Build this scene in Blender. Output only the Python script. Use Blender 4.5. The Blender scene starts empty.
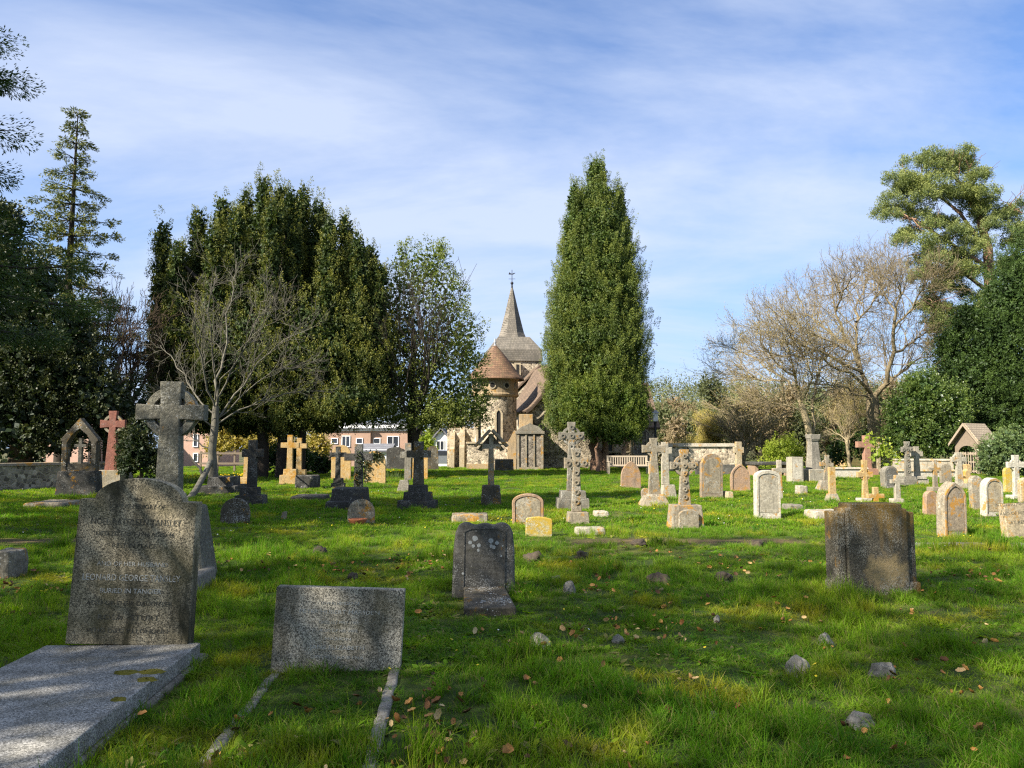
import bpy, bmesh, math, random
import numpy as np
from mathutils import Vector, Matrix, noise as mnoise
R = math.radians
PI = math.pi
S = bpy.context.scene
COL = S.collection

# ---------------------------------------------------------------- camera, world, sun, exposure
EYE = 1.5
F = 788.0
PITCH = math.atan((445 - 384) / F)
cam_d = bpy.data.cameras.new('camera')
cam = bpy.data.objects.new('camera', cam_d)
COL.objects.link(cam)
cam.location = (0, 0, EYE)
cam.rotation_euler = (PI / 2 + PITCH, 0, 0)
cam_d.sensor_width = 36
cam_d.lens = 36 * F / 1024
cam_d.clip_start = 0.1
cam_d.clip_end = 3000
S.camera = cam

SUN_EL = 37.0
SUN_A = 34.0          # shadows run along (cos, sin) of this angle: to the right and slightly away
sun_dir = Vector((-math.cos(R(SUN_A)) * math.cos(R(SUN_EL)), -math.sin(R(SUN_A)) * math.cos(R(SUN_EL)), math.sin(R(SUN_EL))))
sd = bpy.data.lights.new('sun', 'SUN')
sd.energy = 4.9
sd.angle = R(0.53)
sd.color = (1.0, 0.93, 0.82)
sun = bpy.data.objects.new('sun', sd)
COL.objects.link(sun)
sun.rotation_euler = sun_dir.to_track_quat('Z', 'Y').to_euler()
sun.location = (-30, -10, 40)

S.view_settings.view_transform = 'Standard'
S.view_settings.look = 'None'
S.view_settings.gamma = 1
S.view_settings.use_curve_mapping = False
S.view_settings.exposure = 1.5
S.render.engine = 'CYCLES'
S.cycles.max_bounces = 6
S.cycles.transparent_max_bounces = 8
S.cycles.diffuse_bounces = 3
S.cycles.glossy_bounces = 2
S.cycles.transmission_bounces = 3
S.cycles.use_denoising = False
S.cycles.pixel_filter_type = 'BLACKMAN_HARRIS'
S.cycles.filter_width = 1.25
S.cycles.sample_clamp_indirect = 4


class NT:
    """small wrapper for building node trees"""
    def __init__(s, tree):
        s.t = tree
        s.n = tree.nodes
        s.l = tree.links

    def node(s, typ, **kw):
        n = s.n.new(typ)
        ins = kw.pop('ins', {})
        for k, v in kw.items():
            setattr(n, k, v)
        for k, v in ins.items():
            if isinstance(v, bpy.types.NodeSocket):
                s.l.new(v, n.inputs[k])
            else:
                n.inputs[k].default_value = v
        return n

    def math(s, op, a, b=0.0, c=None, clamp=False):
        d = {0: a, 1: b}
        if c is not None:
            d[2] = c
        return s.node('ShaderNodeMath', operation=op, use_clamp=clamp, ins=d).outputs[0]

    def ramp(s, fac, stops, interp='LINEAR'):
        n = s.node('ShaderNodeValToRGB', ins={0: fac})
        cr = n.color_ramp
        cr.interpolation = interp
        while len(cr.elements) < len(stops):
            cr.elements.new(0.5)
        for e, (p, c) in zip(cr.elements, stops):
            e.position = p
            e.color = (c, c, c, 1) if isinstance(c, (int, float)) else (*c, 1)
        return n.outputs[0]

    def mix(s, fac, a, b, blend='MIX'):
        n = s.n.new('ShaderNodeMix')
        n.data_type = 'RGBA'
        n.blend_type = blend
        for i, v in ((0, fac), (6, a), (7, b)):
            if isinstance(v, bpy.types.NodeSocket):
                s.l.new(v, n.inputs[i])
            elif i == 0:
                n.inputs[i].default_value = v
            else:
                n.inputs[i].default_value = (*v, 1) if len(v) == 3 else v
        return n.outputs[2]

    def noise(s, vec, scale, detail=4, rough=0.55, dist=0.0, out=0):
        n = s.node('ShaderNodeTexNoise', ins={'Scale': scale, 'Detail': detail, 'Roughness': rough, 'Distortion': dist})
        if vec is not None:
            s.l.new(vec, n.inputs['Vector'])
        return n.outputs[out]

    def maprange(s, v, a, b, c=0.0, d=1.0):
        return s.node('ShaderNodeMapRange', clamp=True, ins={0: v, 1: a, 2: b, 3: c, 4: d}).outputs[0]


world = bpy.data.worlds.new('World')
S.world = world
world.use_nodes = True
w = NT(world.node_tree)
w.n.clear()
sky = w.node('ShaderNodeTexSky', sky_type='NISHITA', sun_disc=False)
sky.sun_elevation = R(SUN_EL)
sky.sun_rotation = math.atan2(sun_dir.x, sun_dir.y)
sky.altitude = 60
sky.air_density = 1.0
sky.dust_density = 0.6
sky.ozone_density = 2.2
tc = w.node('ShaderNodeTexCoord')
sep = w.node('ShaderNodeSeparateXYZ', ins={0: tc.outputs['Generated']})
zz = w.math('MAXIMUM', sep.outputs[2], 0.0)
den = w.math('ADD', zz, 0.16)
u = w.math('DIVIDE', sep.outputs[0], den)
v = w.math('DIVIDE', sep.outputs[1], den)
cv = w.node('ShaderNodeCombineXYZ', ins={0: u, 1: v, 2: 0.37}).outputs[0]
mp = w.node('ShaderNodeMapping', ins={0: cv, 1: (2.3, 0.9, 0), 2: (0, 0, R(14)), 3: (0.6, 1.05, 1)}).outputs[0]
n1 = w.noise(mp, 0.95, 8, 0.58, 0.5)
mp2 = w.node('ShaderNodeMapping', ins={0: cv, 1: (7.3, 2.9, 0), 2: (0, 0, R(-18)), 3: (0.9, 2.2, 1)}).outputs[0]
n2 = w.noise(mp2, 1.6, 6, 0.62, 0.3)
cl = w.math('ADD', w.math('MULTIPLY', n1, 0.86), w.math('MULTIPLY', n2, 0.14))
m = w.maprange(cl, 0.39, 0.62, 0.14, 0.80)
hz_ = w.maprange(sep.outputs[2], 0.0, 0.34, 0.85, 0.0)
skyc = w.mix(1.0, sky.outputs[0], (0.64, 0.97, 1.36), 'MULTIPLY')
skyc = w.mix(hz_, skyc, (3.0, 4.4, 6.9))
colr = w.mix(m, skyc, (5.0, 5.6, 6.9))
bg = w.node('ShaderNodeBackground', ins={'Color': colr, 'Strength': 0.056})
w.node('ShaderNodeOutputWorld', ins={0: bg.outputs[0]})


# ---------------------------------------------------------------- picture <-> place
def ray(px, py):
    up = 384 - py
    return Vector((px - 512, F * math.cos(PITCH) - up * math.sin(PITCH), F * math.sin(PITCH) + up * math.cos(PITCH)))


def G(px, py):
    """ground point (level ground) seen at a pixel"""
    d = ray(px, py)
    t = -EYE / d.z
    return d.x * t, d.y * t


def P(px, py, Y):
    d = ray(px, py)
    t = Y / d.y
    return Vector((d.x * t, Y, EYE + d.z * t))


def sc(Y):
    return Y / F


# ---------------------------------------------------------------- noise and terrain
_rng0 = np.random.default_rng(11)
_lat = _rng0.random((256, 256))


def vnoise(x, y, s):
    x = np.asarray(x, float) / s + 1000
    y = np.asarray(y, float) / s + 1000
    xi = np.floor(x).astype(int)
    yi = np.floor(y).astype(int)
    fx = x - xi
    fy = y - yi
    fx = fx * fx * (3 - 2 * fx)
    fy = fy * fy * (3 - 2 * fy)
    a = _lat[xi % 256, yi % 256]
    b = _lat[(xi + 1) % 256, yi % 256]
    c = _lat[xi % 256, (yi + 1) % 256]
    d = _lat[(xi + 1) % 256, (yi + 1) % 256]
    return (a * (1 - fx) + b * fx) * (1 - fy) + (c * (1 - fx) + d * fx) * fy


def gz(x, y):
    x = np.asarray(x, float)
    y = np.asarray(y, float)
    b = (vnoise(x, y, 2.3) - 0.5) * 0.07 + (vnoise(x + 40, y, 0.7) - 0.5) * 0.035
    b = b * np.clip(y / 6, 0.4, 1) * np.clip(60 / np.maximum(y, 1), 0, 1)
    dip = -np.clip((y - 52) / 40, 0, 1) ** 1.0 * 1.0
    hill = np.clip((y - 105) / 160, 0, 1) ** 1.1 * 17 * np.clip((x + 12) / 40, 0.0, 1)
    return b + dip + hill


def gz1(x, y):
    return float(gz(np.array([x]), np.array([y]))[0])


# ---------------------------------------------------------------- object helpers
def tag(o, label=None, cat=None, group=None, kind=None):
    if label: o['label'] = label
    if cat: o['category'] = cat
    if group: o['group'] = group
    if kind: o['kind'] = kind
    return o


def empty(name, loc, label, cat, group=None, rz=0.0, roll=0.0, lean=0.0):
    o = bpy.data.objects.new(name, None)
    COL.objects.link(o)
    o.empty_display_size = 0.3
    o.location = loc
    o.rotation_euler = (lean, roll, rz)
    return tag(o, label, cat, group)


def link(name, me, mat, parent=None):
    o = bpy.data.objects.new(name, me)
    COL.objects.link(o)
    if mat is not None and not me.materials:
        me.materials.append(mat)
    if parent is not None:
        o.parent = parent
    return o


class MB:
    """collects plain shapes; build() links them as one mesh object"""
    def __init__(s):
        s.v = []
        s.f = []

    def add(s, vs, fs):
        o = len(s.v)
        s.v += [tuple(p) for p in vs]
        s.f += [tuple(i + o for i in f) for f in fs]
        return s

    def box(s, cx, cy, cz, wx, wy, wz, top=(1, 1), rot=0.0):
        """box centred on cx, cy standing on cz; top = scale of the top face"""
        vs = []
        for z, k in ((0, (1, 1)), (wz, top)):
            for a, b in ((-1, -1), (1, -1), (1, 1), (-1, 1)):
                x, y = a * wx / 2 * k[0], b * wy / 2 * k[1]
                vs.append((cx + x * math.cos(rot) - y * math.sin(rot), cy + x * math.sin(rot) + y * math.cos(rot), cz + z))
        return s.add(vs, [(3, 2, 1, 0), (4, 5, 6, 7), (0, 1, 5, 4), (1, 2, 6, 5), (2, 3, 7, 6), (3, 0, 4, 7)])

    def prism(s, outline, y0, y1, dx=0, dz=0):
        """outline (x, z) counter-clockwise seen from -y, extruded from y0 (front) to y1"""
        n = len(outline)
        vs = [(x + dx, y0, z + dz) for x, z in outline] + [(x + dx, y1, z + dz) for x, z in outline]
        fs = [tuple(range(n)), tuple(range(2 * n - 1, n - 1, -1))]
        fs += [(i, i + n, (i + 1) % n + n, (i + 1) % n) for i in range(n)]
        return s.add(vs, fs)

    def rim(s, outer, inner, y0, y1):
        """frame between two outlines of equal length, front at y0, back at y1"""
        n = len(outer)
        vs = [(x, y0, z) for x, z in outer] + [(x, y0, z) for x, z in inner] + [(x, y1, z) for x, z in outer] + [(x, y1, z) for x, z in inner]
        fs = []
        for i in range(n):
            j = (i + 1) % n
            fs += [(i, j, n + j, n + i), (n + i, n + j, 3 * n + j, 3 * n + i), (i, 2 * n + i, 2 * n + j, j), (2 * n + i, 3 * n + i, 3 * n + j, 2 * n + j)]
        return s.add(vs, fs)

    def tube(s, pts, rad, k=8, cap=True):
        pts = [Vector(p) for p in pts]
        if isinstance(rad, (int, float)):
            rad = [rad] * len(pts)
        vs = []
        ref = Vector((0.31, 0.2, 0.93))
        for i, p in enumerate(pts):
            d = (pts[min(i + 1, len(pts) - 1)] - pts[max(i - 1, 0)]).normalized()
            if abs(d.dot(ref)) > 0.95:
                a = d.cross(Vector((1, 0, 0))).normalized()
            else:
                a = d.cross(ref).normalized()
            b = d.cross(a)
            for j in range(k):
                t = 2 * PI * j / k
                vs.append(p + (a * math.cos(t) + b * math.sin(t)) * rad[i])
        fs = []
        for i in range(len(pts) - 1):
            for j in range(k):
                fs.append((i * k + j, i * k + (j + 1) % k, (i + 1) * k + (j + 1) % k, (i + 1) * k + j))
        if cap:
            fs.append(tuple(range(k - 1, -1, -1)))
            fs.append(tuple((len(pts) - 1) * k + j for j in range(k)))
        return s.add(vs, fs)

    def lathe(s, prof, cx=0, cy=0, k=24, a0=0.0, a1=2 * PI):
        full = abs(a1 - a0 - 2 * PI) < 1e-6
        m = k if full else k + 1
        vs = []
        for r, z in prof:
            for j in range(m):
                t = a0 + (a1 - a0) * j / k
                vs.append((cx + r * math.cos(t), cy + r * math.sin(t), z))
        fs = []
        for i in range(len(prof) - 1):
            for j in range(k):
                j2 = (j + 1) % m
                fs.append((i * m + j, i * m + j2, (i + 1) * m + j2, (i + 1) * m + j))
        return s.add(vs, fs)

    def quad(s, a, b, c, d):
        return s.add([a, b, c, d], [(0, 1, 2, 3)])

    def slab4(s, a, b, c, d, th):
        """a thick sheet: four corners, thickness th against the normal"""
        a, b, c, d = map(Vector, (a, b, c, d))
        n = (b - a).cross(d - a).normalized() * th
        return s.add([a, b, c, d, a - n, b - n, c - n, d - n], [(0, 1, 2, 3), (7, 6, 5, 4), (0, 4, 5, 1), (1, 5, 6, 2), (2, 6, 7, 3), (3, 7, 4, 0)])

    def build(s, name, mat, parent=None, bevel=0.0, smooth=False, seg=2, sub=0.0):
        me = bpy.data.meshes.new(name)
        me.from_pydata([tuple(p) for p in s.v], [], s.f)
        me.validate()
        bm = bmesh.new()
        bm.from_mesh(me)
        bmesh.ops.recalc_face_normals(bm, faces=bm.faces)
        bm.to_mesh(me)
        bm.free()
        if smooth:
            me.shade_smooth()
        o = link(name, me, mat, parent)
        if bevel:
            b = o.modifiers.new('edge', 'BEVEL')
            b.width = bevel
            b.segments = seg
            b.limit_method = 'ANGLE'
            b.angle_limit = R(35)
        return o


def np_mesh(name, V, Fq, mat, parent=None, attrs=None, smooth=False):
    """numpy vertices (n,3) and faces (m,k)"""
    me = bpy.data.meshes.new(name)
    V = np.ascontiguousarray(V, dtype=np.float32)
    Fq = np.ascontiguousarray(Fq, dtype=np.int32)
    m, k = Fq.shape
    me.vertices.add(len(V))
    me.vertices.foreach_set('co', V.ravel())
    me.loops.add(m * k)
    me.loops.foreach_set('vertex_index', Fq.ravel())
    me.polygons.add(m)
    me.polygons.foreach_set('loop_start', np.arange(0, m * k, k, dtype=np.int32))
    me.update(calc_edges=True)
    for an, arr in (attrs or {}).items():
        a = me.attributes.new(an, 'FLOAT', 'POINT')
        a.data.foreach_set('value', np.ascontiguousarray(arr, dtype=np.float32))
    if smooth:
        me.shade_smooth()
    return link(name, me, mat, parent)


# ---------------------------------------------------------------- materials
MATS = {}


def new_mat(name):
    m_ = bpy.data.materials.new(name)
    m_.use_nodes = True
    t = NT(m_.node_tree)
    t.n.clear()
    out = t.node('ShaderNodeOutputMaterial')
    return m_, t, out


def principled(t, out, col, rough=0.9, bump=None, bstr=0.3, bdist=0.01, spec=0.3, metal=0.0):
    p = t.node('ShaderNodeBsdfPrincipled', ins={'Roughness': rough, 'Specular IOR Level': spec, 'Metallic': metal})
    if isinstance(col, bpy.types.NodeSocket):
        t.l.new(col, p.inputs['Base Color'])
    else:
        p.inputs['Base Color'].default_value = (*col, 1)
    if bump is not None:
        b = t.node('ShaderNodeBump', ins={'Strength': bstr, 'Distance': bdist, 'Height': bump})
        t.l.new(b.outputs[0], p.inputs['Normal'])
    t.l.new(p.outputs[0], out.inputs[0])
    return p


def obj_vec(t):
    """object coordinates shifted by a per-object random amount"""
    tc_ = t.node('ShaderNodeTexCoord')
    oi = t.node('ShaderNodeObjectInfo')
    r = t.math('MULTIPLY', oi.outputs['Random'], 37.0)
    return t.node('ShaderNodeVectorMath', operation='ADD', ins={0: tc_.outputs['Object'], 1: t.node('ShaderNodeCombineXYZ', ins={0: r, 1: r, 2: r}).outputs[0]}).outputs[0], tc_.outputs['Object']


def stone_mat(name, c1, c2, lichen=(0.45, 0.22, 0.02), la=0.0, dark=0.3, white=0.15, moss=0.1, fine=60, bstr=0.5, streak=0.4):
    """weathered stone: two tones, dark run-down streaks, orange and white lichen, moss"""
    m_, t, out = new_mat(name)
    vec, raw = obj_vec(t)
    big = t.noise(vec, 2.2, 5, 0.6)
    mid = t.noise(vec, 9, 6, 0.65)
    fin = t.noise(vec, fine, 3, 0.7)
    col = t.mix(t.maprange(big, 0.36, 0.64), c1, c2)
    grn = t.noise(vec, 24, 5, 0.75)
    col = t.mix(t.maprange(grn, 0.42, 0.62, 0, 0.75), col, tuple(x * 0.42 for x in c2))
    col = t.mix(t.maprange(grn, 0.30, 0.42, 0.5, 0), col, tuple(min(.9, x * 1.35) for x in c1))
    col = t.mix(t.maprange(fin, 0.35, 0.65, 0, 0.5), col, tuple(x * 0.45 for x in c1))
    st = t.node('ShaderNodeMapping', ins={0: vec, 3: (9, 9, 1.1)}).outputs[0]
    sn = t.noise(st, 1.2, 5, 0.6)
    col = t.mix(t.maprange(sn, 0.5, 0.72, 0, streak), col, (0.035, 0.033, 0.026))
    col = t.mix(t.maprange(mid, 0.52, 0.75, 0, dark), col, (0.04, 0.038, 0.03))
    mo = t.noise(vec, 5.5, 5, 0.7, 0.4)
    col = t.mix(t.maprange(mo, 0.60, 0.70, 0, moss), col, (0.07, 0.075, 0.02))
    if la > 0:
        ln = t.noise(vec, 3.4, 7, 0.7, 0.3)
        thr = 0.625 - la * 0.20
        col = t.mix(t.maprange(t.math('ADD', ln, t.math('MULTIPLY', t.math('SUBTRACT', grn, .5), .25)), thr, thr + 0.07, 0, 0.85), col, t.mix(fin, lichen, tuple(x * 0.5 for x in lichen)))
    vo = t.node('ShaderNodeTexVoronoi', ins={'Vector': vec, 'Scale': 22.0, 'Randomness': 1.0})
    vsz = t.noise(vec, 6, 3, 0.5)
    vo2 = t.node('ShaderNodeTexVoronoi', ins={'Vector': vec, 'Scale': 58.0, 'Randomness': 1.0})
    vs2 = t.noise(vec, 2.6, 4, 0.6)
    wsp = t.math('MAXIMUM', t.math('LESS_THAN', vo.outputs['Distance'], t.maprange(vsz, 0.48, 0.72, 0.0, 0.42)), t.math('LESS_THAN', vo2.outputs['Distance'], t.maprange(vs2, 0.42, 0.68, 0.0, 0.5)))
    col = t.mix(t.math('MULTIPLY', wsp, white), col, (0.42, 0.41, 0.36))
    h = t.math('ADD', t.math('MULTIPLY', mid, 0.7), t.math('ADD', t.math('MULTIPLY', fin, 0.3), t.math('MULTIPLY', grn, 0.5)))
    principled(t, out, col, 0.93, h, bstr, 0.012, 0.2)
    MATS[name] = m_
    return m_


def granite_mat(name, light, dark, stain=0.6, seed=0.0):
    m_, t, out = new_mat(name)
    tc_ = t.node('ShaderNodeTexCoord')
    vec = t.node('ShaderNodeMapping', ins={0: tc_.outputs['Object'], 1: (seed, seed, seed)}).outputs[0]
    v1 = t.node('ShaderNodeTexVoronoi', feature='F1', ins={'Vector': vec, 'Scale': 165.0})
    g = t.node('ShaderNodeSeparateColor', ins={0: v1.outputs['Color']}).outputs[0]
    n_ = t.noise(vec, 75, 4, 0.8)
    sp = t.math('ADD', t.math('MULTIPLY', g, 0.75), t.math('MULTIPLY', n_, 0.35))
    col = t.ramp(sp, [(0.22, dark), (0.45, tuple(0.55 * a + 0.45 * b for a, b in zip(light, dark))), (0.62, light), (0.85, tuple(min(1, a * 1.6) for a in light))])
    st = t.node('ShaderNodeMapping', ins={0: vec, 3: (7, 7, 1.6)}).outputs[0]
    s1 = t.noise(st, 0.9, 5, 0.6, 0.3)
    s2 = t.noise(vec, 3.2, 6, 0.62)
    col = t.mix(t.math('MULTIPLY', t.maprange(s1, 0.42, 0.66), stain), col, (0.035, 0.032, 0.016), 'MIX')
    col = t.mix(t.maprange(s2, 0.47, 0.66, 0, stain * 0.75), col, t.mix(sp, (0.05, 0.045, 0.018), (0.13, 0.11, 0.05)))
    principled(t, out, col, 0.8, n_, 0.5, 0.004, 0.3)
    MATS[name] = m_
    return m_


def flint_mat(name, scale=9.0, tone=(0.33, 0.27, 0.19), dk=0.55):
    m_, t, out = new_mat(name)
    tc_ = t.node('ShaderNodeTexCoord')
    vec = tc_.outputs['Object']
    wv = t.node('ShaderNodeVectorMath', operation='ADD', ins={0: vec, 1: t.node('ShaderNodeVectorMath', operation='SCALE', ins={0: t.noise(vec, 6, 2, 0.5, out=1), 3: 0.08}).outputs[0]}).outputs[0]
    v1 = t.node('ShaderNodeTexVoronoi', feature='F1', ins={'Vector': wv, 'Scale': scale})
    v2 = t.node('ShaderNodeTexVoronoi', feature='DISTANCE_TO_EDGE', ins={'Vector': wv, 'Scale': scale})
    g = t.node('ShaderNodeSeparateColor', ins={0: v1.outputs['Color']}).outputs[0]
    cc = t.ramp(g, [(0.0, tuple(x * (1 - dk) * 0.5 for x in tone)), (0.35, tuple(x * 0.65 for x in tone)), (0.7, tone), (1.0, tuple(min(1, x * 1.6) for x in tone))])
    col = t.mix(t.maprange(v2.outputs[0], 0.02, 0.09), (tone[0] * 1.2, tone[1] * 1.18, tone[2] * 1.1), cc)
    col = t.mix(t.maprange(t.noise(vec, 0.9, 5, 0.6), 0.45, 0.75, 0, 0.5), col, (0.10, 0.075, 0.045))
    principled(t, out, col, 0.85, t.maprange(v2.outputs[0], 0, 0.15), 0.6, 0.02, 0.35)
    MATS[name] = m_
    return m_


def tile_mat(name, c1, c2, row=0.12, wid=0.18, moss=0.25):
    """roof tiles or shingles laid in level courses"""
    m_, t, out = new_mat(name)
    tc_ = t.node('ShaderNodeTexCoord')
    vec = tc_.outputs['Object']
    sp = t.node('ShaderNodeSeparateXYZ', ins={0: vec})
    uu = t.math('ADD', sp.outputs[0], t.math('MULTIPLY', sp.outputs[1], 0.8))
    bv = t.node('ShaderNodeCombineXYZ', ins={0: uu, 1: sp.outputs[2], 2: 0.0}).outputs[0]
    br = t.node('ShaderNodeTexBrick', ins={'Vector': bv, 'Color1': (*c1, 1), 'Color2': (*c2, 1), 'Mortar': (*[x * 0.25 for x in c1], 1), 'Scale': 1.0,
                                           'Mortar Size': 0.012, 'Mortar Smooth': 0.3, 'Bias': 0.0, 'Brick Width': wid, 'Row Height': row})
    col = t.mix(t.maprange(t.noise(vec, 1.3, 6, 0.65), 0.35, 0.7, 0, 0.65), br.outputs[0], tuple(x * 0.5 for x in c2))
    col = t.mix(t.maprange(t.noise(vec, 4.0, 5, 0.7), 0.52, 0.70, 0, moss), col, (0.12, 0.11, 0.05))
    principled(t, out, col, 0.88, br.outputs[1], -0.6, 0.03, 0.25)
    MATS[name] = m_
    return m_


def plain_mat(name, col, rough=0.7, var=0.3, scale=6, spec=0.3, metal=0.0, bstr=0.2):
    m_, t, out = new_mat(name)
    vec, raw = obj_vec(t)
    n_ = t.noise(vec, scale, 5, 0.6)
    c = t.mix(t.maprange(n_, 0.3, 0.7, 0, var), col, tuple(x * 0.35 for x in col))
    principled(t, out, c, rough, n_, bstr, 0.01, spec, metal)
    MATS[name] = m_
    return m_


def brick_mat(name, c1, c2, mortar):
    m_, t, out = new_mat(name)
    tc_ = t.node('ShaderNodeTexCoord')
    sp = t.node('ShaderNodeSeparateXYZ', ins={0: tc_.outputs['Object']})
    bv = t.node('ShaderNodeCombineXYZ', ins={0: t.math('ADD', sp.outputs[0], sp.outputs[1]), 1: sp.outputs[2], 2: 0.0}).outputs[0]
    br = t.node('ShaderNodeTexBrick', ins={'Vector': bv, 'Color1': (*c1, 1), 'Color2': (*c2, 1), 'Mortar': (*mortar, 1), 'Scale': 1.0,
                                           'Mortar Size': 0.01, 'Brick Width': 0.225, 'Row Height': 0.075})
    col = t.mix(t.maprange(t.noise(tc_.outputs['Object'], 1.1, 4, 0.6), 0.4, 0.7, 0, 0.35), br.outputs[0], tuple(x * 0.6 for x in c1))
    principled(t, out, col, 0.9, br.outputs[1], -0.3, 0.01)
    MATS[name] = m_
    return m_


def leaf_mat(name, dark, light, tipc, transl=0.35, ns=0.6, gloss=0.25, rough=0.55):
    """foliage: each leaf its own tone, younger growth at the tips (on the yew partly painted sunlight)"""
    m_, t, out = new_mat(name)
    geo = t.node('ShaderNodeNewGeometry')
    at = t.node('ShaderNodeAttribute', attribute_name='tip')
    pn = t.noise(geo.outputs['Position'], ns, 3, 0.6)
    rnd = geo.outputs['Random Per Island']
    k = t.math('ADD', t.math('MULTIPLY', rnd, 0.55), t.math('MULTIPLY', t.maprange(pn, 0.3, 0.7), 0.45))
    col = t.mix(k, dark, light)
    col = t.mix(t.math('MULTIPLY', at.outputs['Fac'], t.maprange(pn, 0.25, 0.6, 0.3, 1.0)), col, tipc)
    d = t.node('ShaderNodeBsdfPrincipled', ins={'Base Color': col, 'Roughness': rough, 'Specular IOR Level': gloss})
    tr = t.node('ShaderNodeBsdfTranslucent', ins={'Color': t.mix(1.0, col, (1.25, 1.35, 0.6), 'MULTIPLY')})
    mx = t.node('ShaderNodeMixShader', ins={0: transl, 1: d.outputs[0], 2: tr.outputs[0]})
    t.l.new(mx.outputs[0], out.inputs[0])
    MATS[name] = m_
    return m_


def bark_mat(name, c1, c2, stretch=0.25, scale=14, ivy=0.0):
    m_, t, out = new_mat(name)
    geo = t.node('ShaderNodeNewGeometry')
    vec = t.node('ShaderNodeMapping', ins={0: geo.outputs['Position'], 3: (1, 1, stretch)}).outputs[0]
    n_ = t.noise(vec, scale, 5, 0.65)
    col = t.mix(t.maprange(n_, 0.3, 0.7), c1, c2)
    n2_ = t.noise(geo.outputs['Position'], 2.0, 4, 0.6)
    col = t.mix(t.maprange(n2_, 0.5, 0.7, 0, 0.5), col, tuple(x * 0.5 for x in c1))
    principled(t, out, col, 0.92, n_, 0.7, 0.02, 0.2)
    MATS[name] = m_
    return m_


# stones
ST = {}
ST['grey'] = stone_mat('weathered_grey_stone', (0.28, 0.25, 0.19), (0.18, 0.165, 0.13), la=0.15, dark=0.5, white=0.6)
ST['mid'] = stone_mat('lichened_buff_stone', (0.36, 0.305, 0.21), (0.24, 0.205, 0.15), la=0.42, dark=0.45, white=0.6)
ST['buff'] = stone_mat('buff_limestone', (0.50, 0.40, 0.25), (0.36, 0.30, 0.20), la=0.45, dark=0.35, white=0.4)
ST['pale'] = stone_mat('pale_limestone', (0.48, 0.425, 0.32), (0.34, 0.305, 0.23), la=0.30, dark=0.30, white=0.4)
ST['white'] = stone_mat('white_stone', (0.60, 0.55, 0.44), (0.46, 0.42, 0.33), la=0.25, dark=0.35, white=0.3, streak=0.2)
ST['golden'] = stone_mat('golden_stone', (0.56, 0.37, 0.15), (0.44, 0.32, 0.16), la=0.5, dark=0.2, white=0.3, streak=0.15)
ST['orange'] = stone_mat('orange_lichened_stone', (0.36, 0.28, 0.19), (0.26, 0.21, 0.15), lichen=(0.50, 0.24, 0.03), la=0.62, dark=0.35, white=0.5)
ST['yellow'] = stone_mat('yellow_lichened_stone', (0.42, 0.36, 0.16), (0.30, 0.26, 0.15), lichen=(0.50, 0.33, 0.03), la=0.92, dark=0.15, white=0.7, streak=0.1)
ST['rust'] = stone_mat('rusty_sandstone', (0.40, 0.26, 0.16), (0.31, 0.22, 0.15), lichen=(0.42, 0.22, 0.06), la=0.4, dark=0.3, white=0.3)
ST['dark'] = stone_mat('blackened_stone', (0.085, 0.08, 0.07), (0.05, 0.048, 0.042), la=0.1, dark=0.5, white=0.45, moss=0.3)
ST['darkmoss'] = stone_mat('mossy_dark_stone', (0.15, 0.125, 0.085), (0.075, 0.068, 0.052), lichen=(0.28, 0.15, 0.02), la=0.3, dark=0.6, white=0.9, moss=0.5)
ST['pink'] = stone_mat('pink_granite', (0.42, 0.225, 0.145), (0.34, 0.19, 0.13), la=0.1, dark=0.15, white=0.3, fine=110, streak=0.15)
ST['redpink'] = stone_mat('red_granite', (0.30, 0.12, 0.085), (0.22, 0.10, 0.075), la=0.1, dark=0.3, white=0.2, fine=110, streak=0.2)
ST['slate'] = stone_mat('slate_grey_stone', (0.16, 0.15, 0.125), (0.10, 0.095, 0.08), la=0.1, dark=0.3, white=0.4)
ST['celtic'] = stone_mat('rock_faced_grey_stone', (0.24, 0.225, 0.165), (0.16, 0.15, 0.115), la=0.08, dark=0.5, white=0.5, fine=20, bstr=2.4, streak=0.2)
ST['flintrock'] = stone_mat('pale_flint_stone', (0.38, 0.34, 0.27), (0.22, 0.20, 0.16), la=0.0, dark=0.4, white=0.3, moss=0.4)
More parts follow.
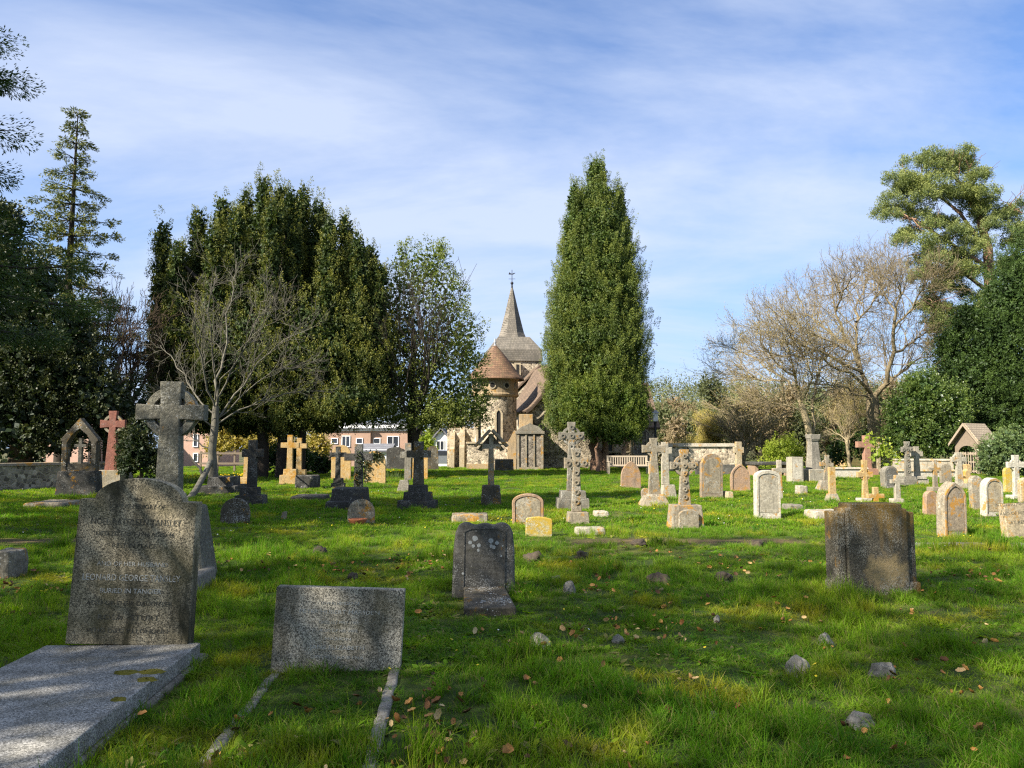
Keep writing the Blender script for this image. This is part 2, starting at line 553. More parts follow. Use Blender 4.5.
def stained_top_mat():
    """black crusted stone, rust brown lichen running from its top edge, a pale worn patch low down"""
    m_, t, out = new_mat('black_crusted_stone')
    tc_ = t.node('ShaderNodeTexCoord')
    vec = tc_.outputs['Object']
    sp = t.node('ShaderNodeSeparateXYZ', ins={0: vec})
    fin = t.noise(vec, 46, 4, .75)
    mid = t.noise(vec, 9, 5, .65)
    col = t.mix(t.maprange(fin, .35, .65), (0.035, 0.032, 0.025), (0.12, 0.105, 0.075))
    stv = t.node('ShaderNodeMapping', ins={0: vec, 3: (8, 8, .8)}).outputs[0]
    st = t.noise(stv, 1.1, 5, .6)
    zt = t.maprange(t.math('ADD', sp.outputs[2], t.math('MULTIPLY', t.math('SUBTRACT', st, .5), 1.3)), .55, 1.0)
    col = t.mix(t.math('MULTIPLY', zt, .8), col, t.mix(fin, (0.33, 0.19, 0.035), (0.15, 0.10, 0.03)))
    px_ = t.math('MULTIPLY', t.math('SUBTRACT', sp.outputs[0], .08), 3.6)
    pz_ = t.math('MULTIPLY', t.math('SUBTRACT', sp.outputs[2], .22), 4.6)
    rr_ = t.math('ADD', t.math('ADD', t.math('MULTIPLY', px_, px_), t.math('MULTIPLY', pz_, pz_)), t.math('MULTIPLY', t.math('SUBTRACT', mid, .5), 2.2))
    col = t.mix(t.maprange(rr_, .9, .2, 0, .7), col, t.mix(fin, (0.22, 0.16, 0.08), (0.55, 0.40, 0.19)))
    v_ = t.node('ShaderNodeTexVoronoi', ins={'Vector': vec, 'Scale': 42.0})
    v2_ = t.node('ShaderNodeTexVoronoi', ins={'Vector': vec, 'Scale': 85.0})
    a_ = t.noise(vec, 4.5, 4, .6)
    w_ = t.math('MAXIMUM', t.math('LESS_THAN', v_.outputs['Distance'], t.maprange(a_, .42, .65, 0, .38)), t.math('LESS_THAN', v2_.outputs['Distance'], t.maprange(a_, .35, .6, .05, .42)))
    col = t.mix(t.math('MULTIPLY', w_, .6), col, (0.34, 0.32, 0.26))
    ln = t.noise(vec, 3.4, 6, .7)
    sx = t.maprange(t.math('ABSOLUTE', sp.outputs[0]), .33, .45)
    col = t.mix(t.math('MULTIPLY', sx, t.maprange(ln, .53, .6, 0, .85)), col, (0.42, 0.21, 0.02))
    principled(t, out, col, .95, t.math('ADD', fin, mid), .8, .012, .15)
    return m_


ST['crust'] = stained_top_mat()
GR1 = granite_mat('stained_grey_granite', (0.36, 0.30, 0.19), (0.07, 0.06, 0.04), 1.0, 3.1)
GR2 = granite_mat('grey_granite', (0.37, 0.33, 0.25), (0.075, 0.068, 0.052), 0.75, 8.7)
GR3 = granite_mat('polished_ledger_granite', (0.30, 0.285, 0.25), (0.11, 0.105, 0.092), 0.45, 15.2)
FLINT = flint_mat('flint_wall', 6.5, (0.39, 0.325, 0.235))
FLINTD = flint_mat('dark_flint_panel', 7.0, (0.20, 0.175, 0.14))
FLINTG = flint_mat('grey_flint_wall', 7.0, (0.30, 0.27, 0.22))
OCHRE = stone_mat('ochre_dressed_stone', (0.46, 0.33, 0.18), (0.38, 0.29, 0.18), la=0.2, dark=0.25, white=0.1)
DRESS = stone_mat('dressed_church_stone', (0.50, 0.41, 0.27), (0.40, 0.33, 0.22), la=0.2, dark=0.3, white=0.2)
TILE = tile_mat('clay_roof_tiles', (0.25, 0.145, 0.085), (0.14, 0.085, 0.055), 0.13, 0.19, .75)
TILE2 = tile_mat('brown_roof_tiles', (0.22, 0.15, 0.10), (0.14, 0.10, 0.07), 0.11, 0.17)
SHING = tile_mat('grey_oak_shingles', (0.23, 0.20, 0.16), (0.15, 0.135, 0.11), 0.16, 0.14, 0.2)
BRICK = brick_mat('orange_brick', (0.36, 0.20, 0.125), (0.31, 0.18, 0.12), (0.38, 0.32, 0.26))
BRICK2 = brick_mat('pink_brick', (0.48, 0.27, 0.19), (0.42, 0.24, 0.17), (0.42, 0.36, 0.30))
WHITE = plain_mat('white_paint', (0.78, 0.77, 0.74), 0.6, 0.1)
GLASSD = plain_mat('dark_window', (0.03, 0.035, 0.045), 0.08, 0.1, spec=0.6)
SLOT = plain_mat('dark_glazing', (0.02, 0.018, 0.016), 0.3, 0.1)
LEAD = plain_mat('grey_lead', (0.30, 0.31, 0.32), 0.5, 0.2)
SLATE = tile_mat('slate_roof', (0.22, 0.22, 0.23), (0.17, 0.17, 0.18), 0.14, 0.2, 0.1)
OAK = plain_mat('weathered_oak', (0.20, 0.155, 0.11), 0.85, 0.4, 12)
OAKD = plain_mat('grey_brown_oak', (0.30, 0.24, 0.17), 0.85, 0.5, 14)
OAKP = plain_mat('pale_bench_wood', (0.44, 0.36, 0.26), 0.8, 0.3, 12)
IRON = plain_mat('dark_iron', (0.04, 0.04, 0.045), 0.5, 0.2, metal=0.5)
def letter_mat(name, c, worn, cover):
    """old paint left in cut letters, flaked away in places"""
    m_, t, out = new_mat(name)
    tc_ = t.node('ShaderNodeTexCoord')
    n_ = t.noise(tc_.outputs['Object'], 38, 4, 0.7)
    n2_ = t.noise(tc_.outputs['Object'], 6, 3, 0.6)
    k = t.maprange(t.math('ADD', t.math('MULTIPLY', n_, .6), t.math('MULTIPLY', n2_, .4)), cover, cover + .08)
    principled(t, out, t.mix(k, c, worn), 0.9, n_, .5, .004)
    MATS[name] = m_
    return m_


LETB = letter_mat('faded_black_lettering', (0.05, 0.046, 0.034), (0.17, 0.155, 0.11), .48)
LETW = letter_mat('faded_white_lettering', (0.46, 0.45, 0.39), (0.17, 0.16, 0.125), .50)
LICH = plain_mat('white_lichen', (0.36, 0.37, 0.34), 0.95, 0.35, 40)
TERRA = plain_mat('terracotta', (0.40, 0.14, 0.06), 0.8, 0.3)
# foliage
LF = {}
LF['cypress'] = leaf_mat('cypress_foliage', (0.032, 0.06, 0.014), (0.09, 0.13, 0.022), (0.19, 0.215, 0.035), 0.14)
LF['yew'] = leaf_mat('yew_foliage', (0.026, 0.044, 0.016), (0.06, 0.085, 0.024), (0.24, 0.235, 0.045), 0.2, gloss=.15)  # golden tip colour also paints in sunlight on the spires
LF['yewr'] = leaf_mat('dark_yew_foliage', (0.022, 0.042, 0.012), (0.045, 0.08, 0.018), (0.08, 0.13, 0.022), 0.18)
LF['holly'] = leaf_mat('holly_foliage', (0.05, 0.08, 0.022), (0.14, 0.175, 0.045), (0.23, 0.25, 0.06), 0.33, gloss=0.2, rough=0.5)
LF['box'] = leaf_mat('bright_evergreen_foliage', (0.036, 0.07, 0.014), (0.095, 0.14, 0.022), (0.20, 0.24, 0.035), 0.25)
LF['laurel'] = leaf_mat('laurel_foliage', (0.03, 0.06, 0.015), (0.075, 0.125, 0.025), (0.15, 0.20, 0.04), 0.25, gloss=0.5, rough=0.4)
LF['ivy'] = leaf_mat('ivy_foliage', (0.014, 0.026, 0.010), (0.03, 0.048, 0.016), (0.075, 0.08, 0.022), 0.12, gloss=0.35)
LF['pine'] = leaf_mat('scots_pine_foliage', (0.065, 0.10, 0.042), (0.13, 0.17, 0.06), (0.27, 0.29, 0.08), 0.25)
LF['fir'] = leaf_mat('fir_foliage', (0.022, 0.04, 0.018), (0.06, 0.085, 0.025), (0.22, 0.22, 0.035), 0.15)
LF['shade'] = leaf_mat('lime_tree_foliage', (0.03, 0.055, 0.018), (0.06, 0.09, 0.025), (0.08, 0.12, 0.03), 0.2)
LF['hedge'] = leaf_mat('yellow_hedge_foliage', (0.28, 0.22, 0.05), (0.42, 0.33, 0.09), (0.5, 0.42, 0.12), 0.3)
LF['bush'] = leaf_mat('ivy_bush_foliage', (0.045, 0.08, 0.03), (0.10, 0.145, 0.05), (0.16, 0.21, 0.06), 0.18, gloss=.5, rough=.4)
LF['lime'] = leaf_mat('lime_green_shrub_foliage', (0.15, 0.22, 0.02), (0.28, 0.34, 0.04), (0.34, 0.38, 0.05), 0.35)
LF['bud'] = leaf_mat('budding_twigs', (0.20, 0.15, 0.05), (0.32, 0.25, 0.09), (0.40, 0.33, 0.10), 0.3)
LF['wood'] = leaf_mat('far_wood_foliage', (0.055, 0.07, 0.028), (0.11, 0.12, 0.05), (0.15, 0.16, 0.06), 0.2)
LF['woodb'] = leaf_mat('far_brown_twigs', (0.15, 0.11, 0.06), (0.24, 0.18, 0.10), (0.28, 0.22, 0.12), 0.2)
LF['daff'] = leaf_mat('daffodil_petals', (0.7, 0.55, 0.03), (0.8, 0.65, 0.05), (0.8, 0.7, 0.1), 0.3)
BK = {}
BK['grey'] = bark_mat('pale_grey_bark', (0.18, 0.165, 0.125), (0.08, 0.073, 0.055))
BK['brown'] = bark_mat('brown_bark', (0.10, 0.07, 0.045), (0.055, 0.04, 0.028))
BK['red'] = bark_mat('peeling_red_bark', (0.30, 0.18, 0.11), (0.15, 0.09, 0.06), 0.12)
BK['tan'] = bark_mat('tan_bark', (0.26, 0.205, 0.12), (0.15, 0.12, 0.07))
BK['ash'] = bark_mat('yellow_grey_bark', (0.33, 0.27, 0.16), (0.20, 0.16, 0.095))
BK['dark'] = bark_mat('dark_bark', (0.05, 0.04, 0.03), (0.03, 0.025, 0.02))

# ---------------------------------------------------------------- ground
def soil_mat():
    m_, t, out = new_mat('turf_ground')
    geo = t.node('ShaderNodeNewGeometry')
    p = geo.outputs['Position']
    n_ = t.noise(p, 0.5, 6, 0.6)
    f_ = t.noise(p, 14, 5, 0.7)
    col = t.mix(t.maprange(f_, 0.3, 0.7), (0.022, 0.038, 0.010), (0.055, 0.080, 0.016))
    col = t.mix(t.maprange(n_, 0.5, 0.66, 0, 0.7), col, (0.13, 0.13, 0.03))
    sp = t.node('ShaderNodeSeparateXYZ', ins={0: p})
    far = t.maprange(sp.outputs[1], 100, 125)
    hn = t.noise(p, 0.12, 6, 0.65)
    col = t.mix(far, col, t.mix(t.maprange(hn, 0.35, 0.65), (0.05, 0.06, 0.025), (0.13, 0.11, 0.055)))
    pth = t.noise(p, 1.7, 5, 0.65)
    col = t.mix(t.maprange(pth, 0.60, 0.68, 0, 0.6), col, (0.09, 0.065, 0.035))
    yy_ = t.math('DIVIDE', t.math('SUBTRACT', sp.outputs[1], t.math('ADD', 12.15, t.math('MULTIPLY', t.math('SINE', t.math('MULTIPLY', sp.outputs[0], .7)), .25))), .42)
    gs = t.math('EXPONENT', t.math('MULTIPLY', t.math('MULTIPLY', yy_, yy_), -1.0))
    mk = t.math('MAXIMUM', t.math('MULTIPLY', t.maprange(sp.outputs[0], .6, 1.2), t.maprange(sp.outputs[0], 4.2, 4.9, 1, 0)), t.maprange(sp.outputs[0], -6.3, -5.8, 1, 0))
    col = t.mix(t.math('MULTIPLY', gs, t.math('MULTIPLY', mk, .85)), col, t.mix(f_, (0.17, 0.115, 0.06), (0.10, 0.07, 0.04)))
    principled(t, out, col, 0.95, f_, 0.8, 0.03, 0.1)
    return m_


TURF = soil_mat()


def make_ground():
    a = np.linspace(-1, 1, 261)
    xs = np.sign(a) * (np.abs(a) * 22 + np.abs(a) ** 6 * 480)
    b = np.linspace(0, 1, 330)
    ys = -60 + b * 160 + np.clip(b - 0.6, 0, 1) ** 2 * 3200
    X, Y = np.meshgrid(xs, ys, indexing='ij')
    Z = gz(X, Y)
    V = np.stack([X.ravel(), Y.ravel(), Z.ravel()], 1)
    ny = len(ys)
    i, j = np.meshgrid(np.arange(len(xs) - 1), np.arange(ny - 1), indexing='ij')
    q = (i * ny + j).ravel()
    Fq = np.stack([q, q + ny, q + ny + 1, q + 1], 1)
    o = np_mesh('ground', V, Fq, TURF, smooth=True)
    tag(o, kind='structure')


make_ground()


def win(parent, x0, x1, z0, z1, y, frame=WHITE, glass=GLASSD, mull=1, fw=0.06, name='window', bars=0):
    """window with frame and pane on a wall facing -y; y is the wall face"""
    m_ = MB()
    m_.box((x0 + x1) / 2, y - 0.02, z1 - fw, x1 - x0, 0.10, fw)
    m_.box((x0 + x1) / 2, y - 0.02, z0, x1 - x0, 0.14, fw)
    for k in range(mull + 2):
        xx = x0 + fw / 2 + (x1 - x0 - fw) * k / (mull + 1)
        m_.box(xx, y - 0.02, z0 + fw, fw if k in (0, mull + 1) else fw * .8, 0.098, z1 - z0 - 2 * fw)
    for k in range(bars):
        m_.box((x0 + x1) / 2, y - 0.018, z0 + (z1 - z0) * (k + 1) / (bars + 1), x1 - x0 - 2 * fw, 0.08, fw * .6)
    f_ = m_.build(name, frame, parent)
    MB().box((x0 + x1) / 2, y - 0.005, z0 + 0.02, x1 - x0 - 0.04, 0.03, z1 - z0 - 0.04).build('pane', glass, f_)
    return f_


# ---------------------------------------------------------------- the church
def church():
    c = empty('church', (0, 50, 0), 'old flint church with conical turret, tiled roofs and shingled spire', 'church')

    def L(px, py, Y):
        p = P(px, py, Y)
        return Vector((p.x, p.y - 50, p.z))
    # tower and spire
    Yt = 62
    s = sc(Yt)
    cx = L(512, 400, Yt).x
    zt = L(512, 360, Yt).z
    cy = Yt - 50 + 2.2
    rot = R(8)
    hw = 26 * s
    MB().box(cx, cy, -1.5, hw * 2, hw * 2, zt + 1.5, rot=rot).build('tower_wall', FLINT, c)
    sk = MB()
    z2 = L(512, 348.5, Yt).z
    z3 = L(512, 335, Yt).z
    sk.box(cx, cy, zt - 0.05, hw * 2.12, hw * 2.12, z2 - zt, top=(0.97, 0.97), rot=rot)
    sk.box(cx, cy, z2 - 0.05, hw * 2.06, hw * 2.06, z3 - z2 + 0.05, top=(0.6, 0.6), rot=rot)
    sk.build('tower_roof', SHING, c)
    sp = MB()
    za = L(512, 281, Yt).z
    r0 = 15.6 * s
    prof = [(r0 * 1.06, z3 - 0.12), (r0 * 0.86, z3 + (za - z3) * .10), (r0 * .5, z3 + (za - z3) * .48), (r0 * .16, z3 + (za - z3) * .88), (0.05, za)]
    sp.lathe(prof, cx, cy, 8, R(22.5), R(382.5))
    sp.build('spire', SHING, c)
    v_ = MB()
    zf = L(512, 268, Yt).z
    v_.lathe([(0.09, za - 0.3), (0.06, za + 0.15), (0.13, za + 0.25), (0.12, za + 0.33), (0.03, za + 0.42), (0.025, zf + 0.35), (0.0, zf + 0.36)], cx, cy, 10)
    v_.box(cx, cy, za + 0.62, 0.55, 0.03, 0.03)
    v_.box(cx, cy, za + 0.6, 0.03, 0.5, 0.03)
    v_.prism([(-.28, 0), (.1, 0), (.3, .14), (.16, .14), (.05, .08), (-.1, .09), (-.2, .2), (-.26, .12)], cy - 0.01, cy + 0.01, cx, zf - 0.05)
    v_.build('weather_vane', IRON, c)
    tw = L(517.5, 370, Yt)
    yw = cy - hw * 1.0 + 0.02
    t_ = MB().box(tw.x, yw - 0.18, tw.z - 0.55, 0.5, 0.3, 1.1).build('window', DRESS, c)
    MB().box(tw.x, yw - 0.34, tw.z - 0.42, 0.2, 0.06, 0.84).build('pane', SLOT, t_)
    # round turret
    Yc = 51.3
    s = sc(Yc)
    tx = L(495, 400, Yc).x
    ty = Yc - 50
    rb = 21.6 * s
    zb = L(495, 396, Yc).z
    ze = L(495, 379.5, Yc).z
    za = L(495, 345, Yc).z
    MB().lathe([(rb, -1.5), (rb, zb)], tx, ty, 40).build('turret_wall', FLINT, c, smooth=True)
    bnd = MB()
    bnd.lathe([(rb + .02, zb - .12), (rb + .14, zb - .05), (rb + .16, zb + .06), (rb + .10, zb + .14), (rb + .10, ze - .1), (rb + .18, ze + .02), (rb - .1, ze + .05)], tx, ty, 40)
    bnd.build('turret_band', OCHRE, c, smooth=False)
    for k, a in enumerate((-130, -95, -60, -25)):
        x = tx + math.cos(R(a)) * (rb + .1)
        y = ty + math.sin(R(a)) * (rb + .1)
        zc = (zb + ze) / 2 + 0.05
        d = Vector((math.cos(R(a)), math.sin(R(a)), 0))
        f = MB().tube([Vector((x, y, zc)) - d * .05, Vector((x, y, zc)) + d * .05], 0.23, 16).build('round_window', DRESS, c)
        MB().tube([Vector((x, y, zc)) - d * .03, Vector((x, y, zc)) + d * .062], 0.15, 16).build('pane', SLOT, f)
    re = 29.5 * s
    MB().lathe([(re, ze - .06), (re * .98, ze + .04), (re * .78, ze + (za - ze) * .2), (re * .52, ze + (za - ze) * .5), (re * .25, ze + (za - ze) * .79), (.06, za)], tx, ty, 48).build('turret_roof', TILE, c, smooth=False)
    MB().lathe([(.16, za - .22), (.07, za + .05), (.09, za + .2), (.02, za + .45), (0, za + .5)], tx, ty, 12).build('turret_finial', LEAD, c)
    # slit windows in the turret
    for px in (481, 499):
        p = L(px, 430, Yc)
        dx = p.x - tx
        yy = ty - math.sqrt(max(rb * rb - dx * dx, 0)) - 0.03
        z0, z1 = L(px, 442, Yc).z, L(px, 414, Yc).z
        f = MB()
        ol = [(-.26, z0 - .1), (.26, z0 - .1), (.26, z1), (.12, z1 + .24), (0, z1 + .32), (-.12, z1 + .24), (-.26, z1)]
        il = [(-.13, z0), (.13, z0), (.13, z1), (.07, z1 + .12), (0, z1 + .18), (-.07, z1 + .12), (-.13, z1)]
        f.rim(ol, il, yy - .06, yy + .3)
        f.v = [(x + p.x, y, z) for x, y, z in f.v]
        fo = f.build('lancet_window', DRESS, c)
        g = MB().prism(il, yy, yy + .2, p.x, 0)
        g.build('pane', SLOT, fo)
    # main gabled roof beside the turret, ridge running away
    ang = math.atan(-0.19)
    b0 = L(527, 410, 50)
    ez = b0.z
    rise = 3.3
    hwid = 2.35
    Ln = 8.0
    dvec = Vector((math.sin(ang), math.cos(ang), 0))
    rvec = Vector((math.cos(ang), -math.sin(ang), 0))

    def Q(a, b, z):
        q = Vector((b0.x, 0, 0)) + rvec * a + dvec * b
        return Vector((q.x, q.y, z))
    rf = MB()
    rows = [(-.12, ez - .12), (.25, ez + .12), (.9, ez + .85), (hwid, ez + rise)]
    for i in range(3):
        (a0, z0), (a1, z1) = rows[i], rows[i + 1]
        rf.slab4(Q(a0, -.25, z0), Q(a1, -.25, z1), Q(a1, Ln, z1), Q(a0, Ln, z0), -0.1)
        c0, c1 = 2 * hwid - a0, 2 * hwid - a1
        rf.slab4(Q(c1, -.25, z1), Q(c0, -.25, z0), Q(c0, Ln, z0), Q(c1, Ln, z1), -0.1)
    rf.build('nave_roof', TILE2, c)
    bb, b2 = MB(), MB()
    for i in range(3):
        (a0, z0), (a1, z1) = rows[i], rows[i + 1]
        bb.slab4(Q(a0, -.3, z0 - .12), Q(a1, -.3, z1 - .12), Q(a1, -.3, z1 + .06), Q(a0, -.3, z0 + .06), -0.05)
        b2.slab4(Q(a0, Ln + .1, z0 - .3), Q(a1, Ln + .1, z1 - .3), Q(a1, Ln + .1, z1 + .16), Q(a0, Ln + .1, z0 + .16), -0.12)
    dsb = plain_mat('dark_verge_board', (0.07, 0.05, 0.035), 0.8, 0.3)
    bb.build('bargeboard', dsb, c)
    b2.build('bargeboard', dsb, c)  # far board: dark strip drawn for the shadow along the roof verge
    gw = MB()
    g = [Q(.3, 0, -1.5), Q(2 * hwid - .3, 0, -1.5), Q(2 * hwid - .3, 0, ez + .1), Q(hwid, 0, ez + rise - .25), Q(.3, 0, ez + .1)]
    g2 = [p + dvec * (Ln - .1) for p in g]
    gw.add(g + g2, [(0, 1, 2, 3, 4), (9, 8, 7, 6, 5), (0, 5, 6, 1), (1, 6, 7, 2), (2, 7, 8, 3), (3, 8, 9, 4), (4, 9, 5, 0)])
    gw.build('nave_wall', FLINT, c)
    # second tiled roof between the nave and the tower
    e1, r1 = L(514, 393, 59.5), L(541, 366, 59.5)
    r2 = MB()
    back = Vector((-.5, 3.4, 0))
    r2.slab4(e1, r1, r1 + back, e1 + back, -0.12)
    e3 = Vector((2 * r1.x - e1.x, e1.y, e1.z))
    r2.slab4(r1, e3, e3 + back, r1 + back, -0.12)
    r2.build('chancel_roof', TILE2, c)
    w2 = MB()
    w2.prism([(e1.x + .2, -1.5), (e3.x - .2, -1.5), (e3.x - .2, e1.z), (r1.x, r1.z - .3), (e1.x + .2, e1.z)], e1.y + .1, e1.y + 2.9)
    w2.build('chancel_wall', FLINT, c)
    # aisle wall behind the tall cypress
    xa, xb = L(542, 430, 52.5).x, L(655, 430, 52.5).x
    ya = 2.5
    ztop = L(600, 426, 52.5).z
    zs = L(600, 453, 52.5).z
    MB().box((xa + xb) / 2, ya + .5, -1.5, xb - xa, 1.0, ztop + 1.5).build('aisle_wall', FLINT, c)
    MB().box((xa + xb) / 2, ya - .07, -1.5, xb - xa, .12, zs + 1.5).build('plinth_wall', FLINTD, c)
    MB().box((xa + xb) / 2, ya - .1, zs + .003, xb - xa, .22, .13).build('string_course', DRESS, c, bevel=.02)
    ar = MB()
    ar.slab4(Vector((xa - .2, ya - .35, ztop - .1)), Vector((xb + .3, ya - .35, ztop - .1)), Vector((xb + .3, ya + 4, ztop + 3.2)), Vector((xa - .2, ya + 4, ztop + 3.2)), 0.12)
    ar.build('aisle_roof', TILE2, c)
    for x0, x1, y0, y1 in ((550, 559, 438, 454), (606, 612, 438, 454), (582, 590, 438, 454)):
        a, b = L(x0, y1, 52.5), L(x1, y0, 52.5)
        f = MB()
        w_, h_ = b.x - a.x, b.z - a.z
        ol = [(-w_ / 2 - .14, -.12), (w_ / 2 + .14, -.12), (w_ / 2 + .14, h_ * .75), (w_ * .3 + .1, h_ * .95), (0, h_ + .16), (-w_ * .3 - .1, h_ * .95), (-w_ / 2 - .14, h_ * .75)]
        il = [(-w_ / 2, 0), (w_ / 2, 0), (w_ / 2, h_ * .7), (w_ * .28, h_ * .88), (0, h_), (-w_ * .28, h_ * .88), (-w_ / 2, h_ * .7)]
        f.rim(ol, il, ya - .13, ya + .1)
        f.v = [(x + (a.x + b.x) / 2, y, z + a.z) for x, y, z in f.v]
        fo = f.build('aisle_window', OCHRE, c)
        MB().prism(il, ya - .03, ya + .02, (a.x + b.x) / 2, a.z).build('pane', SLOT, fo)
    # big pale traceried window at the right end
    a, b = L(631, 468, 51.8), L(652, 433, 51.8)
    cxw, w_, h_ = (a.x + b.x) / 2, b.x - a.x, b.z - a.z
    arc = [(-w_ / 2 * math.cos(t), h_ - w_ * .45 + w_ * .45 * math.sin(t)) for t in np.linspace(0, PI, 13)][::-1]
    ol = [(-w_ / 2, 0), (w_ / 2, 0)] + arc
    MB().prism(ol, ya - .75, ya + .02, cxw, a.z).build('vestry_gable', DRESS, c)
    il = [(x * .72, .9 + z * .72) for x, z in ol]
    f = MB().rim([(x * .8, .86 + z * .76) for x, z in ol], il, ya - .82, ya - .7)
    for k in (-.22, 0, .22):
        f.box(k * w_, ya - .79, .9, .05, .05, h_ * .62)
    f.v = [(x + (cxw if i >= 0 else 0), y, z + a.z) for i, (x, y, z) in enumerate(f.v)]
    fo = f.build('traceried_window', ST['pale'], c)
    MB().prism(il, ya - .77, ya - .7, cxw, a.z).build('pane', FLINTD, fo)
    # low wall before the turret, and the buttressed wall to its left
    lw = MB()
    a, b = L(467, 470, 49), L(508, 444, 49)
    lw.box((a.x + b.x) / 2, -1.0, -1.2, b.x - a.x, .6, b.z + 1.2)
    lw.build('front_wall', FLINT, c)
    cp = MB().box((a.x + b.x) / 2, -1.0, b.z, b.x - a.x + .1, .75, .13)
    cp.build('wall_coping', DRESS, c, bevel=.03)
    MB().box((a.x + b.x) / 2, -1.0 - .33, -.6, b.x - a.x + .02, .1, .95).build('wall_plinth', OCHRE, c, bevel=.02)
    a, b = L(447, 470, 53), L(482, 428, 53)
    MB().box((a.x + b.x) / 2, 3.4, -1.5, b.x - a.x, .8, b.z + 1.5).build('apse_wall', FLINT, c)
    for px, wpx, top in ((452, 5, 434), (462, 5, 431), (476, 5, 434)):
        p = L(px, top, 52.4)
        bt = MB()
        w_ = wpx * sc(52.4)
        zz_ = p.z
        prof = [(2.2, -1.5), (3.1, -1.5), (3.1, zz_ + .3), (2.75, zz_ - .1), (2.5, zz_ * .62), (2.3, zz_ * .55)]
        n = len(prof)
        vs = [(p.x - w_ / 2, y, z) for y, z in prof] + [(p.x + w_ / 2, y, z) for y, z in prof]
        bt.add(vs, [tuple(range(n)), tuple(range(2 * n - 1, n - 1, -1))] + [(i, i + n, (i + 1) % n + n, (i + 1) % n) for i in range(n)])
        bt.build('buttress', DRESS, c)
    # great panelled pier with a pitched stone cap
    Yp = 48.5
    a, b = L(516.5, 470, Yp), L(543.5, 434, Yp)
    cxp = (a.x + b.x) / 2
    w_ = b.x - a.x
    MB().box(cxp, -.9, -1.2, w_ - .1, 1.2, b.z + 1.2).build('pier_flintwork', FLINTD, c)
    tr = MB()
    for k in range(4):
        tr.box(a.x + .09 + (w_ - .18) * k / 3, -1.52, -.6, .15 if k in (0, 3) else .1, .1, b.z + .6)
    tr.box(cxp, -1.52, -.6, w_ - .1, .12, .75)
    tr.build('pier_dressing', ST['mid'], c)
    cp = MB()
    cp.box(cxp, -.9, b.z, w_ + .14, 1.45, .18)
    cp.prism([(-w_ / 2, 0), (w_ / 2, 0), (w_ * .32, .28), (w_ * .1, .40), (0, .52), (-w_ * .1, .40), (-w_ * .32, .28)], -1.55, -.3, cxp, b.z + .18)
    cp.build('pier_cap', ST['grey'], c, bevel=.02)
    bt = MB()
    a2, b2 = L(507.5, 470, 48.4), L(516, 431, 48.4)
    bt.prism([(a2.x, -1), (b2.x, -1), (b2.x, b2.z), (b2.x - .12, b2.z + .05), (a2.x + .12, b2.z - .5), (a2.x, b2.z - .7)], -1.5, -.6)
    bt.build('buttress', OCHRE, c)
    a2, b2 = L(519, 434, 49.4), L(533, 414, 49.4)
    MB().box((a2.x + b2.x) / 2, -.25, 1.0, b2.x - a2.x, .5, b2.z - 1.0).build('buttress', OCHRE, c, bevel=.03)


church()


# ---------------------------------------------------------------- houses
def gable_house(name, label, cat, Y, x0, x1, pyt, pye, depth, wallm, roofm, wins=(), band=None, ridge='x', rz=0.0, chim=None):
    """house facing the camera at depth Y: px span, ridge row, eave row; wins are (px0, px1, py0, py1, mullions)"""
    a, b = P(x0, pye, Y), P(x1, pye, Y)
    cx = (a.x + b.x) / 2
    g = gz1(cx, Y) - 0.4
    h = empty(name, (cx, Y, g), label, cat)
    w_ = b.x - a.x
    ze = a.z - g
    zr = P(x0, pyt, Y).z - g
    wl = MB()
    rf = MB()
    if ridge == 'x':
        wl.prism([(-w_ / 2, 0), (w_ / 2, 0), (w_ / 2, ze), (-w_ / 2, ze)], 0, depth)
        for sx in (-1, 1):
            wl.add([(sx * w_ / 2, 0, ze), (sx * w_ / 2, depth, ze), (sx * w_ / 2, depth / 2, zr - .15)], [(0, 1, 2)])
        o = w_ / 2 + .25
        rf.slab4((-o, -.3, ze - .12), (o, -.3, ze - .12), (o, depth / 2, zr), (-o, depth / 2, zr), .14)
        rf.slab4((-o, depth / 2, zr), (o, depth / 2, zr), (o, depth + .3, ze - .12), (-o, depth + .3, ze - .12), .14)
    else:
        wl.prism([(-w_ / 2, 0), (w_ / 2, 0), (w_ / 2, ze), (0, zr - .18), (-w_ / 2, ze)], 0, depth)
        o = w_ / 2 + .22
        zo = ze - .22 * (zr - ze) / (w_ / 2)
        rf.slab4((-o, -.3, zo), (0, -.3, zr), (0, depth, zr), (-o, depth, zo), -.14)
        rf.slab4((0, -.3, zr), (o, -.3, zo), (o, depth, zo), (0, depth, zr), -.14)
    wo = wl.build('wall', wallm, h)
    ro = rf.build('roof', roofm, h)
    if band:
        z0, z1 = P(x0, band[1], Y).z - g, P(x0, band[0], Y).z - g
        MB().box(0, -.06, z0, w_ + .06, .1, z1 - z0).build('fascia', WHITE, h)
    for q in wins:
        p0, p1 = P(q[0], q[3], Y), P(q[1], q[2], Y)
        win(h, p0.x - cx, p1.x - cx, p0.z - g, p1.z - g, 0, mull=q[4], fw=.075)
    if chim:
        p = P(chim, pyt, Y)
        ch = MB().box(p.x - cx, depth / 2, zr - .6, .9, .6, 1.5)
        ch.box(p.x - cx, depth / 2, zr + .9, 1.0, .7, .12)
        ch.build('chimney', BRICK, ro)
    return h


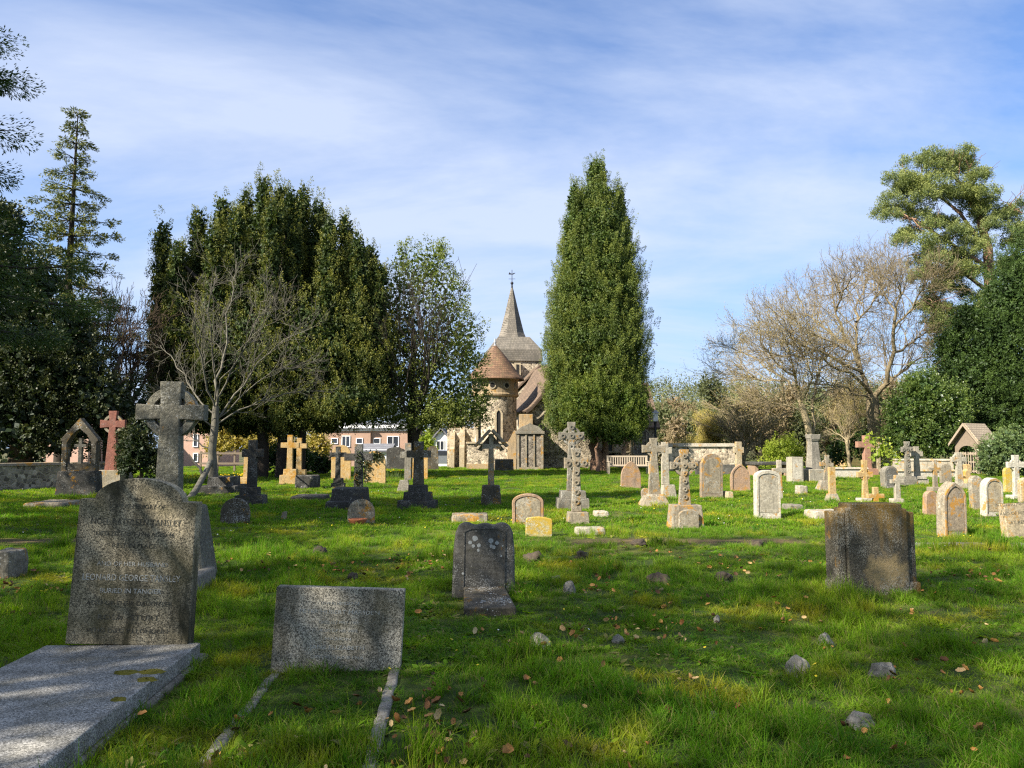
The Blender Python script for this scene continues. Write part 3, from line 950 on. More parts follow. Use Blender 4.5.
gable_house('brick_house', 'orange brick terraced house with white fascia seen under the yew branches', 'house', 80, 322, 370.6, 421, 427, 7, BRICK, SLATE,
            ((331, 338, 438, 444, 0), (341.6, 350.4, 435.7, 447, 1), (356, 363, 438, 444, 0)), band=(425, 431))
gable_house('brick_house', 'orange brick terraced house beside the holly trunk, white double window upstairs', 'house', 80.3, 371.2, 414, 421, 427, 7, BRICK, SLATE,
            ((373.5, 380.5, 438, 444, 0), (387, 399, 436, 447, 1)), band=(425, 431))
gable_house('garage', 'low grey roofed garage in front of the brick houses', 'garage', 72, 361, 389, 443.5, 449.5, 4, WHITE, SLATE)
gable_house('cottage', 'small white gabled cottage beside the church apse', 'cottage', 75, 432.5, 449.5, 429, 439.5, 6, WHITE, SLATE,
            ((436, 444.5, 440.5, 450.5, 1),), ridge='y')
gable_house('brick_house', 'pinkish brick house behind the bare tree trunk at the left', 'house', 68, 165, 212, 405, 422, 7, BRICK2, TILE2,
            ((193, 198.5, 434, 447, 0), (193, 198.5, 453, 462, 0), (176, 182, 436, 447, 0)))
gable_house('brick_house', 'brick house with brown roof glimpsed through the ivy trees', 'house', 62, 44, 90, 391, 405, 7, BRICK2, TILE2,
            ((60, 66, 410, 420, 1), (74, 80, 410, 420, 1)), chim=70)
gable_house('cottage', 'far cottage with red tiled roof and pale gable behind the long wall', 'cottage', 92, 655, 680, 424.5, 438, 6, ST['pale'], tile_mat('red_roof_tiles', (0.42, 0.15, 0.09), (0.34, 0.13, 0.08), .14, .2, .1),
            ((672, 675, 440, 446, 0),), chim=676)
gable_house('outbuilding', 'low outbuilding with mossy orange tiled roof beyond the pale wall', 'outbuilding', 74, 834, 848, 450.5, 466, 3.5, ST['golden'], tile_mat('mossy_orange_tiles', (0.36, 0.22, 0.07), (0.24, 0.22, 0.06), .14, .2, .5), ridge='y')
bpy.data.objects['outbuilding'].rotation_euler.z = R(-52)


# ---------------------------------------------------------------- walls and fences
def wall_run(name, label, pts, h, th, mat, cop=None, cat='wall', coph=.1, base=-.4, cover=.06):
    """masonry wall along ground points"""
    o = empty(name, (pts[0][0], pts[0][1], 0), label, cat)
    w_ = MB()
    c_ = MB()
    for (xa, ya), (xb, yb) in zip(pts, pts[1:]):
        L_ = math.hypot(xb - xa, yb - ya)
        n = max(1, int(L_ / 2.5))
        for k in range(n):
            t = (k + .5) / n
            x, y = xa + (xb - xa) * t - pts[0][0], ya + (yb - ya) * t - pts[0][1]
            g = gz1(x + pts[0][0], y + pts[0][1])
            r_ = math.atan2(yb - ya, xb - xa)
            w_.box(x, y, g + base, L_ / n + (.004 * (k % 2)), th + .002 * (k % 2), h - base, rot=r_)
            if cop:
                c_.box(x, y, g + h + .001, L_ / n - .012, th + 2 * cover, coph, top=(1, .8), rot=r_)
    w_.build('masonry', mat, o)
    if cop:
        c_.build('coping', cop, o, bevel=.015)
    o['kind'] = 'thing'
    return o


x0, y0 = G(-40, 493)
x1, y1 = G(66, 488)
x2, y2 = G(128, 484)
wall_run('boundary_wall', 'low grey flint wall at the left edge below the ivy trees', [(x0, y0), (x1, y1), (x2, y2)], .78, .4, FLINTG, ST['mid'])
ya = 46.5
wall_run('flint_wall', 'long flint wall with stone coping behind the lichened headstones', [(P(664, 470, ya).x, ya), (P(738, 470, ya).x, ya)], P(700, 447, ya).z, .5, FLINT, ST['pale'], coph=.2, cover=.1)
wall_run('retaining_wall', 'low pale wall beside the pink granite cross', [(P(831, 470, 36.5).x, 36.5), (P(866, 470, 36.5).x, 36.5)], P(850, 469, 36.5).z, .5, ST['white'], ST['pale'], coph=.08)
wall_run('retaining_wall', 'low white wall behind the tall cross with the orange finial', [(P(893, 470, 37).x, 37), (P(952, 470, 37).x, 37)], P(900, 471, 37).z, .5, ST['white'], ST['buff'], coph=.09)
wall_run('boundary_wall', 'higher buff wall under the dark evergreens, left of the lychgate', [(P(893, 470, 43).x, 43), (P(953, 470, 42).x, 42)], P(900, 460, 43).z, .45, ST['pale'], ST['pale'], coph=.1)
x0, x1 = P(200, 470, 44).x, P(268, 470, 44).x
fz = empty('rail_fence', ((x0 + x1) / 2, 44, 0), 'wooden post and rail fence in front of the yellow hedge', 'fence')
fz['kind'] = 'thing'
m_ = MB()
for z in (.42, .98):
    m_.box(0, 0, z, x1 - x0, .05, .11)
m_.build('rail', OAK, fz)
for k in range(5):
    MB().box(-(x1 - x0) / 2 + (x1 - x0) * k / 4, .06, -.2, .1, .08, 1.35).build('post', OAK, fz)


# ---------------------------------------------------------------- parked car beside the church
def car():
    Y = 66
    s = sc(Y)
    cx = P(449, 460, Y).x
    g = gz1(cx, Y) - .02
    c = empty('parked_car', (cx, Y, g), 'silver parked car between the dark headstone and the church', 'car', rz=R(6))
    body = MB()
    prof = [(-2.05, .32), (2.0, .30), (2.08, .55), (2.0, .82), (1.35, .95), (.75, 1.0), (.2, 1.40), (-.9, 1.45), (-1.7, 1.12), (-2.08, .98), (-2.12, .6)]
    body.prism(prof, -.82, .82)
    body.build('body', plain_mat('silver_car_paint', (0.35, 0.37, 0.41), 0.3, 0.05, metal=.6, spec=.6), c, bevel=.06)
    gl = MB()
    gl.prism([(-1.5, 1.0), (.62, 1.0), (.15, 1.34), (-.88, 1.385)], -.835, .835)
    gl.build('side_window', GLASSD, c)
    gl = MB().slab4((.72, -.7, 1.02), (.72, .7, 1.02), (.24, .62, 1.38), (.24, -.62, 1.38), .02)
    gl.build('windscreen', GLASSD, c)
    for x in (-1.3, 1.3):
        for y in (-.8, .8):
            wv = MB().tube([(x, y - .1, .31), (x, y + .1, .31)], .32, 20).build('wheel', IRON, c, bevel=.03)
            sgn = -1 if y < 0 else 1
            MB().tube([(x, y + sgn * .08, .31), (x, y + sgn * .115, .31)], .19, 14).build('rim', LEAD, wv)
    for y in (-.6, .6):
        MB().box(2.02, y, .62, .1, .34, .16).build('headlight', WHITE, c, bevel=.02)
        MB().box(-2.1, y, .72, .08, .3, .18).build('tail_light', plain_mat('red_lens', (.4, .02, .02), .3, .1), c, bevel=.02)
    MB().box(.55, -.9, .98, .2, .16, .12).build('wing_mirror', IRON, c, bevel=.03)


car()


# ---------------------------------------------------------------- lychgate at the right
def lychgate():
    Y = 40.0
    a, b = P(952, 475, Y), P(976, 475, Y)
    cx = P(968, 475, Y).x
    g = gz1(cx, Y)
    o = empty('lychgate', (cx, Y, g), 'small timber lychgate with tiled gable roof and arched opening', 'lychgate', rz=R(-55))
    ze = P(963, 444, Y).z
    zr = P(963, 424, Y).z
    hw = .72
    rf = MB()
    D_ = 1.9
    rf.slab4((-hw, -.25, ze), (0, -.25, zr), (0, D_, zr), (-hw, D_, ze), -.07)
    rf.slab4((0, -.25, zr), (hw, -.25, ze), (hw, D_, ze), (0, D_, zr), -.07)
    rf.build('roof', tile_mat('pale_oak_shingles', (0.50, 0.40, 0.27), (0.42, 0.33, 0.23), .12, .14, .2), o)
    bb = MB()
    bb.slab4((-hw - .03, -.28, ze - .12), (0, -.28, zr - .1), (0, -.28, zr + .05), (-hw - .03, -.28, ze + .02), -.05)
    bb.build('bargeboard', OAKD, o)
    bb = MB()
    bb.slab4((0, -.28, zr - .1), (hw + .03, -.28, ze - .12), (hw + .03, -.28, ze + .02), (0, -.28, zr + .05), -.05)
    bb.build('bargeboard', OAKD, o)
    fr = MB()
    arch = [(.43 * math.cos(t), ze - .50 + .42 * math.sin(t)) for t in np.linspace(0, PI, 11)]
    outer = [(-.58, ze - .6), (-.58, ze - .02), (0, zr - .2), (.58, ze - .02), (.58, ze - .6)]
    ol = [(.58, ze - .55), (.58, ze + .0), (.3, ze + (zr - ze) * .42), (.2, zr - .5), (.1, zr - .33), (0, zr - .2), (-.1, zr - .33), (-.2, zr - .5), (-.3, ze + (zr - ze) * .42), (-.58, ze), (-.58, ze - .55)]
    fr.rim(ol, arch, 0, .12)
    fr.build('gable_arch', OAK, o)
    for x in (-.5, .5):
        for y in (.08, D_ - .2):
            MB().box(x, y, -.2, .14, .14, ze - .3).build('post', OAK, o, bevel=.01)
        MB().box(x, D_ / 2, -.1, .18, D_ - .3, .75).build('side_wall', ST['mid'], o)
    for sx in (-1, 1):
        gt = MB()
        x0 = .03 if sx > 0 else -.45
        gt.box(x0 + .21, .02, .15, .42, .04, .07)
        gt.box(x0 + .21, .02, .62, .42, .04, .06)
        gt.box(x0 + .21, .02, 1.05, .42, .04, .07)
        for k in range(4):
            gt.box(x0 + .03 + .12 * k, 0.0, .1, .045, .04, 1.05)
        gt.build('gate', OAKD, o)


lychgate()


# ---------------------------------------------------------------- garden bench, lamp post
def bench():
    Y = 41
    a, b = P(607.5, 478, Y), P(649, 478, Y)
    cx = (a.x + b.x) / 2
    g = gz1(cx, Y)
    L_ = b.x - a.x
    o = empty('garden_bench', (cx, Y, g), 'pale slatted garden bench behind the rust coloured headstone', 'bench', rz=R(3))
    h = .95
    bk = MB()
    bk.box(0, .25, h - .07, L_, .04, .08)
    bk.box(0, .25, .44, L_, .04, .06)
    for k in range(17):
        bk.box(-L_ / 2 + .1 + (L_ - .2) * k / 16, .25, .5, .05, .025, h - .57)
    bk.build('backrest', OAKP, o)
    st = MB()
    for k in range(5):
        st.box(0, -.22 + .1 * k, .42, L_ - .06, .08, .025)
    st.build('seat', OAKP, o)
    for x in (-1, 1):
        for y, hh in ((-.24, .66), (.25, h)):
            MB().box(x * (L_ / 2 - .04), y, -.05, .07, .06, hh + .05).build('leg', OAKP, o, bevel=.006)
        MB().box(x * (L_ / 2 - .04), -.01, .64, .09, .56, .035).build('armrest', OAKP, o, bevel=.006)
    return o


bench()
Y = 50
p = P(655.5, 440, Y)
g = gz1(p.x, Y)
o = empty('lamp_post', (p.x, Y, g), 'dark post with a pale square lantern head beside the cypress', 'lamp post')
zt = P(655, 410, Y).z
MB().lathe([(.16, -.2), (.16, .35), (.09, .45), (.075, zt - 1.0), (.1, zt - .75), (.05, zt - .7)], 0, 0, 12).build('post', IRON, o)
MB().box(0, 0, zt - .72, .26, .26, .5, top=(1.25, 1.25)).build('lantern', WHITE, o)
MB().box(0, 0, zt - .215, .46, .46, .2, top=(.3, .3)).build('lantern_cap', LEAD, o)

# ================================================================ the graves
KEEP = []          # footprints kept clear of grass: x, y, half width, half depth, turn
ROW = 0.072        # the graves all face the same way, a little left of the camera


def shape(kind, w, h, base=-.15):
    """outline of a headstone, counter-clockwise seen from the front"""
    a = w / 2
    def arc(cx, cz, rx, rz_, t0, t1, n=9):
        return [(cx + rx * math.cos(t), cz + rz_ * math.sin(t)) for t in np.linspace(t0, t1, n)]
    if kind == 'round':
        top = arc(0, h - a, a, a, 0, PI, 17)
    elif kind == 'seg':
        r = .28 * w
        top = arc(0, h - r, a, r, 0, PI, 15)
    elif kind == 'flat':
        top = [(a, h), (-a, h)]
    elif kind == 'gothic':
        k = w * .78
        top = arc(a - w, h - k, w, k / .866, 0, PI / 3, 9) + arc(a, h - k, w, k / .866, PI - PI / 3, PI, 9)[1:]
        top = [(x, z) for x, z in top]
    elif kind == 'shoulder':
        s_ = w * .11
        r = .19 * w
        top = [(a, h - r), (a - s_, h - r)] + arc(0, h - r, a - s_ - .012, r, 0, PI, 19) + [(-a + s_, h - r), (-a, h - r)]
    elif kind == 'ogee':
        top = [(a, h - w * .42), (a * .93, h - w * .40), (a * .84, h - w * .30)] + arc(0, h - w * .30, a * .80, w * .30, 0, PI, 13) + [(-a * .84, h - w * .30), (-a * .93, h - w * .40), (-a, h - w * .42)]
    elif kind == 'scroll':
        top = [(a * .96, h * .62), (a * .90, h * .86), (a * .80, h * .96), (a * .62, h), (a * .45, h * .985), (a * .28, h * .95), (a * .1, h * .99), (-a * .1, h * .975), (-a * .3, h * .95), (-a * .5, h * .99), (-a * .66, h), (-a * .82, h * .95), (-a * .92, h * .85), (-a * .97, h * .62)]
    elif kind == 'clipped':
        top = [(a, h * .84), (a * .88, h * .90), (a * .5, h * .96), (0, h), (-a * .5, h * .97), (-a * .9, h * .92), (-a, h * .84)]
    elif kind == 'steps':
        top = [(a, h * .905), (a * .74, h * .905), (a * .74, h * .95), (a * .60, h * .95), (a * .60, h), (-a * .64, h), (-a * .64, h * .95), (-a * .78, h * .95), (-a * .78, h * .905), (-a, h * .905)]
    return [(-a, base), (a, base)] + top


def inner(ol, kx, kz, z0, lift=0.0):
    zs = [z for x, z in ol]
    top = max(zs)
    return [(x * kx, z0 + (z - min(zs)) / (top - min(zs)) * (top * kz - z0) + lift) for x, z in ol]


def letters(txt, size, mat, parent, x, z, y, name='inscription', squash=1.0, width=None, ext=.0012):
    cu = bpy.data.curves.new(name, 'FONT')
    cu.body = txt
    cu.size = size
    cu.align_x = 'CENTER'
    cu.extrude = ext
    cu.offset = -size * .004
    cu.resolution_u = 2
    to = bpy.data.objects.new(name, cu)
    COL.objects.link(to)
    dg = bpy.context.evaluated_depsgraph_get()
    me = bpy.data.meshes.new_from_object(to.evaluated_get(dg))
    bpy.data.objects.remove(to)
    me.name = name
    if width:
        xs = [v.co.x for v in me.vertices]
        k = width / max(1e-6, max(xs) - min(xs))
        for v in me.vertices:
            v.co.x *= k
    o = link(name, me, mat, parent)
    me.materials.clear()
    me.materials.append(mat)
    o.location = (x, y, z)
    o.rotation_euler = (PI / 2, 0, 0)
    return o


def hs(label, px0, px1, pyt, pyb, kind='round', mat='mid', t=.11, panel=None, rz=ROW, roll=0.0, lean=0.0, group=None, taper=0.0, name='headstone', foot=False, cat='headstone', rim=False, bevel=.012, keep=True):
    cxp = (px0 + px1) / 2
    x, y = G(cxp, pyb)
    s = math.hypot(y, 0) / F * 1.0
    w_ = (px1 - px0) * s
    # the thickness of the stone also shows at its side
    side = abs(x / y) * t
    w_ = max(w_ - side, w_ * .8)
    h = P(cxp, pyt, y).z
    g = gz1(x, y)
    h = h - g
    rnd = random.Random(int(px0 * 7 + pyt * 13))
    o = MB()
    ol = shape(kind, w_, h)
    if taper:
        ol = [(px * (1 - taper * (pz / h)), pz) for px, pz in ol]
    o.prism(ol, -t / 2, t / 2)
    ob = o.build(name, ST[mat] if isinstance(mat, str) else mat, None, bevel=bevel)
    ob.location = (x, y, g)
    ob.rotation_euler = (lean + rnd.uniform(-.05, .04), roll if roll else rnd.uniform(-.03, .03), rz + rnd.uniform(-.08, .08))
    tag(ob, label, cat, group)
    if panel:
        il = inner(ol, .78, .90, h * .12)
        pm = MB().prism(il, -t / 2 - .006, -t / 2 + .02)
        pm.build('panel', ST[panel] if isinstance(panel, str) else panel, ob, bevel=.003)
    if rim:
        il = inner(ol, .82, .93, h * .05)
        MB().rim(inner(ol, .96, .985, .0), il, -t / 2 - .018, -t / 2 + .01).build('moulding', ST[mat] if isinstance(mat, str) else mat, ob)
    if foot:
        MB().box(0, 0, -.1, w_ * 1.2, t * 2.2, .18, top=(.94, .85)).build('plinth', ST[mat] if isinstance(mat, str) else mat, ob, bevel=.01)
    if keep:
        KEEP.append((x, y, w_ / 2, t / 2 + .01, rz))
    return ob


def cross_outline(H, zc, A, hw_t, hw_b, hv, flare=0.0):
    """latin cross: height H, arm centre zc, arm reach A, shaft half widths top and bottom, half arm height hv"""
    f = 1 + flare
    k = hw_t + (hw_b - hw_t) * max(0, (zc - hv) / zc * 0)
    return [(-hw_b, 0), (hw_b, 0), (hw_t, zc - hv), (A, zc - hv * f), (A, zc + hv * f), (hw_t, zc + hv), (hw_t * f, H), (-hw_t * f, H), (-hw_t, zc + hv), (-A, zc + hv * f), (-A, zc - hv * f), (-hw_t, zc - hv)]


def cross(label, cx, pyt, pya, pyb, arm, st, sb, steps, mat='mid', ring=0.0, flare=0.0, hv=None, group=None, rz=ROW, base_y=None, roll=0.0, lean=0.0, pmat=None, t=None, knots=False, Y=None, splay=.9):
    """stone cross: pixel rows of top, arm centre, shaft foot; arm half length, shaft half widths (px); steps (x0, x1, top, bottom)"""
    pb = base_y or (steps[-1][3] if steps else pyb)
    if Y:
        x, y = P(cx, 470, Y).x, Y
    else:
        x, y = G(cx, pb)
    s = y / F
    g = gz1(x, y)
    z = lambda q: P(cx, q, y).z - g
    name = 'celtic_cross' if ring else 'stone_cross'
    o = empty(name, (x, y, g), label, 'cross', group, rz, roll, lean)
    zb = z(pyb) if steps else -.15
    H = z(pyt) - zb
    zc = z(pya) - zb
    stt, sbb = st * s, sb * s
    if ring:
        stt *= .80
        hv = (hv or st) * .80
        flare = max(flare, .28)
    A = arm * s
    t = t or max(.09, stt * 1.5)
    hvv = (hv * s) if hv else stt * 1.0
    m_ = ST[mat]
    body = MB()
    body.prism(cross_outline(H, zc, A, stt, sbb, hvv, flare), -t / 2, t / 2, 0, zb)
    body.build('cross_body', m_, o, bevel=min(.012, stt * .15))
    if ring:
        ro, ri = ring * s, ring * s * .74
        n = 28
        O = [(ro * math.cos(2 * PI * k / n), ro * math.sin(2 * PI * k / n) + zb + zc) for k in range(n)]
        I = [(ri * math.cos(2 * PI * k / n), ri * math.sin(2 * PI * k / n) + zb + zc) for k in range(n)]
        MB().rim(O, I, -t * .34, t * .34).build('ring', m_, o)
    if knots:
        kb = MB()
        rr = min(stt, hvv) * .75
        cxs = [(0, zc)] + [(a * A * .68, zc) for a in (-1, 1)] + [(0, zc + hvv + (H - zc - hvv) * .5)] + [(0, zc * f_) for f_ in (.2, .4, .6, .8)]
        for (kx, kz) in cxs:
            n = 10
            O = [(kx + rr * math.cos(2 * PI * k / n), kz + zb + rr * math.sin(2 * PI * k / n)) for k in range(n)]
            I = [(kx + rr * .5 * math.cos(2 * PI * k / n), kz + zb + rr * .5 * math.sin(2 * PI * k / n)) for k in range(n)]
            kb.rim(O, I, -t / 2 - .018, -t / 2 + .005)
        kb.build('knotwork', m_, o)
    for i, sp in enumerate(steps):
        (a, b, q0, q1) = sp[:4]
        tp = sp[4] if len(sp) > 4 else .96
        wx = (b - a) * s
        zt_, z0_ = z(q0), z(q1)
        if i == len(steps) - 1:
            z0_ -= .15
        ox = ((a + b) / 2 - cx) * s
        dep = wx * (.78 if wx > .35 else .9)
        MB().box(ox, 0, z0_ + .001 * i, wx, dep, zt_ - z0_, top=(tp, tp)).build('plinth' if i == 0 else 'step', ST[pmat] if pmat else m_, o, bevel=.012)
    wk = ((steps[-1][1] - steps[-1][0]) * s / 2) if steps else sbb
    KEEP.append((x, y, wk, wk * .8 if steps else t / 2, rz))
    return o


def block(name, label, cat, px0, px1, pyt, pyb, depth, mat, top=(.97, .97), rz=ROW, bevel=.015, group=None, sink=.12, lean=0.0, roll=0.0, rough=0.0):
    """a squared stone lying or standing on the turf"""
    cxp = (px0 + px1) / 2
    x, y = G(cxp, pyb)
    w_ = (px1 - px0) * y / F
    y += depth / 2
    g = gz1(x, y)
    h = max(.05, P(cxp, pyt, y - depth / 2).z - g)
    m_ = MB()
    if h < .45:
        rough_box(m_, 0, 0, -sink, w_, depth, h + sink, .012 + .02 * h, int(px0) % 97, 8, 10, 4)
    else:
        m_.box(0, 0, -sink, w_, depth, h + sink, top=top)
    ob = m_.build(name, ST[mat] if isinstance(mat, str) else mat, None, bevel=bevel)
    ob.location = (x, y, g)
    ob.rotation_euler = (lean, roll, rz)
    KEEP.append((x, y, w_ / 2, depth / 2, rz))
    return tag(ob, label, cat, group)


def rough_box(m_, cx, cy, cz, wx, wy, wz, amp, seed, ny=20, nx=4, nz=4):
    """box with worn, uneven faces"""
    bm = bmesh.new()
    bmesh.ops.create_cube(bm, size=1)
    def cut(ax, n):
        for i in range(1, n):
            no = [0, 0, 0]
            no[ax] = 1
            co = [0, 0, 0]
            co[ax] = -.5 + i / n
            bmesh.ops.bisect_plane(bm, geom=bm.verts[:] + bm.edges[:] + bm.faces[:], plane_co=co, plane_no=no)
    cut(0, nx)
    cut(1, ny)
    cut(2, nz)
    vs = []
    for v in bm.verts:
        e = sum(abs(abs(c) - .5) < 1e-4 for c in v.co)
        q = Vector((v.co.x * wx, v.co.y * wy, (v.co.z + .5) * wz))
        sft = Vector([mnoise.noise(q * 9 + Vector((seed * 7 + i * 31, i, 0))) + .6 * mnoise.noise(q * 26 + Vector((seed, i * 17, 3))) for i in range(3)]) * amp
        q = q - Vector((math.copysign(1, v.co.x), math.copysign(1, v.co.y), math.copysign(1, v.co.z))) * (amp * .5 * max(0, e - 1)) + sft
        vs.append((q.x + cx, q.y + cy, q.z + cz))
    bm.verts.index_update()
    fs = [tuple(v.index for v in f.verts) for f in bm.faces]
    bm.free()
    return m_.add(vs, fs)


def unlean(ob, root):
    """lay a part flat though its stone leans"""
    ob.rotation_euler = (root.rotation_euler.to_matrix().inverted() @ Matrix.Rotation(root.rotation_euler.z, 3, 'Z')).to_euler()


MOSS = plain_mat('golden_green_moss', (0.20, 0.17, 0.02), .95, .6, 50, bstr=1.0)
# ---- the two granite graves in front
def grave_curved():
    px_l, px_r = 71, 186.5
    x, y = G((px_l + px_r) / 2, 668)           # level ground under the raised ledger
    y = 5.52
    x = P(130.5, 643, y).x
    zb = P(129, 643, y).z
    w_ = (186.5 - 71) * y / F * 1.0
    h = P(129, 478, y).z - zb
    o = empty('granite_headstone', (x, y, zb), 'tall stained granite headstone with arched top, long polished ledger before it', 'headstone', None, ROW, R(2.2), R(-1))
    t = .125
    ol = shape('shoulder', w_, h, 0)
    ol = [(a * (1.0 - .035 * max(0, b) / h), b) for a, b in ol]
    MB().prism(ol, -t / 2, t / 2).build('slab', GR1, o, bevel=.006)
    il = [(a * .985, b) for a, b in ol]
    yf = -t / 2 - .0012
    rows = [('IN', .035, .055, .862, 0), ('LOVING MEMORY OF', .044, .46, .815, 0), ('NOEL KATHLEEN TANSLEY', .062, .74, .715, 0), ('DIED 21ST SEPT 1946 AGED 46', .044, .64, .648, 0),
            ('REST IN PEACE', .042, .36, .578, 0), ('AND OF HER HUSBAND', .042, .58, .468, 1), ('LEONARD GEORGE TANSLEY', .062, .80, .380, 1), ('BURIED IN TANGIER', .046, .50, .306, 1),
            ('ALSO OF THEIR DAUGHTER', .044, .70, .234, 0), ('ROSA   STURT', .05, .50, .148, 0), ('WHO DIED IN LONDON', .042, .66, .072, 0)]
    for txt, sz, wd, zf, c in rows:
        letters(txt, sz, LETW if c else LETB, o, -.005, h * zf, yf, width=wd * w_)
    # ledger, kerb below it
    lg = empty('ledger_grave', (x, y, 0), 'polished grey granite ledger slab in the bottom left corner', 'grave slab', None, ROW)
    ztop = zb
    Lw = (198 - 52) * y / F
    ox = P(125, 645, y).x - x
    L_ = 2.15
    MB().box(ox, -.02 - L_ / 2, ztop - .10, Lw, L_, .10).build('ledger', GR3, lg, bevel=.008)
    MB().box(ox, .0 - L_ / 2, -.15, Lw + .05, L_ + .22, ztop + .05 + .0).build('kerb', ST['grey'], lg, bevel=.02)
    for i, (mx, my, r) in enumerate(((125, 673, .05), (152, 672, .055), (146, 680, .04), (118, 700, .03))):
        d = ray(mx, my)
        t_ = (ztop - EYE) / d.z
        q = Vector((d.x * t_ - x, d.y * t_ - y, 0))
        q.rotate(Matrix.Rotation(-ROW, 3, 'Z'))
        rn = random.Random(i)
        mm = MB()
        mm.lathe([(r, ztop - .004), (r * .8, ztop + .008), (r * .4, ztop + .013), (.001, ztop + .012)], q.x, q.y, 14)
        mm.v = [(a + rn.uniform(-.25, .25) * r + (a - q.x) * .5, b + rn.uniform(-.25, .25) * r, c) for a, b, c in mm.v]
        mm.build('moss', MOSS, lg, smooth=True)
    KEEP.append((x + ox, y - 1.0, Lw / 2 + .01, L_ / 2 + .1, ROW))
    return x, y


grave_curved()


def grave_low():
    y = 5.32
    x = P(337, 664, y).x
    g = gz1(x, y)
    w_ = (400 - 276) * y / F
    h = P(337, 588, y).z - g
    o = empty('granite_headstone', (x, y, g), 'low square granite headstone with grass-filled kerbs running forward', 'headstone', None, ROW, R(2.4), R(-3))
    t = .11
    MB().prism([(-w_ / 2, -.2), (w_ / 2, -.2), (w_ / 2, h), (-w_ / 2, h)], -t / 2, t / 2).build('slab', GR2, o, bevel=.005)
    yf = -t / 2 - .0012
    for txt, sz, wd, zf in (('LOVING MEMORY OF', .028, .30, .80), ('PETER HUBERT MARSDEN', .036, .62, .69), ('DIED 1ST MAY 1951', .026, .3, .57), ('ALSO OF HIS WIFE', .026, .3, .47), ('MARION', .026, .2, .37), ('JANE ELIZABETH', .036, .42, .26), ('DIED 9TH JUNE 1960', .026, .4, .15)):
        letters(txt, sz, LETW, o, 0, h * zf, yf, width=wd * w_)
    for k, sx in enumerate((-1, 1)):
        kb = MB()
        L_ = 2.0
        rough_box(kb, sx * (w_ / 2 - .035), -L_ / 2 - .06, -.14, .07 if sx > 0 else .065, L_, .158 if sx > 0 else .15, .007, 30 + k, 44)
        unlean(kb.build('kerb', ST['flintrock'], o, smooth=True), o)
    c, s_ = math.cos(ROW), math.sin(ROW)
    for sx in (-1, 1):
        lx, ly = sx * (w_ / 2 - .04), -1.05
    KEEP.append((x, y, w_ / 2, .06, ROW))


grave_low()


def grave_dark():
    x, y = G(483, 600)
    y += .12
    g = gz1(x, y)
    s = y / F
    o = empty('dark_headstone', (x, y, g), 'dark headstone with scrolled top, white lichen spots and a slanting tablet at its foot', 'headstone', None, ROW * .6, R(.8), R(-4))
    w_ = 62 * s
    h = P(483, 522, y).z - g
    t = .22
    ol = shape('scroll', w_, h)
    body = MB().prism(ol, -t / 2, t / 2)
    body.build('slab', ST['slate'], o, bevel=.035, seg=3)
    il = [(-w_ * .31, .05), (w_ * .31, .05), (w_ * .31, h * .86), (w_ * .2, h * .9), (-w_ * .2, h * .9), (-w_ * .31, h * .86)]
    MB().rim([(a * 1.07, b * 1.02) for a, b in il], il, -t / 2 - .012, -t / 2 + .02).build('moulding', ST['slate'], o, bevel=.006)
    MB().prism(il, -t / 2 - .004, -t / 2 + .02).build('panel', ST['slate'], o)
    for i, (lx, lz, r) in enumerate(((225, 163, 18), (193, 192, 13), (215, 215, 12), (252, 210, 13), (248, 243, 10), (332, 180, 17), (373, 193, 13), (335, 215, 12), (352, 222, 13), (402, 280, 7), (148, 398, 8), (412, 212, 6))):
        px, pz = 440 + lx / 6.68, 515 + lz / 6.68
        q = P(px, pz, y - t / 2)
        m_ = MB()
        rad = r / 6.68 * s
        n = 12
        rnd = random.Random(i)
        m_.prism([(math.cos(2 * PI * k / n) * rad * rnd.uniform(.82, 1.1), math.sin(2 * PI * k / n) * rad * rnd.uniform(.82, 1.1)) for k in range(n)], -t / 2 - .0145 + .0085 * (abs(px - 483) < 19), -t / 2 - .0, q.x - x, q.z - g)
        m_.build('lichen', LICH, o)
    for k in range(5):
        letters(random.Random(k).choice(['IN LOVING MEMORY', 'WHO FELL ASLEEP', 'AND OF HIS WIFE', 'AGED 71 YEARS']), .032, LETB, o, 0, h * (.60 - .08 * k), -t / 2 - .0045, width=w_ * (.5 - .07 * (k % 3)), ext=.0006)
    tb = MB()
    z1, z0 = .12, .02
    a, b = P(463, 596, y - .16), P(504, 596, y - .16)
    c, d = P(513, 619, y - .50), P(460, 620, y - .50)
    tb.slab4((d.x - x + .02, -.92, .055), (c.x - x - .01, -.92, .055), (b.x - x, -.14, .10), (a.x - x, -.14, .10), .09)
    unlean(tb.build('tablet', ST['darkmoss'], o, bevel=.012), o)
    KEEP.append((x, y, w_ / 2, .13, ROW))
    KEEP.append((x, y - .55, .20, .50, 0))


grave_dark()


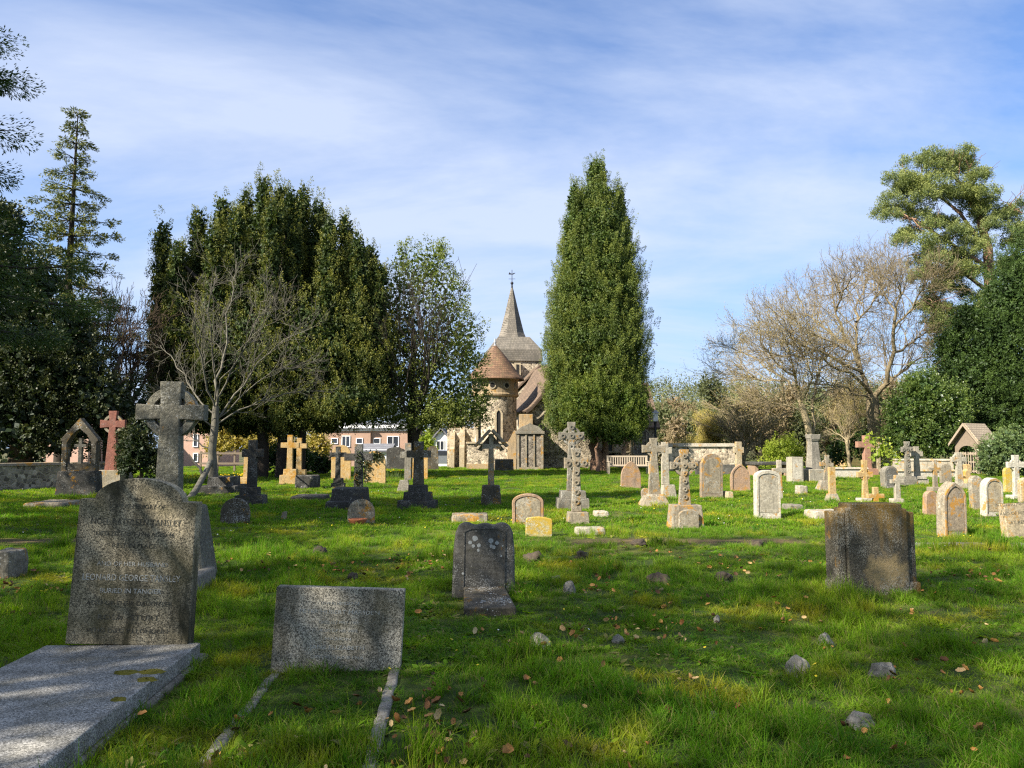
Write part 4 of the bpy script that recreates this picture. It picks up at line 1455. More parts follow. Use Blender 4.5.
def grave_stepped():
    x, y = G(873, 592)
    g = gz1(x, y)
    s = y / F
    o = empty('stepped_headstone', (x, y, g), 'broad black and orange lichened headstone with stepped top, alone in the shade at the right', 'headstone', None, ROW - .03, 0, R(-1))
    w_ = 78 * s
    h = P(873, 503, y).z - g
    t = .30
    m_ = MB()
    m_.prism([(-w_ * .385, -.15), (w_ * .385, -.15), (w_ * .385, h * .945), (w_ * .325, h * .945), (w_ * .325, h), (-w_ * .325, h), (-w_ * .325, h * .945), (-w_ * .385, h * .945)], -t / 2, t / 2)
    m_.build('slab', ST['crust'], o, bevel=.014, seg=3)
    for sx in (-1, 1):
        MB().box(sx * w_ * .4425, .03, -.15, w_ * .115, t * .95, h * .905 + .15).build('pier', ST['crust'], o, bevel=.014, seg=3)
        MB().box(sx * w_ * .452, .01, -.15, w_ * .15, t * 1.1, .15 + h * .13, top=(.96, .96)).build('foot', ST['crust'], o, bevel=.014)
    KEEP.append((x, y, w_ / 2 + .03, t / 2 + .02, ROW))


grave_stepped()


def big_celtic():
    y = 8.9
    x = P(168, 500, y).x
    g = gz1(x, y)
    s = y / F
    z = lambda q: P(168, q, y).z - g
    o = empty('celtic_cross', (x, y, g), 'tall rough grey wheel cross rising behind the arched granite headstone', 'cross', None, ROW + .02, R(.5), 0)
    H, zc, zb = z(382), z(412.5), z(560)
    t = .17
    hv = 8.2 * s
    st = 9.3 * s
    m_ = MB()
    ol = cross_outline(H - zb, zc - zb, 33 * s, st, 14 * s, hv * .85, .16)
    m_.prism(ol, -t / 2, t / 2, 0, zb)
    m_.build('cross_body', ST['celtic'], o, bevel=.012)
    ro, ri, n = 25 * s, 17.5 * s, 40
    O = [(ro * math.cos(2 * PI * k / n), ro * math.sin(2 * PI * k / n) + zc) for k in range(n)]
    I = [(ri * math.cos(2 * PI * k / n), ri * math.sin(2 * PI * k / n) + zc) for k in range(n)]
    MB().rim(O, I, -t * .36, t * .36).build('ring', ST['celtic'], o, bevel=.006)
    # cusps in the four openings
    MB().box(0, 0, -.15, 92 * s, .62, z(505) + .15, top=(.72, .62)).build('plinth', ST['celtic'], o, bevel=.03)
    kx = P(208, 575, 8.5).x - x
    MB().box(kx - .12, -.55, -.15, .16, .9, .30, rot=.0, top=(.8, .98)).build('kerb', ST['flintrock'], o, bevel=.02)
    KEEP.append((x, y, 46 * s, .34, ROW))


big_celtic()

# ---- left middle distance
def gothic_shrine():
    x, y = G(79, 495)
    g = gz1(x, y)
    s = y / F
    z = lambda q: P(79, q, y).z - g
    o = empty('arched_gravestone', (x, y, g), 'dark open gothic arch monument with a little cross inside, before the left wall', 'gravestone', None, ROW)
    w_ = 33 * s
    hb = z(471)
    MB().box(0, 0, -.15, 40 * s, .5, hb + .15, top=(.9, .9)).build('plinth', ST['dark'], o, bevel=.02)
    h = z(418) - hb
    ol = [(-w_ / 2, 0), (w_ / 2, 0), (w_ / 2, h * .56), (w_ * .54, h * .56), (w_ * .54, h * .60), (0, h), (-w_ * .54, h * .60), (-w_ * .54, h * .56), (-w_ / 2, h * .56)]
    il = [(-w_ * .36, h * .02), (w_ * .36, h * .02), (w_ * .36, h * .3), (w_ * .36, h * .52), (w_ * .22, h * .68), (0, h * .80), (-w_ * .22, h * .68), (-w_ * .36, h * .52), (-w_ * .36, h * .3)]
    m_ = MB().rim(ol, il, -.13, .13)
    m_.v = [(a, b, c + hb) for a, b, c in m_.v]
    m_.build('arch', ST['darkmoss'], o, bevel=.01)
    k = MB().prism(cross_outline(h * .62, h * .48, w_ * .17, .045, .05, .045), -.06, .06, 0, hb)
    k.build('cross_body', ST['grey'], o)
    MB().box(0, 0, hb, w_ * .7, .2, h * .14).build('sill', ST['darkmoss'], o)
    KEEP.append((x, y, 20 * s, .25, ROW))


gothic_shrine()
cross('red granite wheel cross with pale top on a stone block', 111, 411, 424, 472, 12, 4, 6.3, [(98, 124, 470, 488, .92)], 'redpink', ring=9.5, pmat='mid', splay=1)
for c_ in bpy.data.objects:
    if c_.name.startswith('ring') and c_.parent and c_.parent['label'].startswith('red granite'):
        c_.data.materials[0] = ST['mid']
        c_['label'] = 'pale lichened ring'
block('flat_stone', 'flat grey stone lying in the grass near the left wall', 'grave slab', 21, 60, 503, 508.5, 1.3, 'mid')
block('kerb_stone', 'grey block cut off by the left edge of the picture', 'grave slab', -14, 8, 552, 580, .4, 'grey')
hs('small brown round topped headstone behind the arched granite grave', 220, 250, 498, 523, 'round', 'darkmoss', lean=R(-4))
cross('black latin cross on two steps behind the small brown round headstone', 251.5, 440, 453, 487, 10, 4, 4.6, [(241, 259, 487, 495), (237, 265, 495, 505)], 'dark')
o = block('chest_tomb', 'black stepped tomb beside the bare grey tree', 'tomb', 196, 233, 486, 494, 1.6, 'dark')
MB().box(0, 0, .18, .72, 1.2, .34, top=(.94, .94)).build('chest', ST['dark'], o, bevel=.015)
cross('slim golden obelisk-like pillar cross beside the black cross', 245.7, 455.5, 457, 477, 1.9, 1.9, 2.6, [(239, 250, 477, 480), (236, 252, 480, 485.5)], 'golden')
cross('taller of the two golden latin crosses under the yew, on a stepped base', 289.5, 435, 445.2, 469, 9, 2.6, 2.9, [(284, 297, 469, 475), (280.5, 297, 475, 484)], 'golden', pmat='golden')
cross('shorter golden latin cross standing just right of its taller twin', 298.8, 438, 446, 469.5, 7.5, 2.4, 2.7, [(294.5, 306, 469.5, 475.5)], 'golden', base_y=480.5)
cross('tiny black latin cross far back under the yew tree', 308.3, 448.5, 452.6, 462, 3.8, 1.1, 1.3, [(303, 313, 462, 472, .6)], 'dark')
hs('dark round topped headstone in the shade left of the golden headstones', 317, 328, 457, 474, 'round', 'dark')
block('grave_block', 'squat black squared stone in front of the golden crosses', 'gravestone', 294, 316, 475.5, 489.5, .7, 'dark', bevel=.03)
o = block('ledger_stone', 'low dark ledger edged with grass behind the small round inscribed stone', 'grave slab', 288.5, 321, 496.5, 500.5, 1.2, 'dark')
block('marker_stone', 'tiny upright grey marker left of the round inscribed stone', 'gravestone', 280.5, 285.5, 512, 520.5, .08, 'mid', roll=R(6))
cross('small black latin cross on round steps in front of a golden headstone', 337.6, 446.5, 454.7, 478, 8, 2.3, 2.5, [(333.7, 343, 478, 483), (331.5, 345, 483, 489)], 'dark')
hs('golden round topped headstone behind the small black latin cross', 331, 351, 445, 480.5, 'round', 'golden')
hs('golden round topped headstone with ivy trailing over its left side', 364, 386, 451, 483, 'round', 'golden', t=.16)
cross('thick black cross wound with ivy, in front of the ivied golden headstone', 358.3, 444, 457, 490, 14, 4, 4.4, [(352.5, 366, 490, 495)], 'dark', ring=0, hv=3.6)
o = block('chest_tomb', 'black coped chest tomb before the two black crosses', 'tomb', 323, 362, 501.6, 510, 1.3, 'dark')
x_, y_ = G(343, 508)
MB().box(.05, 0, .12, .82, .95, .36, top=(.93, .85)).build('chest', ST['dark'], o, bevel=.02)
o = hs('small round buff headstone with dark lettering and terracotta pot', 347.5, 375, 499, 523, 'round', 'mid', lean=R(-4))
ow = 26 * o.location.y / F
for i, (txt, wd) in enumerate((('IN MEMORY OF', .4), ('JANE BARRETT', .62), ('1893', .22), ('REST IN PEACE', .6))):
    letters(txt, .075, LETB, o, 0, .62 - .105 * i, -.0565, width=ow * wd)
pt = MB().lathe([(0, -.1), (.11, -.1), (.17, .04), (.18, .06), (.15, .06), (.13, .0), (0, .0)], 0, 0, 20)
pot = pt.build('flower_pot', TERRA, None, smooth=True)
pot.location = (o.location.x + .0, o.location.y - .36, gz1(o.location.x, o.location.y - .36) + .05)
tag(pot, 'shallow terracotta pot at the foot of the round inscribed stone', 'pot')
cross('brown sided latin cross on three heavy dark steps', 418.3, 441.5, 454, 485, 11.6, 3.5, 4.2, [(409.7, 426, 484.8, 491.8), (406, 430, 491.8, 500), (400.8, 434.4, 500, 508.5)], 'darkmoss', rz=-.35, pmat='dark', t=.22)
cross('slim grey latin cross just behind the brown sided one', 407.8, 443, 455, 480, 7.5, 3.2, 3.4, [(396, 412, 480, 491.5, .5)], 'grey')
hs('dark wide headstone with pointed left corner under the holly', 386, 405, 447, 469.5, 'clipped', 'dark', t=.2)
hs('dark round topped headstone between the holly trunk and the parked car', 427, 438.7, 446, 469.5, 'round', 'darkmoss', t=.2)
hs('sunlit golden square headstone behind the brown sided cross', 412.5, 428, 457.8, 479, 'flat', 'golden', t=.16)
block('tomb_slab', 'small dark tomb against the church wall behind the roofed cross', 'tomb', 494.5, 513, 459.3, 471, 1.0, 'darkmoss')


def roofed_cross():
    x, y = G(491, 504.5)
    g = gz1(x, y)
    s = y / F
    z = lambda q: P(491, q, y).z - g
    o = empty('roofed_cross', (x, y, g), 'slender cross under a little gabled stone roof, on a dark square block', 'cross', None, ROW)
    zb = z(485)
    m_ = MB().prism([(-3.1 * s, 0), (3.1 * s, 0), (2.4 * s, z(449) - zb), (-2.4 * s, z(449) - zb)], -.1, .1, 0, zb)
    m_.build('shaft', ST['mid'], o, bevel=.01)
    H = z(434) - z(456)
    k = MB().prism(cross_outline(z(434) - z(452), z(446.4) - z(452), 9.5 * s, 2.2 * s, 2.4 * s, 2.2 * s, .25), -.07, .07, 0, z(452))
    k.build('cross_body', ST['pale'], o, bevel=.008)
    r = MB()
    za, ze = z(431), z(447.5)
    hw = 15 * s
    r.slab4((-hw, -.22, ze), (0, -.22, za), (0, .22, za), (-hw, .22, ze), -.075)
    r.slab4((0, -.22, za), (hw, -.22, ze), (hw, .22, ze), (0, .22, za), -.075)
    r.build('roof', ST['mid'], o, bevel=.008)
    MB().prism([(-hw * .9, ze - .06), (-hw * .62, ze - .10), (-hw * .5, ze + .02), (-hw * .25, ze - .02), (0, ze + .06), (hw * .25, ze - .02), (hw * .5, ze + .02), (hw * .62, ze - .10), (hw * .9, ze - .06), (0, za - .05)], .06, .14).build('tympanum', ST['mid'], o)
    MB().box(0, 0, -.15, 20.5 * s, 20 * s, zb + .15, top=(.84, .84)).build('plinth', ST['darkmoss'], o, bevel=.03)
    KEEP.append((x, y, 10 * s, 10 * s, ROW))


roofed_cross()

# ---- centre
hs('grey brown headstone with moulded round top beside the little yellow stone', 512.5, 544, 493.5, 526, 'seg', 'rust', panel='mid', rim=True, t=.14, roll=R(-1))
hs('little headstone covered in bright yellow lichen', 525.5, 552, 516.5, 536.5, 'clipped', 'yellow', t=.1)
block('ledger_stone', 'low grey kerb block behind the dark scrolled headstone', 'grave slab', 451, 487, 514.5, 522, .5, 'mid')
block('flat_stone', 'small pale flat slab right of the carved square headed cross', 'grave slab', 595.5, 608.5, 512, 516.5, .5, 'pale')
block('flat_stone', 'low pale kerb block in front of the carved square headed cross', 'grave slab', 576, 605, 528, 534.5, .3, 'pale')
cross('carved knotwork cross with square head, nearest cross of the centre', 576.5, 448, 463, 511.7, 12, 3.5, 5.0, [(566.5, 589, 511.7, 523, .86)], 'mid', flare=.45, hv=3.8, knots=True)
cross('taller grey wheel cross directly behind the carved knotwork cross', 571.8, 422, 436, 490.6, 12.8, 4, 5, [(560, 585, 490.6, 498), (556.8, 588, 498, 507.5)], 'grey', ring=9.5, knots=True)
hs('rust coloured pointed headstone in front of the slatted bench', 620.5, 641, 461, 487.5, 'gothic', 'rust')
cross('brown wheel cross rising from a rounded rock mound', 654.3, 438, 448.8, 495, 11.6, 3.8, 6.2, [(645, 664, 494, 498, .7), (637, 671, 495.5, 505, .55)], 'mid', ring=8.0, flare=.2)
cross('slim pale cross on a tapering block behind the rock mounted cross', 665.5, 442, 450.5, 484.6, 6.8, 3.3, 3.8, [(660, 676.5, 484.6, 499, .7)], 'pale')
hs('small half hidden mossy stone left of the rock mounted cross', 641, 650, 488, 498, 'round', 'orange')
cross('open wheel cross on a rounded block carved with a panel', 685, 449.5, 465.5, 505, 14, 4.4, 6, [(668.6, 702, 504.5, 527.5, .82)], 'mid', ring=10.5, flare=.35, hv=3.6, knots=True)
o = [c for c in bpy.data.objects if c.get('label', '').startswith('open wheel cross')][0]
s_ = o.location.y / F
MB().prism(shape('seg', 20 * s_, .34, 0), -33 * s_ * .39 - .03, -33 * s_ * .39 + .12, 0, .02).build('panel', ST['mid'], o, bevel=.012)
hs('tall grey headstone with ogee shoulders and orange lichen band', 699.5, 723, 453.5, 498.5, 'ogee', 'orange', t=.15, taper=-.0, panel='mid')
cross('slim cross with orange lichen head behind the small pointed headstone', 739, 441.7, 450, 480, 5, 2.9, 2.9, [], 'buff', base_y=480, pmat='buff')
hs('low pointed headstone with rusty brown face at the long wall', 730, 750.5, 464, 491, 'gothic', 'rust', t=.15, rim=True)
block('low_stone', 'small low buff stone at the foot of the rusty pointed headstone', 'grave slab', 727, 733, 492, 499, .7, 'buff')
o = block('leaning_slab', 'dark slate slab leaning against the long flint wall', 'grave slab', 722, 738, 464.5, 475, .12, 'slate', roll=R(0))
o = block('leaning_slab', 'dark rounded slab by the wall between the wheel cross and the ogee headstone', 'grave slab', 696, 704, 461, 475, .2, 'dark')
hs('white headstone with carved arched border and a cut panel, leaning slightly left', 753.5, 781, 470, 517.5, 'seg', 'white', t=.17, panel='pale', rim=True, roll=R(1.2))
cross('slim pale latin cross rising behind the white carved headstone', 779.8, 460, 470.5, 497, 7, 2.3, 2.7, [], 'pale', base_y=499)
hs('square pale headstone with moulded side behind the white carved one', 787.5, 802.5, 457, 481.5, 'flat', 'pale', t=.5, panel='white')
block('low_stone', 'small pale boulder shaped stone below the square pale headstone', 'gravestone', 799, 808, 486, 494.5, .35, 'pale', top=(.5, .5), bevel=.04)
block('flat_stone', 'grey flat stone right of the white carved headstone', 'grave slab', 789, 803.5, 505, 510.5, .5, 'grey')
o = block('broken_slab', 'broken pale slab propped in the grass left of the stepped headstone', 'grave slab', 814, 843, 511, 519, .55, 'pale', roll=R(-1))


def table_tomb():
    x, y = G(771, 476)
    g = gz1(x, y)
    s = y / F
    o = empty('table_tomb', (x, y, g), 'dark table tomb with overhanging slab in front of the yellow green shrub', 'tomb', None, ROW)
    w_ = 36 * s
    h = P(771, 462, y).z - g
    MB().box(0, .4, h - .14, w_, 1.3, .14).build('table_slab', ST['dark'], o, bevel=.02)
    for x_ in (-.42, .42):
        MB().box(w_ * x_, .4, -.15, .16, 1.0, h + .008).build('leg', ST['rust'], o)
    MB().box(0, .5, -.15, w_ * .5, .7, h * .7).build('chest', BRICK, o)


table_tomb()


def tall_pillar():
    x, y = G(813, 481)
    g = gz1(x, y)
    s = y / F
    z = lambda q: P(813, q, y).z - g
    o = empty('stone_pillar', (x, y, g), 'tall tapering pale grey pillar with a notched capital on a square base', 'monument', None, ROW + .12)
    MB().box(.02, 0, -.15, 21 * s, 21 * s, z(469) + .15, top=(.97, .97)).build('plinth', ST['pale'], o, bevel=.02)
    MB().box(.05, 0, z(469), 11.5 * s, 10.5 * s, z(441) - z(469), top=(.66, .66)).build('shaft', ST['flintrock'], o, bevel=.015)
    c = MB()
    c.box(.05, 0, z(441) - .01, 8 * s, 8 * s, .12, top=(1.25, 1.25))
    c.box(.05, 0, z(441) + .105, 10.6 * s, 9 * s, z(434.5) - z(441) - .1, top=(1.08, 1.08))
    c.build('capital', ST['flintrock'], o, bevel=.015)


tall_pillar()
cross('small grey wheel cross set in a heap of rubble, right of the tall pillar', 825.5, 455, 464.5, 481, 7, 2.1, 2.5, [(815, 833, 480.5, 491, .45)], 'mid', ring=5.2, roll=R(4))
cross('broken orange cross shaft standing on a rock heap', 832.5, 467, 470, 494, 3.0, 2.9, 3.2, [(824, 840.5, 493.5, 502, .5)], 'golden', pmat='mid', hv=2)
# ---- right
cross('tall pink granite latin cross, tallest of the crosses at the right', 867.3, 435.5, 444.5, 470, 10, 3, 3.6, [(860, 876, 468.5, 475)], 'pink', t=.28)
cross('orange lichened wheel cross in front of the pink granite cross', 865.5, 460, 474.5, 498.5, 8, 2.7, 3.2, [(858, 874.5, 498, 502)], 'golden', ring=5.8, pmat='white')
cross('little orange cross sunk in the turf behind the stepped headstone', 875.7, 487, 496, 503, 8.5, 2.6, 2.8, [], 'golden', base_y=504, hv=2.2)
cross('very slender buff pillar cross among the yellow leaves', 879, 442, 444, 471.5, 3.8, 1.3, 1.9, [(876, 882, 471, 474)], 'buff', hv=.9)
hs('grey round topped headstone with a dark arched recess, by the pink cross', 881, 899, 466, 488.5, 'round', 'grey', t=.3, panel='slate')
cross('small golden edged latin cross on rubble, right of the recessed headstone', 897.6, 475, 481.4, 499, 6.6, 2.5, 2.8, [(890, 903, 498.5, 504, .8)], 'pale', hv=2.0)
cross('tall grey wheel cross with beaded shaft, left one of the close pair', 908.3, 441.4, 449.5, 477, 5.9, 2.6, 3.2, [(902, 914.5, 476.5, 479.5), (897, 914.8, 479, 485)], 'grey', ring=4.6, knots=True)
cross('grey wheel cross with plain shaft, right one of the close pair', 917.5, 446.5, 454, 476.5, 6.2, 2.4, 3.2, [(911, 924.5, 476, 479), (915.2, 927, 478.8, 484.5)], 'pale', ring=4.8)
cross('thin grey cross tipped with orange lichen before the low white wall', 935.6, 459.7, 469, 488, 7.5, 1.9, 2.3, [(929, 942, 487, 492)], 'mid', hv=1.5)
hs('smooth greenish round topped headstone behind the thin orange tipped cross', 939.5, 952, 464, 483, 'seg', 'mid', t=.14)
cross('green grey wheel cross in front of the lychgate', 959.6, 452.5, 459.5, 484, 7.8, 3.1, 3.6, [(953, 967, 483.5, 489, .9)], 'pale', ring=6.2, hv=2.6)


def rugged_stone():
    x, y = G(967.5, 485)
    g = gz1(x, y)
    s = y / F
    ol = [(-4.5, -3), (4.8, -3), (3.2, 5), (5, 8), (2.4, 10), (4.8, 15), (3.0, 20), (-1.8, 20.5), (-1.2, 15), (-3.2, 13), (-4.2, 9), (-1.8, 6)]
    m_ = MB().prism([(a * s, b * s) for a, b in ol], -.12, .12).build('jagged_gravestone', ST['golden'], None, bevel=.03)
    m_.location = (x, y, g)
    m_.rotation_euler = (0, R(-3), ROW)
    tag(m_, 'jagged golden stone like a broken figure beside the lychgate cross', 'gravestone')


rugged_stone()
hs('brown leaning headstone half hidden behind the orange crested one', 922, 938, 490.6, 513.5, 'round', 'rust', t=.14, roll=R(3))
o = hs('headstone with orange lichened pointed crest and carved panel, sunlit at the right', 937, 966, 481.5, 535, 'gothic', 'orange', t=.22, panel='mid', rim=True)
o.data.materials[0] = ST['mid']
o.children[-1].data.materials[0] = ST['orange']
hs('plain grey round headstone just left of the white carved round one', 970, 984, 475.6, 509.5, 'round', 'mid', t=.15)
hs('white lichened round headstone with carved inner arch at the right', 979.7, 1003.5, 477.7, 515, 'round', 'white', t=.18, panel='buff', rim=True)
hs('wide smooth buff headstone cut off by the right edge', 1001, 1036, 503.6, 536.5, 'flat', 'buff', t=.16, roll=R(-3.0))
cross('white latin cross above the wide buff headstone at the right edge', 1017, 455, 464.8, 496, 9, 3, 3.3, [(1009, 1025, 495, 499)], 'white', ring=6)
hs('yellow green round headstone between the ivy bush and the white cross', 1003.5, 1013.5, 467.5, 493, 'round', 'yellow', t=.14)
hs('round headstone with golden face cut off by the right edge', 1018, 1034, 477.5, 504, 'round', 'buff', t=.15, panel='golden')
for o in list(bpy.data.objects):
    if o.get('label', '').startswith('wide smooth buff'):
        for i, tx in enumerate(('IN LOVING MEMORY OF', 'AND OF HIS WIFE', 'AT REST')):
            letters(tx, .075, LETB, o, -.02, .52 - .15 * i, -.0812, width=(.75, .62, .3)[i])
o = block('kerb_stone', 'long low half buried kerb in the shade edge right of the stepped headstone', 'kerb', 912, 988, 543.5, 547.5, .16, 'grey', bevel=.03)
block('kerb_stone', 'short end of a buried kerb at the right edge', 'kerb', 1013, 1040, 544, 548, .16, 'grey', bevel=.03)


# ---- loose stones and molehills in the turf
def rock(label, px, py, wpx, hpx, mat, seed, name='rock', cat='rock', flat=1.0, Ypx=None):
    x, y = G(px, py + hpx * .4)
    s = y / F
    g = gz1(x, y)
    bm = bmesh.new()
    if cat == 'rock':
        rr_ = random.Random(seed)
        pv = [bm.verts.new(Vector((rr_.gauss(0, 1), rr_.gauss(0, 1), rr_.gauss(0, 1))).normalized()) for _ in range(26)]
        bmesh.ops.convex_hull(bm, input=pv)
        for v in [v for v in bm.verts if not v.link_faces]:
            bm.verts.remove(v)
        bmesh.ops.triangulate(bm, faces=bm.faces[:])
        bmesh.ops.subdivide_edges(bm, edges=bm.edges[:], cuts=3, use_grid_fill=True)
    else:
        bmesh.ops.create_icosphere(bm, subdivisions=4, radius=1)
    rx, rz_ = wpx * s / 2 * 1.1, hpx * s * .85
    for v in bm.verts:
        n_ = (.12 if cat == 'rock' else 1) * mnoise.noise(v.co * 1.3 + Vector((seed * 3.1, 0, 0))) * .45 + mnoise.noise(v.co * 3.1 + Vector((seed, 9, 0))) * (.10 if cat == 'rock' else .22) + mnoise.noise(v.co * 8 + Vector((seed, 2, 5))) * .07
        k = 1 + n_
        v.co = Vector((v.co.x * k * rx, v.co.y * k * rx * .8, max(v.co.z * k, -.5) * rz_ * flat))
    me = bpy.data.meshes.new(name)
    bm.to_mesh(me)
    bm.free()
    if cat != 'rock':
        me.shade_smooth()
    o = link(name, me, ST[mat] if isinstance(mat, str) else mat)
    o.location = (x, y, g + rz_ * .12)
    o.rotation_euler = (0, 0, seed * 1.7)
    KEEP.append((x, y, rx * .75, rx * .6, 0))
    return tag(o, label, cat, 'loose stones in the turf' if cat == 'rock' else 'molehills')


rock('angular grey rock in the right foreground, left of its larger neighbour', 798, 665, 27, 19, 'flintrock', 1)
rock('larger rounded grey rock in the right foreground turf', 882, 666, 25, 17, 'flintrock', 2)
rock('pale rock half sunk above the two foreground rocks', 826, 636, 19, 14, 'flintrock', 3)
rock('long pale buried stone near the bottom right', 858, 719, 34, 14, 'flintrock', 4)
rock('squarish grey rock below the dark scrolled headstone', 539, 646, 26, 15, 'flintrock', 5)
rock('small pointed grey rock right of the dark scrolled headstone', 569, 592, 14, 13, 'flintrock', 6)
rock('tiny grey rock between the pointed rock and the little molehill', 556, 581, 9, 7, 'flintrock', 7)
rock('small white rock in the middle of the shaded turf', 717, 617, 9, 8, 'flintrock', 8)
rock('small rock left of the squarish grey rock', 618, 640, 12, 9, 'flintrock', 9)
rock('flat grey rock near the middle bottom turf', 713, 716, 13, 8, 'slate', 10)
SOIL = plain_mat('dark_mole_soil', (0.085, 0.065, 0.045), .95, .6, 30, bstr=1.0)
for i, (px, py, w_, h_, lb) in enumerate(((660, 579, 22, 9, 'dark molehill in the centre of the turf'), (723, 577, 18, 9, 'darkest molehill, left of the stepped headstone'),
                                          (534, 559, 18, 10, 'grey molehill right of the dark scrolled headstone'), (320, 548, 16, 8, 'pale molehill between the granite graves and the crosses'),
                                          (582, 557, 13, 7, 'small grassy molehill behind the centre turf'), (353, 577, 12, 7, 'small molehill behind the low square granite headstone'),
                                          (757, 545, 14, 6, 'molehill at the edge of the sunlit turf'), (640, 545, 16, 6, 'low molehill on the worn strip'), (968, 592, 16, 6, 'low molehill right of the stepped headstone'))):
    rock(lb, px, py, w_, h_, SOIL, 20 + i, 'molehill', 'molehill')

# ================================================================ trees and shrubs
def unit(v):
    return v / np.maximum(np.linalg.norm(v, axis=-1, keepdims=True), 1e-9)


def cards(C, D, L, W, rng, droop=0.0):
    """one leaf-shaped quad per row: C base point, D direction, L length, W width"""
    n = len(C)
    r = unit(rng.normal(size=(n, 3)))
    side = unit(np.cross(D, r))
    L = np.broadcast_to(np.asarray(L, float), (n,))[:, None]
    W = np.broadcast_to(np.asarray(W, float), (n,))[:, None]
    nrm = np.cross(D, side)
    a = C
    b = C + D * L * .45 + side * W * .5 + nrm * W * .12
    c = C + D * L
    d = C + D * L * .45 - side * W * .5 + nrm * W * .12
    return np.stack([a, b, c, d], 1).reshape(-1, 3)


def plume(C, D, L, W, n, ll, lw, rng, out=.75, jit=.35, pw=.8):
    """N sprays of n leaves; returns vertices and the tip value"""
    N = len(C)
    D = unit(D)
    t = rng.random((N, n)) ** pw
    ang = rng.random((N, n)) * 2 * np.pi
    ref = np.where(np.abs(D[:, 2:3]) > .9, np.array([[1., 0, 0]]), np.array([[0., 0, 1.]]))
    A = unit(np.cross(D, ref))
    B = np.cross(D, A)
    L = np.broadcast_to(L, (N,))[:, None]
    W = np.broadcast_to(W, (N,))[:, None]
    rad = W * np.sqrt(np.clip(1 - t, 0.02, 1)) * np.sqrt(rng.random((N, n)))
    per = A[:, None] * np.cos(ang)[..., None] + B[:, None] * np.sin(ang)[..., None]
    pos = C[:, None] + D[:, None] * (L * t)[..., None] + per * rad[..., None]
    d = unit(D[:, None] + per * out + rng.normal(size=(N, n, 3)) * jit)
    k = (1 - .35 * t) * rng.uniform(.7, 1.25, (N, n))
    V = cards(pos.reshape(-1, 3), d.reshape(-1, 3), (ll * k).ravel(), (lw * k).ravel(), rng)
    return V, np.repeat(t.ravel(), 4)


def link_leaves(name, Vs, Ts, mat, parent, off):
    V = np.concatenate(Vs) - np.array(off)
    T = np.concatenate(Ts)
    Fq = np.arange(len(V)).reshape(-1, 4)
    return np_mesh(name, V, Fq, mat, parent, {'tip': T})


def ellipsoid_pts(c, r, n, rng, low=-0.6, rough=.12):
    u_ = rng.uniform(low, 1, n)
    th = rng.uniform(0, 2 * np.pi, n)
    q = np.sqrt(1 - u_ ** 2)
    d = np.stack([q * np.cos(th), q * np.sin(th), u_], 1)
    k = 1 + rng.normal(size=(n, 1)) * rough
    return np.array(c) + d * np.array(r) * k, unit(d / np.array(r))


def tubes(polys, k_by_level=(9, 7, 5, 4, 3, 3, 3)):
    """merge polylines [(points, radii, level)] into one quad mesh"""
    Vs, Fs, o = [], [], 0
    for pts, rad, lv in polys:
        pts = np.asarray(pts, float)
        rad = np.asarray(rad, float)
        k = k_by_level[min(lv, len(k_by_level) - 1)]
        m_ = len(pts)
        d = unit(np.gradient(pts, axis=0))
        ref = np.array([.12, .31, .94]) if abs(d[0, 2]) < .9 else np.array([.94, .31, .12])
        A = unit(np.cross(d, ref))
        B = np.cross(d, A)
        an = np.arange(k) * 2 * np.pi / k
        ring = pts[:, None] + rad[:, None, None] * (A[:, None] * np.cos(an)[None, :, None] + B[:, None] * np.sin(an)[None, :, None])
        Vs.append(ring.reshape(-1, 3))
        i, j = np.meshgrid(np.arange(m_ - 1), np.arange(k), indexing='ij')
        i, j = i.ravel(), j.ravel()
        j2 = (j + 1) % k
        Fs.append(np.stack([i * k + j, i * k + j2, (i + 1) * k + j2, (i + 1) * k + j], 1) + o)
        o += m_ * k
    return np.concatenate(Vs), np.concatenate(Fs)


def grow(rng, p, d, L, r, lv, mx, out, ang=.75, kids=(4, 5, 5, 4, 3), wob=.16, trop=.06, ratio=.62, first=.35, tipr=.006, gap=0.0):
    n = 7 if lv == 0 else (6 if lv < 3 else 4)
    pts = [np.array(p, float)]
    d = unit(np.array(d, float))
    dirs = [d]
    for i in range(n - 1):
        d = unit(d + rng.normal(size=3) * wob + np.array([0, 0, trop]))
        pts.append(pts[-1] + d * L / (n - 1))
        dirs.append(d)
    re = max(tipr, r * (.45 if lv < mx else .3))
    rad = np.linspace(r, re, n)
    if lv == 0:
        rad[0] *= 1.35
    out.append((np.array(pts), rad, lv))
    if lv >= mx:
        return
    nk = kids[min(lv, len(kids) - 1)]
    for c in range(nk):
        t = first + (1 - first) * (c + rng.uniform(.2, .9)) / nk if lv else first + (1 - first) * ((c + .6) / nk)
        t = min(t, .999)
        f = t * (n - 1)
        i = int(f)
        q = pts[i] + (pts[min(i + 1, n - 1)] - pts[i]) * (f - i)
        dd = dirs[min(i, n - 1)]
        rr = np.interp(t, np.linspace(0, 1, n), rad)
        a = rng.uniform(.6, 1.15) * ang * (1 if t < .95 else .5)
        ph = (c * 2.4 + rng.uniform(-.5, .5))
        ref = np.array([0, 0, 1.]) if abs(dd[2]) < .9 else np.array([1., 0, 0])
        A = unit(np.cross(dd, ref))
        B = np.cross(dd, A)
        nd = unit(dd * math.cos(a) + (A * math.cos(ph) + B * math.sin(ph)) * math.sin(a))
        grow(rng, q, nd, L * ratio * rng.uniform(.75, 1.15) * (1 if lv else .95), max(tipr, rr * rng.uniform(.5, .72)), lv + 1, mx, out, ang, kids, wob, trop, ratio, .25, tipr)


